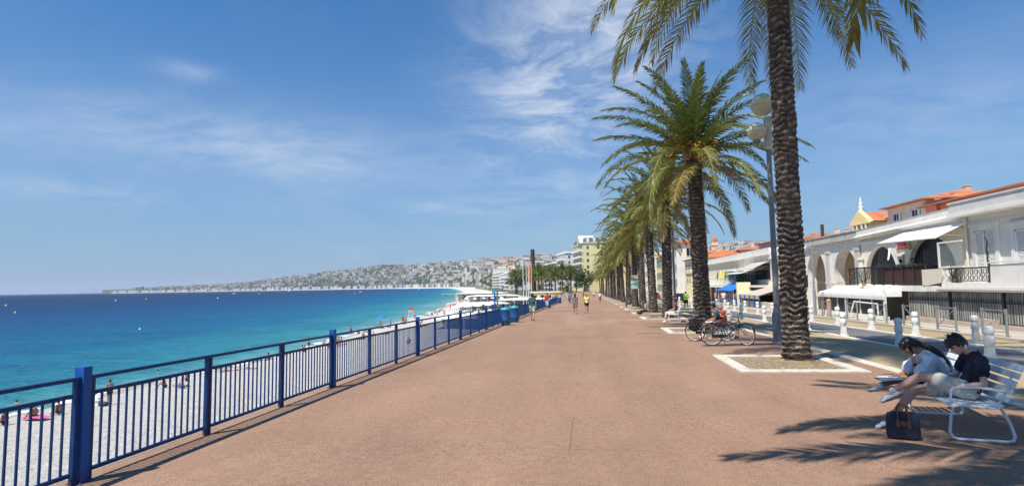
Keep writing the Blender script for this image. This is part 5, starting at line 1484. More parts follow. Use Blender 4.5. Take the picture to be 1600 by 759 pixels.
# ------------------------------------------------------------------ people: limbs and torso fused into one skin by a voxel remesh
def fuse(mb, voxel, smooth=4, name='body', m=None, off=(0, 0, 0), disp=0.0, dsc=9.0):
    me = mb.mesh('tmp', m, fix=False)
    o = bpy.data.objects.new('tmp', me); COL.objects.link(o)
    r = o.modifiers.new('r', 'REMESH'); r.mode = 'VOXEL'; r.voxel_size = voxel; r.use_smooth_shade = True
    s = o.modifiers.new('s', 'SMOOTH'); s.factor = .5; s.iterations = smooth
    dg = bpy.context.evaluated_depsgraph_get(); dg.update()
    out = bpy.data.meshes.new_from_object(o.evaluated_get(dg)); bpy.data.objects.remove(o); bpy.data.meshes.remove(me)
    out.name = name; out.materials.clear(); out.materials.append(m)
    n = len(out.vertices); co_ = np.empty(n * 3, np.float32); out.vertices.foreach_get('co', co_); co_ = co_.reshape(-1, 3)
    if disp:
        nr_ = np.empty(n * 3, np.float32); out.vertices.foreach_get('normal', nr_); nr_ = nr_.reshape(-1, 3)
        for i in range(n):
            p = Vector(co_[i]); f = 1 - abs(noise.noise(Vector((p.x * dsc, p.y * dsc, p.z * dsc * .6)))) * 2.4
            co_[i] += nr_[i] * disp * f
    co_ -= np.array(off, np.float32); out.vertices.foreach_set('co', co_.ravel()); out.polygons.foreach_set('use_smooth', [True] * len(out.polygons)); out.update()
    return out

SKIN = {}
def skin(tone):
    c = {'light': (.50, .285, .195), 'tan': (.40, .205, .125), 'brown': (.25, .125, .075), 'pink': (.58, .34, .26)}[tone]
    return mat('skin_' + tone, c, .5, .08, 12, spec=.4)
def cloth(n, c, r=.9): return mat('cloth_' + n, c, r, .10, 14, bmp=.25, fscale=140, dist=.002)
HAIR = {'black': mat('hair_black', (.012, .010, .010), .38, .4, 40), 'brown': mat('hair_brown', (.06, .03, .015), .5, .3, 40), 'grey': mat('hair_grey', (.35, .33, .31), .6, .2, 40), 'blond': mat('hair_blond', (.32, .2, .08), .5, .2, 40)}

def lerp(a, b, t): return Vector(a).lerp(Vector(b), t)

def head_shape(mb, c, fwd, up, s=1.0):
    """skull, jaw, nose, brows, ears around centre c; fwd is where the face looks"""
    f = Vector(fwd).normalized(); u = Vector(up); u = (u - f * u.dot(f)).normalized(); r = f.cross(u)
    Mx = Matrix((r, f, u)).transposed(); c = Vector(c)
    def P(x, y, z): return c + (r * x + f * y + u * z) * s
    def E(x, y, z, a, b, d): mb.ell(P(x, y, z), (a * s, b * s, d * s), Mx, 16, 10)
    E(0, -.012, .030, .074, .092, .085); E(0, .018, -.03, .060, .072, .078); E(0, .048, -.078, .036, .036, .034)
    E(0, .078, .018, .046, .020, .016); E(0, .092, -.018, .013, .020, .026); E(0, .104, -.030, .014, .014, .011)
    E(0, .082, -.056, .022, .014, .008); E(0, .079, -.066, .019, .013, .008)
    for s_ in (-1, 1):
        E(.074 * s_, -.004, -.006, .010, .020, .032); E(.036 * s_, .064, -.022, .022, .024, .022)
    return P, Mx

def hand(mb, wrist, dirv, palm_n, s=1.0, curl=.5, thumb_side=1, spread=.12):
    d = Vector(dirv).normalized(); n = Vector(palm_n); n = (n - d * n.dot(d)).normalized(); r = d.cross(n)
    w = Vector(wrist); Mx = Matrix((r, d, n)).transposed()
    mb.ell(w + d * .048 * s, (.040 * s, .052 * s, .017 * s), Mx, 12, 8)
    for i, (off, Lf) in enumerate(((-.030, .070), (-.010, .080), (.010, .075), (.029, .058))):
        p = w + (d * .085 + r * off) * s; a = 0; q = p; prev = w + (d * .045 + r * off * .8) * s
        mb.cap(prev, p, .0105 * s, .0095 * s, 8)
        for k, seg in enumerate((.45, .32, .23)):
            a += curl * (.5, .8, .6)[k]
            dd = (d * math.cos(a) + n * math.sin(a) + r * off * spread * 20 * .2).normalized(); q2 = q + dd * Lf * seg * s
            mb.cap(q, q2, (.0092, .0085, .0078)[k] * s, (.0085, .0078, .0068)[k] * s, 8); q = q2
    t0 = w + (d * .02 - r * .026 * thumb_side) * s; t1 = t0 + (d * .026 - r * .028 * thumb_side + n * .012) * s; t2 = t1 + (d * .030 - r * .006 * thumb_side + n * .014) * s
    mb.cap(t0, t1, .013 * s, .011 * s, 8); mb.cap(t1, t2, .0105 * s, .0085 * s, 8)

def tors(mb, pel, chest, neck, side, k=1.0, waist=.125, pr=.155, cr=.165, dep=.105, fem=False):
    """torso as overlapping flattened blobs from pelvis to neck base"""
    pel, chest, neck, side = Vector(pel), Vector(chest), Vector(neck), Vector(side).normalized()
    for i in range(11):
        t = i / 10
        c = pel.lerp(chest, t / .6) if t < .6 else chest.lerp(neck, (t - .6) / .4 * .8)
        ax = ((chest - pel) if t < .6 else (neck - chest)).normalized(); fw = side.cross(ax).normalized(); sd = ax.cross(fw).normalized()
        Mx = Matrix((sd, fw, ax)).transposed()
        w = (pr + (waist - pr) * t / .3) if t < .3 else (waist + (cr - waist) * (t - .3) / .35) if t < .65 else cr * (1 - .45 * (t - .65) / .35)
        dd = dep * (1.08 if t < .2 else .92 if t < .4 else 1.05 if t < .7 else .75)
        mb.ell(c, (w * k, dd * k, .085 * k), Mx, 16, 9)

def shoe(mb, ank, toe, up=(0, 0, 1), k=1.0):
    a, t = Vector(ank), Vector(toe); f = (t - a).normalized(); u = Vector(up); u = (u - f * u.dot(f)).normalized(); r = f.cross(u)
    Mx = Matrix((r, f, u)).transposed()
    base = a - u * .045 * k
    mb.ell(base + f * .0, (.038 * k, .055 * k, .045 * k), Mx); mb.ell(base + f * .09 * k - u * .008, (.045 * k, .085 * k, .036 * k), Mx); mb.ell(base + f * .165 * k - u * .014, (.044 * k, .055 * k, .026 * k), Mx)
    mb.ell(a + f * .01, (.042 * k, .045 * k, .035 * k), Mx)

def person(J, label, outfit, voxel=.012, skin_tone='light', hair='black', hairstyle='short', k=1.0, loc=(0, 0, 0), rz=0.0, group=None, gender='m', hands=None, look=(0, 1, 0), hup=(0, 0, 1), barefoot=False, hat=None, disp=.0):
    """J: joints in local space (x right, y forward, z up). outfit: list of (name, material, dict)"""
    J = {a: Vector(b) for a, b in J.items()}
    side = (J['shL'] - J['shR']).normalized()
    mb = MB(); fem = gender == 'f'
    P, Mx = head_shape(mb, J['head'], look, hup, k)
    mb.cap(J['neck'] - (J['head'] - J['neck']).normalized() * .03, lerp(J['neck'], J['head'], .72), .056 * k, .050 * k)
    tors(mb, J['pelvis'], J['chest'], J['neck'], side, k, .115 if fem else .128, .158 if fem else .15, .145 if fem else .165, .10)
    for s in 'LR':
        sh, el, wr = J['sh' + s], J['el' + s], J['wr' + s]
        mb.cap(lerp(J['neck'], J['chest'], .25), sh, .05 * k, .052 * k)
        mb.cap(sh, el, .050 * k if not fem else .043 * k, .036 * k); mb.cap(el, lerp(el, wr, .35), .036 * k, .037 * k); mb.cap(lerp(el, wr, .35), wr, .037 * k, .025 * k)
        hd = J.get('ha' + s, wr + (wr - el).normalized() * .08)
        if voxel < .009:
            hn = (hands or {}).get(s, dict(n=(0, 0, -1), curl=.5, thumb=1)); hand(mb, wr, hd - wr, hn['n'], k * .95, hn['curl'], hn['thumb'])
        else: mb.cap(wr, lerp(wr, hd, .6), .026 * k, .032 * k); mb.cap(lerp(wr, hd, .5), hd + (hd - wr) * .5, .030 * k, .018 * k)
        hp, kn, an = J['hip' + s], J['kn' + s], J['an' + s]
        mb.cap(hp, lerp(hp, kn, .45), .092 * k, .076 * k); mb.cap(lerp(hp, kn, .45), kn, .076 * k, .054 * k); mb.cap(kn, lerp(kn, an, .32), .053 * k, .056 * k); mb.cap(lerp(kn, an, .32), an, .056 * k, .034 * k)
        tt = J.get('to' + s, an + Vector((0, .2, -.05)))
        shoe(mb, an, tt, J.get('upF' + s, (0, 0, 1)), k * .93)
    root = link('person', fuse(mb, voxel, 3 if voxel < .009 else 2, 'person', skin(skin_tone)))
    # garments: every one follows the same joints, a little fuller
    for g, m_, o in outfit:
        gm = MB(); e = o.get('e', .016)
        if g in ('shirt', 'tank_top', 'dress', 'blouse'):
            kk = k * (1 + e / .15)
            tors(gm, lerp(J['pelvis'], J['chest'], -.05 if o.get('long') else .05), J['chest'], lerp(J['chest'], J['neck'], .92), side, kk, .135 if not fem else .118, .158, (.165 if not fem else .148), .105 + o.get('full', 0))
            if g != 'tank_top':
                for s in 'LR':
                    sh, el, wr = J['sh' + s], J['el' + s], J['wr' + s]; f_ = o.get('sleeve', .45)
                    gm.cap(lerp(J['neck'], J['chest'], .30), sh, .055 * k, .060 * k + e * .5); 
                    if f_ <= 1: gm.cap(sh, lerp(sh, el, f_), .056 * k + e, (.050 * k + e * o.get('puff', 1)))
                    else: gm.cap(sh, el, .056 * k + e, .047 * k + e); gm.cap(el, lerp(el, wr, f_ - 1), .045 * k + e, .034 * k + e)
            if g == 'dress':
                mid = (J['hipL'] + J['hipR']) / 2
                for s in 'LR': gm.cap(J['hip' + s], lerp(J['hip' + s], J['kn' + s], o.get('leg', .7)), .105 * k + e, .10 * k + e)
                gm.cap(J['hipL'], J['hipR'], .1 * k, .1 * k)
                gm.cap(lerp(J['hipL'], J['knL'], o.get('leg', .7)), lerp(J['hipR'], J['knR'], o.get('leg', .7)), .09 * k, .09 * k)
        elif g in ('shorts', 'trousers', 'skirt', 'swim_trunks'):
            f_ = o.get('leg', .75)
            gm.cap(J['hipL'], J['hipR'], .102 * k + e * .6, .102 * k + e * .6); gm.ell(lerp(J['pelvis'], J['chest'], .12), (.15 * k, .125 * k, .10 * k), None)
            for s in 'LR':
                hp, kn, an = J['hip' + s], J['kn' + s], J['an' + s]
                if f_ <= 1: gm.cap(hp, lerp(hp, kn, f_), .098 * k + e, .074 * k + e * o.get('flare', 1.2))
                else: gm.cap(hp, kn, .098 * k + e, .064 * k + e); gm.cap(kn, lerp(kn, an, f_ - 1), .062 * k + e, .046 * k + e)
            if g == 'skirt': gm.cap(lerp(J['hipL'], J['knL'], f_ * .9), lerp(J['hipR'], J['knR'], f_ * .9), .09 * k, .09 * k)
        elif g == 'shoe':
            for s in 'LR':
                g1 = MB(); shoe(g1, J['an' + s], J.get('to' + s, J['an' + s] + Vector((0, .2, -.05))), J.get('upF' + s, (0, 0, 1)), k * 1.04)
                link('shoe', fuse(g1, max(voxel * .9, .006), 2, 'shoe', m_), root)
            continue
        link(g, fuse(gm, max(voxel, .009), 3, g, m_, disp=o.get('disp', disp), dsc=o.get('dsc', 9)), root)
    # hair
    if hair:
        hm = MB(); hmat = HAIR[hair]; 
        def HE(x, y, z, a, b, d): hm.ell(P(x, y, z), (a * k, b * k, d * k), Mx, 16, 10)
        HE(0, -.024, .050, .086, .094, .082); HE(0, -.062, .0, .074, .058, .080)
        for s_ in (-1, 1): HE(.064 * s_, -.026, .012, .022, .058, .050)
        HE(0, .05, .088, .062, .044, .032)
        if hairstyle == 'fringe':
            HE(0, .068, .062, .064, .034, .040); HE(-.03, .088, .044, .030, .016, .026); HE(.03, .088, .042, .030, .016, .028)
        if hairstyle in ('long', 'ponytail', 'bob'):
            HE(0, -.055, -.06, .074, .050, .085)
            for s_ in (-1, 1): HE(.072 * s_, -.005, -.03, .018, .050, .085)
        if hairstyle == 'long': HE(0, -.075, -.15, .078, .035, .12)
        if hairstyle == 'bun': HE(0, -.10, .07, .042, .042, .042)
        link('hair', fuse(hm, max(voxel, .008), 2, 'hair', hmat, disp=.006 if voxel < .009 else .008, dsc=40), root)
    if hat:
        gm = MB(); gm.ell(P(0, -.01, .07), (.088 * k, .104 * k, .066 * k), Mx, 16, 10)
        gm.ell(P(0, .10, .055), (.068 * k, .07 * k, .010), Mx, 16, 8)
        link('cap', fuse(gm, max(voxel * .8, .007), 1, 'cap', hat), root)
    root.location = loc; root.rotation_euler = (0, 0, rz)
    tag(root, label, 'person', group)
    return root, P, Mx

def J_stand(stride=.0, armL=(.02, 0), armR=(.02, 0), h=1.72, lean=0.0, fem=False):
    s = h / 1.75; sw = .185 if not fem else .165
    J = dict(pelvis=(0, 0, .96), chest=(0, .0 + lean * .5, 1.27), neck=(0, -.01 + lean, 1.47), head=(0, .02 + lean, 1.63))
    for sd, sg in (('L', -1), ('R', 1)):
        st = stride * (1 if sd == 'L' else -1)
        J['hip' + sd] = (sg * .09, 0, .90); J['kn' + sd] = (sg * .09, st * .5 + .03 * (st > 0), .50); J['an' + sd] = (sg * .09, st - (.06 if st < 0 else 0), .09 + (.05 if st < -.05 else 0)); J['to' + sd] = (sg * .11, st + .2 - (.06 if st < 0 else 0), .035 + (0 if st >= 0 else -.03))
        J['sh' + sd] = (sg * sw, lean * .9, 1.41)
        a = armL if sd == 'L' else armR
        J['el' + sd] = (sg * (sw + .05), -.03 + a[0] * .5, 1.13); J['wr' + sd] = (sg * (sw + .05), .05 + a[0] + a[1], .90 + abs(a[1]) * .8)
    return {a: Vector(b) * s for a, b in J.items()}

def J_sit(seat=.45, back=.05, knee=.44, spread=.10, arm='lap', shin=.02, h=1.72, headf=.03):
    s = h / 1.75; J = dict(pelvis=(0, 0, seat + .09), chest=(0, -back, seat + .38), neck=(0, -back + .02, seat + .60), head=(0, -back + headf + .04, seat + .76))
    for sd, sg in (('L', -1), ('R', 1)):
        J['hip' + sd] = (sg * .09, .03, seat + .08); J['kn' + sd] = (sg * spread, knee, seat + .06); J['an' + sd] = (sg * spread, knee + shin, .085); J['to' + sd] = (sg * spread, knee + shin + .2, .03)
        J['sh' + sd] = (sg * .18, -back, seat + .54)
        if arm == 'lap': J['el' + sd] = (sg * .23, .04, seat + .29); J['wr' + sd] = (sg * .10, .24, seat + .22)
        elif arm == 'up': J['el' + sd] = (sg * .20, .20, seat + .36); J['wr' + sd] = (sg * .06, .22, seat + .58)
        else: J['el' + sd] = (sg * .24, -.14, seat + .26); J['wr' + sd] = (sg * .22, -.20, seat + .02)
    return {a: Vector(b) * (s if False else 1) for a, b in J.items()}

# ------------------------------------------------------------------ the white bench and the couple
TH = R(-11.5); BO = Vector((4.25, 7.65, gz(7.65)))
BP = M['bench_paint']
def bench(label, loc, rz, length=1.85, group='white slatted benches facing the sea'):
    """local: x = back, y = along, z up; sled legs of bent flat bar"""
    t = thing('park_bench', label, 'bench', loc, rz, group)
    def curve(x):   # seat and back profile
        return x
    fr = [(-.02, 0), (0, .02)]
    for y in (.10, length - .55):
        mb = MB()
        pts = [(.05, .40), (.02, .30), (-.005, .10), (.02, .035), (.07, .016), (.30, .014), (.56, .014), (.62, .03), (.635, .08), (.60, .22), (.50, .44)]
        # rounded strip
        P = [Vector((a, y, b)) for a, b in pts]
        for p, q in zip(P, P[1:]): mb.beam(p, q + (q - p).normalized() * .006, .05, .014, up=(0, 1, 0) if False else (0, 0, 1)) if False else mb.tube(p, q, .017, n=8)
        for p in P: mb.ell(p, (.017, .017, .017), nu=8, nv=6)
        mb.build('leg', BP, t, auto=50)
        mb = MB(); pts = [(.03, .40), (.12, .412), (.30, .395), (.44, .40), (.52, .47), (.60, .64), (.66, .82)]
        P = [Vector((a, y, b)) for a, b in pts]
        for p, q in zip(P, P[1:]): mb.tube(p, q, .015, n=8)
        mb.build('frame', BP, t, auto=50)
        # arm rest
        mb = MB(); P = [Vector(q) for q in ((.08, y - .02, .41), (.02, y - .02, .50), (.03, y - .02, .60), (.08, y - .02, .63), (.30, y - .02, .635), (.55, y - .02, .60))]
        for p, q in zip(P, P[1:]): mb.tube(p, q, .014, n=8); mb.ell(q, (.014,) * 3, nu=8, nv=6)
        mb.build('armrest', BP, t, auto=50)
    slats = [(.01, .435, 12), (.10, .445, 0), (.19, .437, -4), (.28, .428, -4), (.37, .425, 2), (.455, .445, 28), (.53, .53, 62), (.572, .62, 66), (.612, .71, 67), (.652, .80, 67), (.690, .885, 66)]
    for x, z, a in slats:
        mb = MB(); mb.box((0, 0, 0), (.075, length, .022)); me = mb.mesh('slat', BP)
        o = link('slat', me, t, (x, length / 2 - .08, z), (0, -R(a), 0)); md = o.modifiers.new('b', 'BEVEL'); md.width = .006; md.segments = 2
    return t
bench('white slatted bench with the two reading people, nearest the camera', tuple(BO), TH, 2.15)

def BL(u, v, w): return (u, v, w)   # bench-local coordinates; objects get the bench's placement
def place_bench_local(o):
    o.location = BO; o.rotation_euler = (0, 0, TH)

# man: navy t-shirt, pale shorts, one leg crossed over the other
Jm = dict(pelvis=(.33, .46, .545), chest=(.44, .45, .83), neck=(.40, .45, 1.00), head=(.245, .455, 1.105),
          shL=(.42, .265, .93), elL=(.41, .20, .655), wrL=(.175, .27, .615), haL=(.095, .32, .640),
          shR=(.39, .635, .93), elR=(.28, .70, .68), wrR=(.10, .58, .625), haR=(.03, .52, .650),
          hipL=(.30, .37, .545), knL=(-.165, .41, .715), anL=(-.475, .46, .510), toL=(-.66, .46, .415),
          hipR=(.30, .55, .53), knR=(-.19, .60, .515), anR=(-.50, .58, .135), toR=(-.72, .57, .05))
Jm['upFL'] = (-.35, 0, .9)
man, Pm, Mm = person(Jm, 'man in navy t-shirt and pale shorts on the bench, legs crossed, looking at a phone',
    [('shirt', cloth('navy', (.010, .014, .035)), dict(e=.014, sleeve=.52, disp=.006, dsc=11)), ('shorts', cloth('palegrey', (.52, .52, .47)), dict(leg=.64, e=.012, flare=2.2, disp=.010, dsc=14)), ('shoe', cloth('white_canvas', (.80, .80, .78), .7), {})],
    voxel=.0062, skin_tone='pink', hair='black', hairstyle='fringe', look=(-.78, -.16, -.62), hup=(-.6, 0, .8),
    hands=dict(L=dict(n=(-.2, .55, .5), curl=.75, thumb=-1), R=dict(n=(-.2, -.5, .6), curl=.8, thumb=1)))
place_bench_local(man)
def child_part(name, mb, m, root, auto=None): return mb.build(name, m, root, auto=auto)
g = MB()
for k in range(34):   # tousled locks on top
    rg = random.Random(k); a = rg.uniform(0, 6.28); r_ = rg.uniform(0, .07)
    p = Pm(r_ * math.cos(a), -.02 + r_ * math.sin(a), .10); q = p + Vector((rg.uniform(-.04, .03), rg.uniform(-.03, .03), rg.uniform(.02, .045))); e = q + Vector((rg.uniform(-.035, .0), rg.uniform(-.02, .02), rg.uniform(-.01, .012)))
    g.poly([p, q, e], .006, 4, rs=[.010, .006, .0015])
child_part('hair_lock', g, HAIR['black'], man)
g = MB(); g.ell(Pm(-.076, -.030, -.055), (.016, .022, .030), None, 12, 8); child_part('earbud', g, M['white_paint'], man)
for s_ in (-1, 1):
    g = MB(); g.ell(Pm(.032 * s_, .080, .000), (.017, .012, .010), Mm, 10, 6); child_part('eye_glass', g, M['black_metal'], man)
g = MB(); wl = Vector(Jm['wrL']); d_ = (wl - Vector(Jm['elL'])).normalized(); g.tube(wl - d_ * .055, wl - d_ * .025, .034, .033, 16); g.ell(wl - d_ * .04 + Vector((0, -.030, .012)), (.018, .010, .018), None, 10, 6); child_part('wrist_watch', g, cloth('white_strap', (.75, .75, .72)), man)
for an, to in (('anL', 'toL'), ('anR', 'toR')):  # soles
    a_, t_ = Vector(Jm[an]), Vector(Jm[to]); f_ = (t_ - a_).normalized(); u_ = Vector(Jm.get('upF' + an[-1], (0, 0, 1))); u_ = (u_ - f_ * u_.dot(f_)).normalized(); r_ = f_.cross(u_)
    g = MB(); MM = Matrix((r_, f_, u_)).transposed(); pts = [(.036, -.052), (.040, .0), (.046, .09), (.047, .16), (.034, .208), (-.030, .208), (-.046, .16), (-.046, .09), (-.040, 0), (-.036, -.052)]
    vs = []
    for z in (-.100, -.078):
        for x, y in pts: vs.append(a_ + r_ * x * .97 + f_ * y + u_ * (z + .012 * (y > .15)) * .95)
    n = len(pts); g.add(vs, [tuple(range(n)), tuple(range(2 * n - 1, n - 1, -1))] + [(i, (i + 1) % n, (i + 1) % n + n, i + n) for i in range(n)])
    child_part('shoe_sole', g, cloth('sole_dark', (.09, .085, .08)), man)
    g = MB()
    for q in range(4): c_ = a_ + f_ * (.045 + .028 * q) + u_ * (-.004 - .008 * q); g.tube(c_ - r_ * .024, c_ + r_ * .024, .0035, n=5)
    child_part('shoe_lace', g, cloth('lace', (.55, .55, .53)), man)
t = thing('mobile_phone', 'dark phone held in both hands by the man on the bench', 'phone', tuple(BO), TH)
g = MB(); g.box((.055, .42, .668), (.150, .078, .009), 0, 0, Matrix.Rotation(.35, 3, 'Y') @ Matrix.Rotation(.2, 3, 'Z')); g.build('case', M['black_metal'], t)
g = MB(); g.box((.0535, .42, .6735), (.140, .070, .002), 0, 0, Matrix.Rotation(.35, 3, 'Y') @ Matrix.Rotation(.2, 3, 'Z')); g.build('display', M['dark_glass'], t)

# woman: white blouse, bent forward over a book, long dark ponytail down her back
Jw = dict(pelvis=(.36, 1.12, .545), chest=(.20, 1.09, .80), neck=(.035, 1.07, .925), head=(-.115, 1.04, 1.015),
          shL=(.095, .905, .85), elL=(-.035, .93, .60), wrL=(-.085, 1.01, .80), haL=(-.10, 1.03, .875),
          shR=(.065, 1.24, .85), elR=(-.10, 1.31, .62), wrR=(-.25, 1.21, .585), haR=(-.33, 1.16, .585),
          hipL=(.30, 1.03, .53), knL=(-.12, .98, .535), anL=(-.30, 1.0, .15), toL=(-.47, 1.0, .06),
          hipR=(.30, 1.21, .53), knR=(-.15, 1.24, .55), anR=(-.44, 1.16, .47), toR=(-.61, 1.13, .44))
Jw['upFR'] = (-.3, 0, .9)
wom, Pw, Mw = person(Jw, 'woman in a loose white blouse with dark ponytail, bent over a book on the bench',
    [('blouse', cloth('blouse', (.64, .68, .74)), dict(e=.030, sleeve=.72, puff=1.9, full=.012, disp=.014, dsc=9)), ('shorts', cloth('black_shorts', (.02, .02, .022)), dict(leg=.75, e=.012, disp=.006)), ('shoe', cloth('silver', (.45, .45, .47), .4), {})],
    voxel=.0062, skin_tone='tan', hair='black', hairstyle='fringe', look=(-.72, -.20, -.66), hup=(-.62, 0, .78), gender='f', k=.95,
    hands=dict(L=dict(n=(.3, .2, .6), curl=.9, thumb=1), R=dict(n=(.1, -.1, -1), curl=.45, thumb=1)))
place_bench_local(wom)
hm = MB(); P_ = [Pw(0, -.09, .03), Vector((.02, 1.03, 1.045)), Vector((.12, 1.00, 1.005)), Vector((.22, .985, .93)), Vector((.29, .98, .82)), Vector((.325, .985, .70))]
for p, q, a, b2 in zip(P_, P_[1:], (.040, .034, .036, .034, .028), (.034, .036, .034, .028, .012)): hm.cap(p, q, a, b2)
link('ponytail', fuse(hm, .008, 2, 'ponytail', HAIR['black'], disp=.006, dsc=34), wom)
hm = MB(); 
for s_ in (-1, 1): hm.cap(Pw(.066 * s_, .03, .03), Pw(.060 * s_, .055, -.075), .022, .010)
link('side_hair', fuse(hm, .007, 1, 'side_hair', HAIR['black']), wom)
g = MB(); wl = Vector(Jw['wrL']); d_ = (wl - Vector(Jw['elL'])).normalized(); g.tube(wl - d_ * .05, wl - d_ * .025, .031, .030, 16); child_part('wrist_watch', g, M['black_metal'], wom)
g = MB(); c_ = Vector((.10, 1.07, .93)); g.poly([c_ + Vector((-.02 + .055 * math.cos(a), .075 * math.sin(a), .055 * math.cos(a) * .9)) for a in [i * math.pi / 8 for i in range(16)]], .016, 6, closed=True); child_part('collar', g, cloth('blouse', (.64, .68, .74)), wom)
t = thing('open_book', 'open white book or tablet lying on the woman\'s lap', 'book', tuple(BO), TH)
g = MB(); Rm = Matrix.Rotation(-.10, 3, 'Y') @ Matrix.Rotation(.15, 3, 'Z')
g.box((-.36, 1.10, .553), (.26, .36, .010), 0, 0, Rm); g.build('cover', M['black_metal'], t)
for s_ in (-1, 1): g = MB(); g.box((-.36, 1.10 + s_ * .088, .566), (.245, .165, .014), 0, 0, Rm); g.build('page', cloth('paper', (.66, .70, .74)), t)
g = MB(); g.tube((-.42, 1.22, .60), (-.28, 1.20, .612), .006, n=6); tag(g.build('pen', M['black_metal']), 'black pen lying across the open book', 'pen'); bpy.data.objects['pen'].location = BO; bpy.data.objects['pen'].rotation_euler = (0, 0, TH)

# navy bag with leather handles
t = thing('handbag', 'navy tote bag with brown leather handles standing before the bench', 'bag', (BO.x - .50, BO.y + .12, BO.z), TH - .12)
NV = mat('bag_navy', (.010, .014, .038), .75, .15, 8, bmp=.3, fscale=300, dist=.001); LT = mat('bag_leather', (.16, .065, .033), .5, .15, 9)
g = MB(); prf = []
for z, wx, wy in ((0, .16, .065), (.02, .175, .075), (.15, .180, .078), (.26, .172, .066), (.30, .160, .050), (.315, .145, .035)): prf.append([(wx * sx_ - .03 * sx_ * (abs(sy_) > .9 and 0), wy * sy_, z) for sx_, sy_ in ((-1, -.7), (-.92, -1), (-.3, -1.06), (.3, -1.06), (.92, -1), (1, -.7), (1, .7), (.92, 1), (.3, 1.06), (-.3, 1.06), (-.92, 1), (-1, .7))])
n = 12; vs = [p for r_ in prf for p in r_]
fs = [(i * n + k_, i * n + (k_ + 1) % n, (i + 1) * n + (k_ + 1) % n, (i + 1) * n + k_) for i in range(len(prf) - 1) for k_ in range(n)] + [tuple(range(n - 1, -1, -1)), tuple(range((len(prf) - 1) * n, len(prf) * n))]
g.add(vs, fs); o = g.build('body', NV, t, smooth=True); md = o.modifiers.new('s', 'SUBSURF'); md.levels = 2; md.render_levels = 2
for sy_ in (-1, 1):
    g = MB(); P_ = [(-.055, sy_ * .078, .20), (-.055, sy_ * .075, .30), (-.045, sy_ * .05, .38), (-.02, sy_ * .035, .415), (.02, sy_ * .035, .415), (.045, sy_ * .05, .38), (.055, sy_ * .075, .30), (.055, sy_ * .078, .20)]
    for p, q in zip(P_, P_[1:]): g.tube(p, q, .008, n=8)
    g.bb(-.075, -.035, sy_ * .078 - .005, sy_ * .078 + .005, .15, .24); g.bb(.035, .075, sy_ * .078 - .005, sy_ * .078 + .005, .15, .24)
    g.build('handle', LT, t, auto=40)
g = MB(); g.tube((0, -.079, .20), (0, -.088, .20), .034, n=16); g.build('patch', LT, t)
g = MB(); g.bb(-.12, .12, -.02, .02, .318, .330); g.build('zip_strip', LT, t)
# ------------------------------------------------------------------ other people on the promenade
def place(args, x, y, rz, dz=0.0, z=None):
    o = args[0]; o.location = (x, y, (gz(y) if z is None else z) + dz); o.rotation_euler = (0, 0, rz); return o
C = cloth
V1 = .016
place(person(J_stand(.14, (.05, 0), (-.08, 0), 1.76), 'walker in a teal t-shirt and pale green shorts beside the blue railing, seen from behind', [('shirt', C('teal', (.02, .12, .13)), dict(e=.018, long=1)), ('shorts', C('palegreen', (.38, .55, .38)), dict(leg=.7)), ('shoe', C('dark_shoe', (.06, .05, .05)), {})], V1, 'light', 'black', 'bob', group=None), -3.72, 37.3, 0)
place(person(J_stand(.16, (.04, .12), (.04, .12), 1.76), 'person in a red top and pale blue jeans shorts by the far litter bin', [('shirt', C('red', (.50, .02, .03)), dict(e=.02)), ('shorts', C('denim', (.34, .48, .68)), dict(leg=.9)), ('shoe', C('tan_shoe', (.35, .2, .15)), {})], V1, 'tan', 'brown'), -4.25, 57.2, 2.8)
place(person(J_stand(.12, (.03, .05), (.0, 0), 1.68, fem=True), 'left of the two women walking mid promenade, in a grey dress', [('dress', C('greydress', (.20, .19, .19)), dict(e=.012, leg=.72)), ('shoe', C('tan_shoe', (.35, .2, .15)), {})], V1, 'tan', 'brown', 'long', gender='f'), -1.25, 48.2, .1)
place(person(J_stand(-.12, (.03, 0), (.05, .1), 1.66, fem=True), 'right one of the two women walking mid promenade, in a yellow top and dark shorts', [('shirt', C('yellow', (.80, .72, .24)), dict(e=.018, long=1)), ('shorts', C('black_shorts', (.02, .02, .022)), dict(leg=.4)), ('shoe', C('tan_shoe', (.35, .2, .15)), {})], V1, 'tan', 'blond', 'long', gender='f'), -.31, 49.3, -.1)
place(person(J_stand(.20, (.15, .1), (-.1, .2), 1.78, fem=False), 'jogger in a fluorescent green t-shirt and black shorts on the lane behind the bushy palm', [('shirt', C('neon', (.42, .85, .10)), dict(e=.018)), ('shorts', C('black_shorts', (.02, .02, .022)), dict(leg=.7)), ('shoe', C('dark_shoe', (.06, .05, .05)), {})], V1, 'tan', 'black'), 9.3, 58.5, .1, LO)
far = [(-2.9, 84, 0, 'blue', (.15, .2, .35), 'walker in a blue top well beyond the two women'), (1.5, 92, .2, 'white', (.75, .75, .72), 'walker in a white top beyond the two women on the right'), (-.4, 110, 0, 'pinkc', (.6, .35, .35), 'distant walker in a pink top near the white tub'), (2.2, 128, 3, 'darkc', (.05, .05, .06), 'distant walker in dark clothes under the far palms'), (-3.6, 100, 3.1, 'greyc', (.35, .35, .36), 'distant walker in grey by the end of the railing'), (.9, 150, 0, 'whitec', (.8, .8, .78), 'tiny distant walker in white far down the promenade'), (-1.6, 140, 3, 'redc', (.5, .05, .04), 'tiny distant walker in red far down the promenade')]
for i, (x, y, rz, n_, c_, lb) in enumerate(far):
    place(person(J_stand(.13 * (-1) ** i, (.03, 0), (.0, .1 * (i % 2)), 1.70), lb, [('shirt', C(n_, c_), dict(e=.018)), ('shorts', C('denim2', (.12, .15, .22)), dict(leg=.9 if i % 2 else 1.7))], .024, 'tan', ('brown', 'black', 'blond')[i % 3]), x, y, rz)

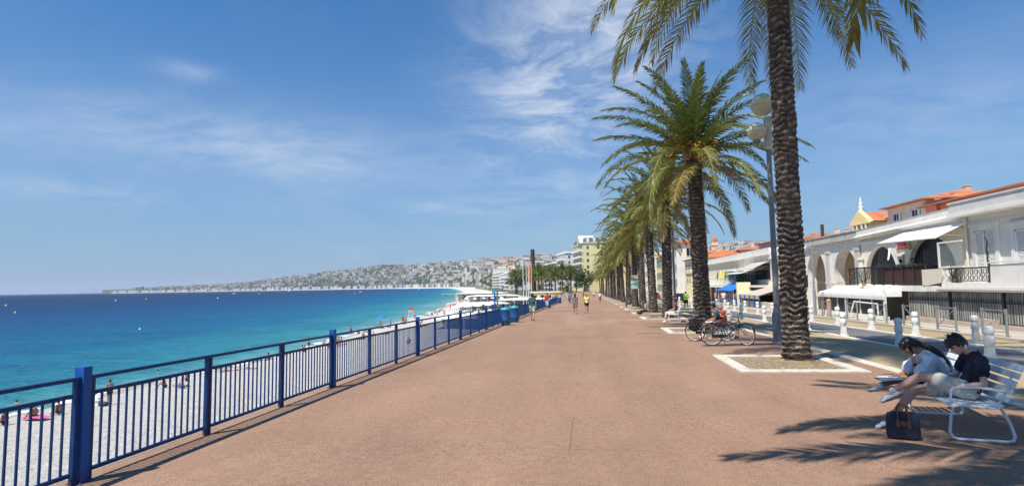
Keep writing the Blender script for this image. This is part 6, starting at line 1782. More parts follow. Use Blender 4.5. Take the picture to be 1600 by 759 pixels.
# second bench and the people behind the bicycles
bench('white bench behind the bicycles, mostly hidden by two seated people', (4.55, 22.5, gz(22.5)), R(-6), 1.9)
place(person(J_sit(.44, .02, .44, .16, 'lap', .05, headf=.08), 'person in a black cap sitting behind the bicycles', [('shirt', C('darkgrey', (.06, .06, .065)), dict(e=.016, disp=.004)), ('shorts', C('pale_shorts', (.55, .53, .50)), dict(leg=.85)), ('shoe', C('white_canvas', (.80, .80, .78)), {})], .011, 'tan', 'black', hat=M['black_metal'], look=(0, .9, -.35), hup=(0, .4, .9)), 4.85, 23.5, R(84))
place(person(J_sit(.44, -.04, .44, .12, 'lap', .02, headf=.10), 'grey haired person in an orange red top sitting behind the bicycles', [('shirt', C('orange_red', (.75, .10, .04)), dict(e=.018, sleeve=.9, disp=.005)), ('shorts', C('red_floral', (.55, .06, .06)), dict(leg=1.0)), ('shoe', C('white_canvas', (.80, .80, .78)), {})], .011, 'light', 'grey', 'bob', gender='f', look=(0, .9, -.4), hup=(0, .4, .9)), 5.0, 22.75, R(80))
bench('white bench with one person in dark red, between the bushy palm and the next', (4.45, 34.2, gz(34)), R(-6), 1.9)
place(person(J_sit(.44, .10, .46, .10, 'lap', .06), 'person in a dark red top reclining on the second white bench', [('shirt', C('maroon', (.13, .03, .035)), dict(e=.018, long=1)), ('trousers', C('pale_trousers', (.60, .55, .48)), dict(leg=1.6)), ('shoe', C('white_canvas', (.80, .80, .78)), {})], V1, 'tan', 'black'), 4.85, 34.8, R(85))
place(person(J_sit(.20, -.08, .40, .14, 'lap', .1), 'person in a pale vest and black shorts sitting low at the foot of a palm', [('tank_top', C('palevest', (.66, .72, .78)), dict(e=.016)), ('shorts', C('black_shorts', (.02, .02, .022)), dict(leg=.8)), ('shoe', C('dark_shoe', (.06, .05, .05)), {})], V1, 'brown', 'black'), 4.35, 45.9, R(80))
t = thing('backpack', 'black backpack on the ground beside the person in the pale vest', 'bag', (3.75, 45.4, gz(45)))
mb = MB(); mb.ell((0, 0, .16), (.24, .16, .16)); mb.ell((.05, -.02, .24), (.14, .12, .12)); me = fuse(mb, .02, 2, 'body', M['black_metal']); link('body', me, t)
place(person(J_sit(.44, .0, .44, .12), 'distant seated person in dark clothes under the sixth palm', [('shirt', C('darkgrey', (.06, .06, .065)), dict(e=.018)), ('trousers', C('darkc', (.05, .05, .06)), dict(leg=1.8))], .022, 'tan', 'brown'), 4.1, 60.5, R(85))
# terrace guests
for i, (y, c_, nm, lb) in enumerate(((36.5, (.75, .75, .73), 'whitec', 'dark haired restaurant guest in white above the terrace railing'), (35.3, (.3, .32, .36), 'greyc2', 'restaurant guest in grey right of the guest in white'))):
    place(person(J_sit(.45, .0, .40, .12, 'lap'), lb, [('shirt', C(nm, c_), dict(e=.018)), ('trousers', C('darkc', (.05, .05, .06)), dict(leg=1.8))], .02, 'tan', 'black'), 18.1, y, R(180 * i), z=1.65)
    t = thing('cafe_chair', ['dark chair under the guest in white', 'dark chair under the guest in grey'][i], 'chair', (18.1, y, 1.45), R(180 * i)); mb = MB(); mb.bb(-.2, .2, -.2, .2, .60, .64); mb.build('seat', M['black_metal'], t); mb = MB(); mb.bb(-.2, .2, -.22, -.19, .64, 1.05); mb.build('backrest', M['black_metal'], t)
    for a in (-.18, .18):
        for b2 in (-.18, .18): mb = MB(); mb.bb(a - .015, a + .015, b2 - .015, b2 + .015, -.01, .6); mb.build('leg', M['black_metal'], t)
t = thing('cafe_table', 'white topped table between the two restaurant guests', 'table', (18.1, 35.9, 1.44)); mb = MB(); mb.bb(-.35, .35, -.3, .3, .90, .93); mb.build('tabletop', M['white_paint'], t); mb = MB(); mb.tube((0, 0, 0), (0, 0, .9), .03); mb.build('leg', M['black_metal'], t)
# shoppers at the stall
for i, (x, y, c_, nm) in enumerate(((15.1, 73.0, (.7, .3, .35), 'pinkish'), (15.2, 70.4, (.3, .05, .08), 'wine'), (15.0, 68.2, (.7, .68, .65), 'offwhite'))):
    place(person(J_stand(.05, (.05, .15), (.0, .15), 1.7), ['shopper in pink at the left end of the blue awning stall', 'shopper in wine red in the middle of the blue awning stall', 'shopper in off white at the right end of the blue awning stall'][i], [('shirt', C(nm, c_), dict(e=.018)), ('shorts', C('denim2', (.12, .15, .22)), dict(leg=.9))], .022, 'tan', 'brown'), x, y, R(-90 + 30 * i), LO + .05)

# ------------------------------------------------------------------ beach people
def beach_z(x, y):
    d = x - shore_x(y)
    z = -7.2 + .17 * d if d < 6 else -6.18 + min(.5, (d - 6) * .04)
    return z
trunk_c = [('swim_black', (.02, .02, .03)), ('swim_blue', (.05, .12, .35)), ('swim_red', (.5, .05, .05))]
place(person(J_stand(.04, (.02, .2), (.02, .15), 1.74), 'standing sunbather in dark trunks on the beach right of the near post', [('swim_trunks', C(*trunk_c[0]), dict(leg=.35))], .016, 'tan', 'brown'), -34.2, 37.6, R(60), z=beach_z(-34.2, 37.6))
t = thing('towel_heap', 'white towel and black bag beside the standing sunbather', 'towel', (-34.9, 37.4, beach_z(-34.9, 37.4)))
mb = MB(); mb.ell((0, 0, .3), (.25, .2, .55)); link('towel', fuse(mb, .04, 1, 'towel', cloth('towelw', (.8, .8, .8)), disp=.04, dsc=5), t); mb = MB(); mb.ell((.5, -.1, .12), (.4, .25, .16)); link('bag', fuse(mb, .04, 1, 'bag', M['black_metal']), t)
def lying(label, x, y, rz, tone='tan', c=('swim_blue', (.05, .12, .35)), hair='brown', v=.022):
    J = dict(pelvis=(0, 0, .14), chest=(0, -.33, .15), neck=(0, -.54, .17), head=(0, -.70, .20), shL=(-.18, -.46, .14), shR=(.18, -.46, .14), elL=(-.30, -.28, .08), elR=(.34, -.6, .08), wrL=(-.25, -.03, .07), wrR=(.14, -.78, .1), hipL=(-.09, .05, .13), hipR=(.09, .05, .13), knL=(-.12, .46, .14), knR=(.12, .44, .30), anL=(-.13, .88, .08), anR=(.13, .72, .08), toL=(-.15, .98, .22), toR=(.14, .92, .04))
    return place(person(J, label, [('swim_trunks', C(*c), dict(leg=.3))], v, tone, hair, look=(0, -.2, 1), hup=(0, -1, .1)), x, y, rz, z=beach_z(x, y))
def towel(x, y, rz, c, label):
    mb = MB()
    for i in range(9):
        for k in range(13): mb.v.append((-.4 + i * .1, -.9 + k * .15, .03 + .02 * noise.noise(Vector((i * .7, k * .6, x)))))
    for i in range(8):
        for k in range(12): a = i * 13 + k; mb.f.append((a, a + 13, a + 14, a + 1)); mb.m.append(0)
    o = mb.build('beach_towel', cloth('tw%s' % c[0], c[1]), fix=False); o.location = (x, y, beach_z(x, y) + .12); o.rotation_euler = (0, 0, rz); md = o.modifiers.new('s', 'SOLIDIFY'); md.thickness = .015
    tag(o, label, 'towel')
def bsit(label, x, y, rz, tone='tan', hair='brown', c=('swim_black', (.02, .02, .03)), v=.018):
    J = J_sit(.04, -.12, .42, .12, 'lap'); 
    for s in 'LR': J['kn' + s] = Vector((J['kn' + s].x, .40, .42)); J['an' + s] = Vector((J['an' + s].x, .62, .08)); J['to' + s] = Vector((J['an' + s].x, .82, .04))
    return place(person(J, label, [('swim_trunks', C(*c), dict(leg=.4))], v, tone, hair), x, y, rz, z=beach_z(x, y))
bsit('bather sitting at the far left by the water, dark hair', -35.9, 31.7, R(95), 'brown', 'black')
bsit('middle of the three bathers sitting at far left, on a pink towel', -35.6, 33.4, R(100), 'tan')
bsit('right one of the three bathers sitting by the water at far left', -35.1, 34.6, R(80), 'brown', 'black', ('swim_black', (.02, .02, .03)))
towel(-35.3, 33.2, R(80), ('pink', (.65, .10, .28)), 'pink towel beside the three seated bathers')
bsit('bather sitting near the water left of the first thin railing post', -35.2, 44.4, R(120), 'tan')
lying('sunbather lying beside the seated one near the water', -33.6, 44.2, R(70), 'brown', hair='black')
bsit('bather sitting upright in the middle of the second railing panel', -35.6, 47.6, R(90), 'light')
lying('sunbather lying flat left of the second thick railing post', -35.0, 52.7, R(100), 'tan', ('swim_red', (.5, .05, .05)))
lying('second sunbather lying next to the one left of the thick post', -33.4, 53.6, R(80), 'brown')
towel(-35, 52.9, R(100), ('blue', (.05, .15, .4)), 'blue towel under the sunbather left of the thick post')
rg = random.Random(41)
tones = ['tan', 'brown', 'light', 'pink']; hairs = ['brown', 'black', 'blond']; names = ['swim_black', 'swim_blue', 'swim_red']
protoS = []; protoL = []; protoW = []
for i in range(3):
    protoS.append(bsit('seated bather %s in the crowd along the shingle' % ['nearest', 'second', 'third'][i], -38.5 + i * 1.5, 74 + i * 9, R(80 + 30 * i), tones[i], hairs[i], (trunk_c[i]), .03))
    protoL.append(lying('sunbather lying on the shingle, the %s of the far ones' % ['nearest', 'second nearest', 'third nearest'][i], -37 + i * 1.4, 78 + i * 8, R(60 + 50 * i), tones[i], (trunk_c[i]), hairs[i], .03))
    protoW.append(place(person(J_stand(.08 * i, (.02, .1), (.02, .1 * i), 1.7), 'standing bather at the waterline, the %s of the far ones' % ['nearest', 'second nearest', 'third nearest'][i], [('swim_trunks', C(*trunk_c[i]), dict(leg=.5))], .03, tones[i], hairs[i]), -46.4 - i * 2.2, 108 + i * 22, R(40 + 90 * i), z=beach_z(-46.4 - i * 2.2, 108 + i * 22)))
GB = 'small bathers scattered along the far shingle'
for k in range(110):
    y = rg.uniform(64, 130) if k < 30 else rg.uniform(130, 420)
    d = rg.uniform(2.5, 9) if k % 3 else rg.uniform(3, 24)
    x = shore_x(y) + d
    pr = (protoS, protoL, protoW)[rg.choice([0, 0, 1, 1, 2])][rg.randrange(3)]
    q = dup(pr, (x, y, beach_z(x, y)), rg.uniform(0, 6.28), None, GB)
    kind = {'seated': 'sitting', 'sunbather': 'lying'}.get(pr['label'].split()[0], 'standing')
    q['label'] = 'tiny bather %s in the crowd far along the shingle' % kind
for k in range(6):   # swimmers: heads and shoulders above the water
    y = [43.0, 60, 96, 130, 165, 210][k]; x = shore_x(y) - [4.5, 6, 9, 8, 14, 10][k]
    mb = MB(); mb.ell((0, 0, .16), (.09, .1, .12)); mb.ell((0, 0, -.04), (.24, .13, .13)); mb.cap((.2, 0, -.03), (.45, .25, -.06), .05, .04)
    o = link('person', fuse(mb, .025, 2, 'person', skin('tan'))); o.location = (x, y, SEA_Z); tag(o, '%s swimmer counting from the near post, only head and shoulders above water' % ORD[k], 'person')
    mb = MB(); mb.ell((0, -.02, .21), (.095, .1, .085)); link('hair', fuse(mb, .03, 1, 'hair', HAIR['black']), o)

# ------------------------------------------------------------------ bicycles
def bicycle(label, loc, rz, steer=0.0, bag=None, basket=False):
    t = thing('bicycle', label, 'bicycle', loc, rz, 'city bicycles standing before the planting bed')
    r = .335
    def wheel(x, sa=0.0):
        wz = link('wheel', None, t) if False else None
        o = MB(); seg = 36
        o.poly([(math.cos(a) * r, 0, math.sin(a) * r) for a in [2 * math.pi * i / seg for i in range(seg)]], .021, 8, closed=True)
        tire = o.mesh('tyre', mat('tyre', (.03, .03, .03), .8))
        o = MB(); o.poly([(math.cos(a) * (r - .004), 0, math.sin(a) * (r - .004)) for a in [2 * math.pi * i / seg for i in range(seg)]], .0225, 4, closed=True)
        h_ = MB(); h_.tube((0, -.04, 0), (0, .04, 0), .024, n=10); h_.tube((0, -.055, 0), (0, .055, 0), .008, n=8)
        wh = h_.build('wheel', M['steel'], t); wh.location = (x, 0, r + .018); wh.rotation_euler = (0, 0, sa)
        link('tyre', tire, wh)
        ww = MB(); ww.poly([(math.cos(a) * (r - .014), 0, math.sin(a) * (r - .014)) for a in [2 * math.pi * i / seg for i in range(seg)]], .019, 6, closed=True); ww.build('rim', mat('rim_white', (.68, .68, .66), .35, .05, 4), wh)
        sp = MB()
        for i in range(20):
            a = 2 * math.pi * i / 20; s_ = .03 * (-1) ** i; b2 = a + .35 * (-1) ** (i // 2); sp.tube((.02 * math.cos(b2), s_, .02 * math.sin(b2)), (math.cos(a) * (r - .02), 0, math.sin(a) * (r - .02)), .0022, n=3, caps=False)
        sp.build('spoke', M['steel'], wh)
        return wh
    wheel(0); fw = wheel(1.08, steer)
    BK = mat('bike_black', (.02, .02, .022), .35, .1, 6)
    f = MB(); z = r + .018
    bb_ = Vector((.45, 0, .29)); seat_t = Vector((.30, 0, .78)); ht = Vector((.86, 0, .86)); hb = Vector((.90, 0, .70))
    f.tube(bb_, seat_t, .017); f.tube(bb_, hb, .019); f.tube(Vector((.36, 0, .58)), Vector((.875, 0, .80)), .016); f.tube(hb, ht, .02)
    for s_ in (-1, 1): f.tube((0, s_ * .06, z), (.45, s_ * .03, .29), .010); f.tube((0, s_ * .06, z), (.33, s_ * .03, .70), .009)
    f.build('frame', BK, t)
    fk = MB(); c = math.cos(steer); s = math.sin(steer)
    for s_ in (-1, 1): fk.tube((.91 + s_ * -s * .05, s_ * c * .05, .68), (1.08 - s_ * s * .055, s_ * c * .055, z), .011)
    fk.tube((.86, 0, .84), (.84, 0, .98), .014)
    fk.build('fork', BK, t)
    hbm = MB(); hx = .84
    def hp(a, b2, zz_): return (hx + a * c - b2 * s, a * s + b2 * c, zz_)
    hbm.poly([hp(-.16, -.29, 1.03), hp(-.06, -.26, 1.05), hp(.04, -.16, 1.02), hp(.0, 0, .98), hp(.04, .16, 1.02), hp(-.06, .26, 1.05), hp(-.16, .29, 1.03)], .011, 8); o = hbm.build('handlebar', M['steel'], t, smooth=True)
    for s_ in (-1, 1): g = MB(); g.tube(hp(-.20, s_ * .295, 1.025), hp(-.08, s_ * .265, 1.048), .017, n=8); g.build('grip', M['rubber'], o)
    sd = MB(); sd.cap((.20, 0, .90), (.36, 0, .90), .07, .03); sd.ell((.24, 0, .90), (.11, .095, .035)); o = link('saddle', fuse(sd, .012, 2, 'saddle', M['rubber']), t); g = MB(); g.tube((.30, 0, .76), (.27, 0, .89), .013); g.build('seat_post', M['steel'], t)
    for x, sa in ((0, 0), (1.08, steer)):
        m2 = MB(); pts = []
        a0, a1 = (R(10), R(185)) if x == 0 else (R(15), R(150))
        n = 14
        for i in range(n + 1):
            a = a0 + (a1 - a0) * i / n
            for w_ in (-.026, .026):
                q = Vector((math.cos(a) * (r + .035), w_, math.sin(a) * (r + .035))); q = Vector((q.x * math.cos(sa) - q.y * math.sin(sa), q.x * math.sin(sa) + q.y * math.cos(sa), q.z))
                m2.v.append((q.x + x, q.y, q.z + z))
        for i in range(n): m2.f.append((i * 2, i * 2 + 1, i * 2 + 3, i * 2 + 2)); m2.m.append(0)
        o = m2.build('mudguard', BK, t, smooth=True, fix=False); md = o.modifiers.new('s', 'SOLIDIFY'); md.thickness = .004
    rk = MB(); rk.bb(-.22, .22, -.07, -.055, .735, .75); rk.bb(-.22, .22, .055, .07, .735, .75)
    for q in (-.2, 0, .2): rk.bb(q - .01, q + .01, -.07, .07, .735, .75)
    for s_ in (-1, 1): rk.tube((0, s_ * .065, z), (-.15, s_ * .065, .74), .006); rk.tube((0, s_ * .065, z), (.12, s_ * .065, .74), .006)
    rk.build('luggage_rack', BK, t)
    cr = MB(); cr.tube((.45, -.07, .29), (.45, .07, .29), .02); cr.tube((.45, -.06, .29), (.45, -.052, .29), .09, n=20); cr.beam((.45, -.075, .29), (.58, -.075, .22), .02, .012); cr.beam((.45, .075, .29), (.32, .075, .36), .02, .012); cr.build('crank', M['steel'], t)
    for p in ((.58, -.12, .22), (.32, .12, .36)): g = MB(); g.box(p, (.09, .08, .022)); g.build('pedal', M['rubber'], t)
    g = MB(); g.bb(.0, .5, -.068, -.045, .27, .36); g.build('chain_guard', BK, t)
    g = MB(); g.poly([(.40, .04, .27), (.42, .10, .12), (.40, .14, .02), (.34, .15, .008)], .011, 6); g.build('kickstand', M['steel'], t)
    g = MB(); g.ell((hx + .12, 0, .88), (.05, .045, .045)); g.build('headlamp', M['steel'], t)
    if bag:
        g = MB(); g.ell((-.05, -.14, .56), (.20, .07, .20)); g.ell((-.05, -.14, .66), (.19, .07, .10)); g.ell((-.05, .14, .56), (.20, .07, .20)); g.ell((-.05, 0, .76), (.2, .2, .04)); link('pannier', fuse(g, .018, 3, 'pannier', cloth('pannier', (.015, .015, .018)), disp=.01), t)
    if basket:
        g = MB(); 
        for k in range(9):
            a = -.2 + .05 * k
            g.tube((1.02, a * .8, .78), (1.04, a, 1.0), .004, n=4); g.tube((1.27, a * .8, .78), (1.33, a, 1.0), .004, n=4)
        for zz_ in (.78, .85, .92, 1.0):
            e = .8 + .2 * (zz_ - .78) / .22; g.poly([(1.02, -.2 * e, zz_), (1.27 + .06 * (zz_ - .78) / .22, -.2 * e, zz_), (1.27 + .06 * (zz_ - .78) / .22, .2 * e, zz_), (1.02, .2 * e, zz_)], .005, 4, closed=True)
        g.build('basket', BK, t)
    return t
bicycle('nearer black bicycle with white rimmed wheels, its front wheel turned toward the camera', (3.95, 19.95, gz(20)), R(-6), R(-50))
bicycle('farther black bicycle with a dark pannier bag over the rear wheel', (3.72, 21.6, gz(21.6)), R(-3), R(15), bag=True)
# ------------------------------------------------------------------ beach clubs below the promenade
WC = M['awning_white']
def pavilion(label, x, y, w_, d_, zt, rz=0.0):
    z0 = beach_z(x, y); t = thing('beach_pavilion', label, 'pavilion', (x, y, z0), rz, None); H = zt - z0
    mb = MB(); mb.v = [(-w_ / 2, -d_ / 2, H - .5), (w_ / 2, -d_ / 2, H - .5), (w_ / 2, d_ / 2, H - .5), (-w_ / 2, d_ / 2, H - .5), (-w_ * .3, 0, H), (w_ * .3, 0, H)]
    mb.f = [(0, 1, 5, 4), (1, 2, 5), (2, 3, 4, 5), (3, 0, 4), (3, 2, 1, 0)]; mb.m = [0] * 5; mb.build('roof', WC, t)
    n = max(2, int(w_ / 3))
    for i in range(n + 1):
        for s_ in (-1, 1):
            mb = MB(); mb.bb(-w_ / 2 + w_ * i / n - .06, -w_ / 2 + w_ * i / n + .06, s_ * (d_ / 2 - .1) - .06, s_ * (d_ / 2 - .1) + .06, -.3, H - .5); mb.build('post', M['white_paint'], t)
    mb = MB(); mb.bb(-w_ / 2 + .2, w_ / 2 - .2, d_ / 2 - .5, d_ / 2 - .3, -.2, H - .9); mb.build('back_wall', M['plaster_cream'], t)
pavilion('low white roofed beach pavilion right below the railing gap', -22, 104, 13, 9, -3.3)
pavilion('second white beach pavilion beyond the one below the gap', -14, 132, 14, 10, -3.2)
pavilion('white beach pavilion with open front near the water, beyond the bins', -33, 176, 16, 9, -3.1, .2)
pavilion('long white beach restaurant roof behind the flagpoles', -22, 205, 22, 12, -2.7, .1)
pavilion('farther white beach restaurant left of the dark column', -44, 262, 24, 12, -2.2, .2)
pavilion('white beach building at the root of the groyne', -62, 330, 30, 14, -1.8, .2)
t = thing('beach_house', 'yellow beach house behind the flagpoles', 'house', (-17, 225, -5.6)); mb = MB(); mb.bb(-6, 6, 0, 6, -.5, 4.4); mb.build('wall', M['plaster_yellow'], t); mb = MB(); mb.bb(-6.4, 6.4, -.4, 6.4, 4.4, 4.8); mb.build('roof', GW, t)
for k in range(4): mb = MB(); mb.bb(-5 + 2.8 * k, -3.6 + 2.8 * k, -.05, -.005, 1.6, 3.4); mb.build('window', M['dark_glass'], t)
# timber frame on the sand
t = thing('pergola', 'open white timber frame standing on the beach before the pavilions', 'pergola', (-38.5, 168, beach_z(-38, 168)))
for x in (-3, 0, 3):
    for y in (0, 3): mb = MB(); mb.bb(x - .07, x + .07, y - .07, y + .07, -.2, 2.7); mb.build('post', M['white_paint'], t)
mb = MB()
for y in (0, 3): mb.bb(-3.2, 3.2, y - .05, y + .05, 2.7, 2.82)
mb.build('beam', M['white_paint'], t)

def parasol(label, x, y, m, group, proto=None):
    t = thing('parasol', label, 'parasol', (x, y, beach_z(x, y)), 0, group)
    mb = MB(); mb.lathe((0, 0, 2.0), [(1.1, 0), (1.06, .04), (.03, .5)], 8); mb.build('canopy', m, t)
    mb = MB(); mb.tube((0, 0, -.2), (0, 0, 2.6), .035, n=6); mb.build('pole', M['white_paint'], t); return t
PS = {'white': (WC, 'white parasols in rows on the far beach'), 'red': (mat('cloth_parasol_red', (.42, .09, .06), .9), 'red parasols on the far beach'), 'blue': (M['awning_blue'], 'blue parasols on the beach')}
pr = {k: None for k in PS}
rg = random.Random(77)
def lay(kind, x, y):
    m_, g_ = PS[kind]
    lab = {'white': 'white parasol in the rows of the far beach clubs', 'red': 'red parasol near the waterline of the far beach', 'blue': 'blue parasol near the waterline'}[kind]
    if pr[kind] is None: pr[kind] = parasol(lab, x, y, m_, g_)
    else: dup(pr[kind], (x, y, beach_z(x, y)), rg.uniform(0, 1))
for r_ in range(7):
    for k in range(11):
        y = 150 + r_ * 3.2 + k * 2.9; x = shore_x(y) + 15 + r_ * 2.6 - k * .1
        if rg.random() < .85 and x < prom_left(y) - 4: lay('white', x + rg.uniform(-.3, .3), y + (38 if r_ > 3 else 0))
for r_ in range(5):
    for k in range(14):
        y = 250 + k * 6 + rg.uniform(-1, 1); x = shore_x(y) + 10 + r_ * 4
        if rg.random() < .8: lay('white', x, y)
for k in range(9): y = rg.uniform(170, 330); lay('red', shore_x(y) + rg.uniform(4, 12), y)
lay('blue', shore_x(119) + 3.6, 119)
# sun loungers
def lounger():
    t = thing('sun_lounger', 'white beach lounger in the rows of the far beach clubs', 'sun lounger', (0, 0, 0), 0, 'white beach loungers'); mb = MB()
    mb.bb(-.32, .32, -.9, .45, .30, .36); mb.build('bed', WC, t); mb = MB(); mb.box((0, .70, .50), (.64, .62, .05), 0, 0, Matrix.Rotation(.6, 3, 'X')); mb.build('backrest', WC, t)
    mb = MB(); mb.bb(-.3, .3, -.8, -.74, -.05, .3); mb.build('leg', WC, t); mb = MB(); mb.bb(-.3, .3, .4, .46, -.05, .3); mb.build('leg', WC, t); return t
lg = lounger(); first = True
for r_ in range(6):
    for k in range(14):
        y = 142 + k * 2.6 + r_ * .8; x = shore_x(y) + 13 + r_ * 3.4
        if x > prom_left(y) - 3: continue
        if first: lg.location = (x, y, beach_z(x, y)); lg.rotation_euler.z = 1.3; first = False
        else: dup(lg, (x, y, beach_z(x, y)), 1.3 + rg.uniform(-.1, .1))
# lifeguard chair and waterline post
t = thing('lifeguard_chair', 'tall lifeguard chair with a red figure board at the waterline', 'chair', (shore_x(150) + 3, 150, beach_z(shore_x(150) + 3, 150)))
for a in (-.5, .5):
    for b2 in (-.5, .5): mb = MB(); mb.tube((a * 1.3, b2 * 1.3, -.2), (a * .8, b2 * .8, 2.2), .05, n=6); mb.build('leg', M['white_paint'], t)
mb = MB(); mb.bb(-.5, .5, -.5, .5, 2.2, 2.3); mb.build('seat', M['white_paint'], t); mb = MB(); mb.bb(-.5, .5, .42, .5, 2.3, 3.2); mb.build('backrest', mat('lg_red', (.6, .06, .03)), t)
t = thing('groyne', 'low stone groyne curving out from the beach', 'groyne', (-116, 560, -7)); mb = MB(); rg2 = random.Random(5)
for k in range(120):
    s_ = k / 120; x = -116 - 40 * s_ + rg2.uniform(-2, 2); y = 560 + 40 * s_ + rg2.uniform(-2, 2); q = rg2.uniform(.6, 1.3); mb.ell((x, y, -7.0 + rg2.uniform(0, .7)), (q, q * .8, q * .6), nu=6, nv=4)
mb.build('boulder_bank', M['wall_stone'], t, world=True)['kind'] = 'stuff'

# flagpoles
for k, (x, c_) in enumerate(((-11.5, None), (-11.05, None), (-10.6, (.75, .25, .05)), (-10.15, None))):
    t = thing('flagpole', ['leftmost of the four white flagpoles', 'second of the four white flagpoles', 'white flagpole carrying a furled orange flag', 'rightmost of the four white flagpoles'][k], 'flagpole', (x, 100 + (k % 2), -5.8))
    mb = MB(); mb.tube((0, 0, 0), (0, 0, 11.8 - .15 * k), .07, .05, 8); mb.ell((0, 0, 11.85 - .15 * k), (.1, .1, .1), nu=8, nv=6); mb.build('pole', M['white_paint'], t)
    if c_: mb = MB(); mb.prism([(.02, 8.2), (.30, 8.0), (.34, 10.6), (.03, 11.2)], 'y', -.05, .04); mb.build('flag', mat('flag_orange', c_), t)
# dark tapering column
t = thing('dark_column', 'tall dark brown tapering column with a flat top above the dark trees', 'monument', (-33.2, 340, -4))
mb = MB(); mb.prism([(-1.7, -1.7), (1.7, -1.7), (1.7, 1.7), (-1.7, 1.7)], 'z', 0, .6); mb.v += []; mb.build('plinth', M['wall_stone'], t)
mb = MB(); mb.lathe((0, 0, .6), [(1.75, 0), (1.25, 26.0), (1.1, 26.4)], 8); mb.build('shaft', mat('corten', (.075, .04, .028), .8, .2, .3), t)

# ------------------------------------------------------------------ trees between promenade and town
def crown_leaves(name, seed, n, R_, Hc, m, s0=.45):
    rg = random.Random(seed); mb = MB(); cl = [(Vector((rg.uniform(-1, 1) * R_ * .7, rg.uniform(-1, 1) * R_ * .7, Hc * rg.uniform(.35, 1))), rg.uniform(.28, .5) * R_) for _ in range(13)]
    for k in range(n):
        c, r_ = cl[rg.randrange(13)]; d = Vector((rg.gauss(0, 1), rg.gauss(0, 1), rg.gauss(0, .8))).normalized(); p = c + d * r_ * rg.uniform(.6, 1.05)
        a = Vector((rg.gauss(0, 1), rg.gauss(0, 1), rg.gauss(0, 1))).normalized(); b2 = a.cross(d + Vector((.1, .2, .3))).normalized(); s = s0 * rg.uniform(.6, 1.3)
        mb.quad(p - a * s, p - b2 * s * .6, p + a * s, p + b2 * s * .6)
    return mb.mesh(name, m, fix=False)
CL = [crown_leaves('crown', 5 + i, 1500, 5.5, 8.5, M['leaf_dark']) for i in range(2)]
def btree(label, x, y, z, h, k, s=1.0):
    t = thing('broadleaf_tree', label, 'tree', (x, y, z), k * 1.3, 'dark trees between the promenade and the town')
    mb = MB(); mb.tube((0, 0, -.5), (0, 0, h * .45), .35, .25, 8); mb.tube((0, 0, h * .3), (1.4, .5, h * .6), .18, .1, 6); mb.tube((0, 0, h * .3), (-1.2, .8, h * .62), .18, .1, 6); mb.build('trunk', M['bark'], t)
    c = link('crown', CL[k % 2], t, (0, 0, h - 8.5 * s * 1.05)); c.scale = (s, s, s)
tr = [(-41, 322, 11), (-30, 322, 14), (-26, 345, 16), (-22, 318, 14), (-17, 335, 15), (-12, 322, 14.5), (-8, 345, 14), (-36, 310, 11.5), (-3, 332, 12), (-44, 352, 14)]
for i, (x, y, h) in enumerate(tr): btree('%s of the dark broad trees counting from the left behind the flagpoles' % ORD[sorted(range(len(tr)), key=lambda q: tr[q][0] / tr[q][1]).index(i)], x, y, -3, h, i, .95 + .1 * (i % 3))
for i, (x, y, h) in enumerate([(-33, 300, 11), (-27, 305, 12.5), (-20, 303, 11.5), (-40, 312, 10), (-14, 300, 12), (-10, 310, 11), (-24, 290, 9.5), (-17, 285, 9)]):
    palm(x, y, h, 'l', i * 1.1, '%s palm of the garden left of the dark column and the yellow palace' % ORD[i], z=-3, group='palms in the far garden', sc_=1.15)

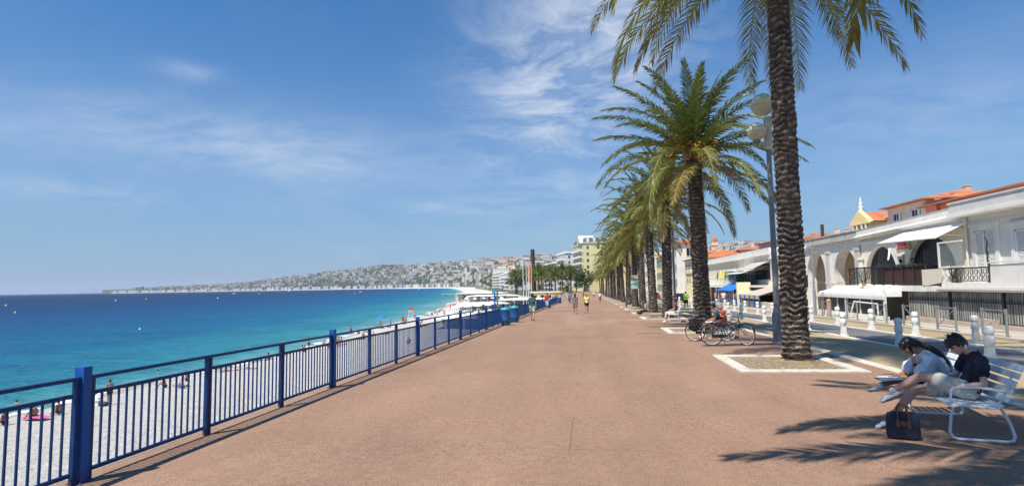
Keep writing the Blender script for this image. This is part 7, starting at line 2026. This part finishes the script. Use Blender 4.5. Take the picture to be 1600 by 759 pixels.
# ------------------------------------------------------------------ pale palaces beyond the palm row
def palace(label, x, y, wx, wy, zt_, rz, wall, mansard=True, nfl=6, pediment=False, name='seafront_palace'):
    t = thing(name, label, 'building', (x, y, -3), rz); H = zt_ + 3
    mb = MB(); mb.bb(0, wx, 0, wy, 0, H); mb.build('wall', wall, t)
    mb = MB(); mb.bb(-.5, wx + .5, -.5, wy + .5, H, H + .5); mb.build('cornice', GW, t)
    if mansard:
        mb = MB(); mb.v = [(.2, .2, H + .5), (wx - .2, .2, H + .5), (wx - .2, wy - .2, H + .5), (.2, wy - .2, H + .5), (1.4, 1.4, H + 3.4), (wx - 1.4, 1.4, H + 3.4), (wx - 1.4, wy - 1.4, H + 3.4), (1.4, wy - 1.4, H + 3.4)]
        mb.f = [(0, 1, 5, 4), (1, 2, 6, 5), (2, 3, 7, 6), (3, 0, 4, 7), (4, 5, 6, 7)]; mb.m = [0] * 5; ro = mb.build('roof', mat('slate', (.10, .10, .11), .7, .15, .5), t)
        for k in range(int(wx / 4)):
            mb = MB(); mb.bb(2 + k * 4, 3.6 + k * 4, .1, 1.5, H + .8, H + 2.7); mb.ell((2.8 + k * 4, .3, H + 2.7), (.8, .25, .5), nu=10, nv=5); mb.build('dormer', M['white_paint'], ro)
    else:
        mb = MB(); mb.bb(0.2, wx - .2, .2, wy - .2, H + .5, H + 1.3); mb.build('roof', GW, t)
    for f in range(nfl):
        z = H - 3.6 - f * 3.9
        if z < 1: break
        for k in range(int(wy / 4.2)):
            o = link('window', WM['pale'], t, (-.01, 2 + k * 4.2, z)); o.scale = (1, 1.3, 1.4)
        for k in range(max(2, int(wx / 7))):
            if k == 0 or f % 2 == 0: o = link('window', WM['plain'], t, (2.5 + k * 6.5, -.01, z), (0, 0, math.pi / 2)); o.scale = (1, 1.1, 1.2)
        mb = MB(); mb.bb(-1.3, -.01, wy * .15, wy * .95, z - .9, z - .6); mb.bb(-1.3, -1.2, wy * .15, wy * .95, z - .6, z + .3); mb.build('balcony', GW, t)
    if pediment:
        mb = MB(); mb.prism([(4, H + .5), (16, H + .5), (10, H + 5.2)], 'x', -1.2, 8); mb.build('pediment', GW, t)
        mb = MB(); mb.prism([(6, H + 1.0), (14, H + 1.0), (10, H + 4.0)], 'x', -1.3, -1.21); mb.build('tympanum', M['plaster_sand'], t)
    return t
palace('yellow palace with dark mansard roof, round dormers and a white pediment, above the far palms', -3.2, 350, 26, 40, 26.5, R(11), mat('palace_yellow', (.84, .72, .38), .85, .04, .3), True, 6, True)
palace('white modern block with dark stacked balconies left of the yellow palace', -16.5, 412, 22, 34, 24, R(14), GW, False, 6)
palace('cream seafront block further left of the balconied block', -28, 470, 26, 50, 19, R(14), M['plaster_cream'], False, 5)
town_house('sand house with wide orange roof over the dark trees', -52, 560, 26, 50, -3, 17.5, M['plaster_pink'], rz=R(14), wk='pale', rh=3)
palace('white hotel right of the pink dome', -92, 640, 30, 60, 15, R(16), GW, False, 5, name='hotel')
palace('white hotel left of the dark column', -78, 560, 22, 40, 14, R(16), GW, False, 5, name='hotel')
palace('long cream hotel behind the beach clubs', -118, 760, 30, 80, 19, R(17), M['plaster_cream'], False, 5, name='hotel')
t = thing('domed_hotel', 'white hotel with a pink pointed dome on the far seafront', 'hotel', (-125, 935, -3), R(14))
mb = MB(); mb.bb(0, 40, 0, 60, 0, 22); mb.build('wall', M['far_white'], t); mb = MB(); mb.bb(-.5, 40, -.5, 60, 22, 25); mb.build('roof', mat('far_grey_roof', (.35, .33, .32)), t)
mb = MB(); mb.lathe((3, 3, 22), [(6.5, 0), (6.6, 4), (6.2, 7), (4.8, 10), (2.6, 12.5), (1, 14), (.5, 18), (.1, 22)], 16); mb.build('dome', mat('pink_dome', (.66, .44, .36), .7), t, smooth=True)

# ------------------------------------------------------------------ the far town: seafront blocks, hillside houses
FM = {'white': M['far_white'], 'cream': M['far_cream'], 'grey': M['far_grey'], 'pink': M['far_pink']}
FLAT = mat('far_flat_roof', (.55, .53, .50), .9, .2, .1)
def far_mesh(w_, d_, h, cm, hip, step):
    mb = MB(); mb.bb(-w_ / 2, w_ / 2, -d_ / 2, d_ / 2, -14, h, 0)
    if hip: 
        mb.add([(-w_ / 2 - .6, -d_ / 2 - .6, h), (w_ / 2 + .6, -d_ / 2 - .6, h), (w_ / 2 + .6, d_ / 2 + .6, h), (-w_ / 2 - .6, d_ / 2 + .6, h), (-w_ * .2, 0, h + 2.6), (w_ * .2, 0, h + 2.6)], [(0, 1, 5, 4), (1, 2, 5), (2, 3, 4, 5), (3, 0, 4), (3, 2, 1, 0)], 1)
    else:
        mb.bb(-w_ / 2 - .4, w_ / 2 + .4, -d_ / 2 - .4, d_ / 2 + .4, h, h + .8, 1)
        if step: mb.bb(-w_ * .3, w_ * .25, -d_ * .3, d_ * .3, h + .8, h + 3.6, 0)
    return mb.mesh('far_building', [FM[cm], M['roof_rust'] if hip else FLAT])
VAR = []
rg = random.Random(19)
for cm in ('white', 'white', 'cream', 'white', 'grey'):
    for hip in (0, 1):
        for sz in ((38, 16, 20), (26, 14, 14), (17, 12, 9)):
            VAR.append((far_mesh(sz[0] * rg.uniform(.8, 1.25), sz[1], sz[2] * rg.uniform(.85, 1.2), cm, hip, rg.random() < .6), cm, hip, sz))
def variants(f): return [v for v in VAR if f(v)]
fronts = []; hillb = []
# seafront line along the bay
P = [Vector((a, b, 0)) for a, b in SHORE[12:18]]; k = 0
for a, b2 in zip(P, P[1:]):
    d = (b2 - a); Ln = d.length; d.normalize(); nrm = Vector((d.y, -d.x, 0)); s = 0
    while s < Ln:
        dist = (a + d * s).length; v = rg.choice(variants(lambda q: q[3][0] > (30 if rg.random() < .75 else 20) and not (q[2] and rg.random() < .75) and q[1] != 'pink'))
        p = a + d * s + nrm * (95 + rg.uniform(-10, 25)); fronts.append((p.x, p.y, -3.5, math.atan2(d.y, d.x), v, 'front')); s += v[3][0] + rg.uniform(2, 9)
for k in range(3300):
    a = R(rg.uniform(-41, 18)); r0 = land_r0(a)
    if r0 is None: continue
    r1 = max(r0 + 230, 620); r2 = max(r1 + 1250, 5050); t_ = rg.random() ** .70
    r = r1 + (r2 - r1) * t_
    H = interp(SKY_T, a)
    v = rg.choice(variants(lambda q: (q[3][0] < 30 or rg.random() < .3) and not (q[2] and rg.random() < .5)))
    hillb.append((r * math.sin(a), r * math.cos(a), hill_z(a, r, r0) - .5, -a + rg.uniform(-.6, .6), v, 'hill', v[3][0] * v[3][2] / (r * r)))
hillb.sort(key=lambda q: -q[6])
restf = fronts[130:]; fronts = fronts[:130]
NAMES = {0: 'flat roofed', 1: 'tiled'}
allb = fronts + hillb[:170]
for x, y, z, rz, v, kind, *_ in allb:
    o = link('far_building', v[0], None, (x, y, z), (0, 0, rz))
    size = {38: 'long', 26: 'mid sized', 17: 'small'}[v[3][0]]
    where = 'on the waterfront across the bay' if kind == 'front' else 'on the far hillside'
    tag(o, '%s %s %s building %s' % (size, v[1], NAMES[v[2]], where), 'building', '%s %s %s buildings %s' % (size, v[1], NAMES[v[2]], where))
# the rest of the hillside as one mass
mb = MB()
for x, y, z, rz, v, kind, *_ in restf + hillb[170:]:
    w_, d_, h = v[3]; mi = {'white': 0, 'cream': 1, 'grey': 2, 'pink': 3}[v[1]]
    mb.box((x, y, z + h / 2 - 5), (w_, d_, h + 10), rz, mi)
    if v[2]: mb.box((x, y, z + h + .6), (w_ + 1, d_ + 1, 1.2), rz, 4)
tag(mb.build('hillside_town', [FM['white'], FM['cream'], FM['grey'], FM['pink'], M['roof_rust']], fix=False), kind='stuff')
# woods between the houses
mb = MB(); ico = []
bm = bmesh.new(); bmesh.ops.create_icosphere(bm, subdivisions=1, radius=1); iv = [v.co.copy() for v in bm.verts]; iff = [tuple(v.index for v in f.verts) for f in bm.faces]; bm.free()
cnt = 0
for k in range(11000):
    a = R(rg.uniform(-41, 20)); r0 = land_r0(a)
    if r0 is None: continue
    r1 = max(r0 + 160, 520); r2 = max(r1 + 1500, 5400); r = r1 + (r2 - r1) * rg.random() ** .8; x, y = r * math.sin(a), r * math.cos(a)
    dn = noise.noise(Vector((x / 330, y / 330, 9)))
    if dn < -.12 and rg.random() < .7: continue
    if r < 1400 and rg.random() < .5: continue
    s = rg.uniform(6, 14) * (1 + max(0, dn) * .8); z = hill_z(a, r, r0)
    mb.add([(x + v.x * s * 1.3 * rg.uniform(.7, 1.2), y + v.y * s, z + 2 + v.z * s * .6 * rg.uniform(.6, 1.3)) for v in iv], iff)
tag(mb.build('hill_woods', M['leaf_hill'], fix=False), kind='stuff')

# ------------------------------------------------------------------ out on the water
YB = mat('buoy_yellow', (.75, .60, .08), .5)
for i, (x, y) in enumerate([(-453, 396), (-504, 558), (-516, 615), (-432, 625), (-275, 245), (-108, 127)]):
    s = .8 if i < 4 else (.5 if i == 4 else .25)
    t = thing('buoy', ['pale yellow buoy at the far left near the horizon', 'pale buoy left of centre of the open water', 'pale buoy just right of the other one on the open water', 'pale buoy straight below the airport spit', 'small buoy low at the far left of the sea', 'small buoy in the turquoise water close in'][i], 'buoy', (x, y, SEA_Z))
    mb = MB(); mb.lathe((0, 0, -.3 * s), [(.5 * s, 0), (1.0 * s, .4 * s), (1.0 * s, .9 * s), (.45 * s, 1.5 * s), (.15 * s, 2.2 * s)], 12); mb.build('float', YB if i % 2 == 0 else M['white_paint'], t, auto=50)
    mb = MB(); mb.ell((0, 0, 2.0 * s), (.22 * s,) * 3, nu=8, nv=6); mb.build('topmark', YB, t)
for i, (x, y, L_) in enumerate([(-821, 1248, 9), (-1022, 1862, 16), (-450, 1097, 10), (-501, 1660, 12), (-736, 1212, 7), (-380, 900, 6)]):
    t = thing('motor_boat', ['small white boat far out left', 'larger white boat under the hillside town', 'white boat on the bright water in mid bay', 'white boat close to the far waterfront', 'tiny white boat between the larger ones', 'tiny white boat nearest of those in the bay'][i], 'boat', (x, y, SEA_Z), .4 * i)
    w_ = L_ * .3; mb = MB(); pts = [(-L_ / 2, -w_ / 2), (L_ * .2, -w_ / 2), (L_ * .42, -w_ * .25), (L_ / 2, 0), (L_ * .42, w_ * .25), (L_ * .2, w_ / 2), (-L_ / 2, w_ / 2)]
    n = 7; mb.add([(a * .9, b * .7, -.3) for a, b in pts] + [(a, b, L_ * .13) for a, b in pts], [tuple(range(n - 1, -1, -1)), tuple(range(n, 2 * n))] + [(q, (q + 1) % n, (q + 1) % n + n, q + n) for q in range(n)]); mb.build('hull', M['white_paint'], t)
    mb = MB(); mb.prism([(-L_ * .3, L_ * .13), (L_ * .15, L_ * .13), (L_ * .08, L_ * .28), (-L_ * .28, L_ * .28)], 'y', -w_ * .33, w_ * .33); mb.build('cabin', M['white_paint'], t)

# low pale quay wall along the far waterfront
mb = MB(); Q = [(a + 22 * 0, b2) for a, b2 in SHORE[12:18]]
for (ax, ay), (bx, by) in zip(Q, Q[1:]):
    d = Vector((bx - ax, by - ay, 0)).normalized(); nn = Vector((d.y, -d.x, 0)) * 55
    mb.beam(Vector((ax, ay, -4.6)) + nn, Vector((bx, by, -4.6)) + nn, 6, 5.0)
tag(mb.build('quay_wall', GW), 'long low white quay wall under the far waterfront buildings', 'wall')

# ------------------------------------------------------------------ parked cars glimpsed between the trunks
def car(label, x, y, rz, m):
    t = thing('parked_car', label, 'car', (x, y, gz(y) + LO), rz)
    mb = MB(); W = .86
    side = [(-2.1, .30), (-2.12, .62), (-1.95, .86), (-1.1, .93), (-.55, 1.38), (.75, 1.42), (1.45, .98), (2.05, .88), (2.12, .55), (2.05, .28)]
    n = len(side); mb.v = [(-W, a, b) for a, b in side] + [(W, a, b) for a, b in side]
    for i, (a, b) in enumerate(side):
        if b > 1.2: mb.v[i] = (-W * .80, a, b); mb.v[i + n] = (W * .80, a, b)
    mb.f = [(i, (i + 1) % n, (i + 1) % n + n, i + n) for i in range(n)] + [tuple(range(n)), tuple(range(2 * n - 1, n - 1, -1))]; mb.m = [0] * len(mb.f)
    o = mb.build('body', m, t, auto=35); md = o.modifiers.new('b', 'BEVEL'); md.width = .06; md.segments = 3; md.limit_method = 'ANGLE'
    for s_ in (-1, 1):
        mb = MB(); mb.add([(s_ * (W + .002), -1.0, .93), (s_ * (W + .002), 1.3, .96), (s_ * (W * .81 + .012), .70, 1.36), (s_ * (W * .81 + .012), -.5, 1.33)], [(0, 1, 2, 3)]); mb.build('side_window', M['dark_glass'], t)
        for yy in (-1.35, 1.35):
            mb = MB(); mb.tube((s_ * (W - .18), yy, .31), (s_ * (W + .01), yy, .31), .31, n=18); wh = mb.build('wheel', M['rubber'], t)
            mb = MB(); mb.tube((s_ * (W + .01), yy, .31), (s_ * (W + .025), yy, .31), .19, n=12); mb.build('hubcap', M['steel'], wh)
    mb = MB(); mb.add([(-W * .74, -1.08, .96), (W * .74, -1.08, .96), (W * .70, -.60, 1.36), (-W * .70, -.60, 1.36)], [(0, 1, 2, 3)]); o = mb.build('rear_window', M['dark_glass'], t); o.location = (0, -.03, .02)
    for s_ in (-1, 1): mb = MB(); mb.bb(s_ * .62 - .14, s_ * .62 + .14, -2.15, -2.08, .66, .80); mb.build('tail_light', mat('tail_red', (.45, .02, .02), .3), t)
car('black parked car behind the third palm trunk', 13.7, 92, 0, mat('car_black', (.02, .02, .025), .2, .1, 2))
car('silver parked car between the far palm trunks', 13.7, 108, 0, mat('car_silver', (.45, .46, .47), .25, .05, 2))
car('dark red parked car farther along the far lane', 13.7, 126, 0, mat('car_red', (.22, .03, .03), .25, .05, 2))
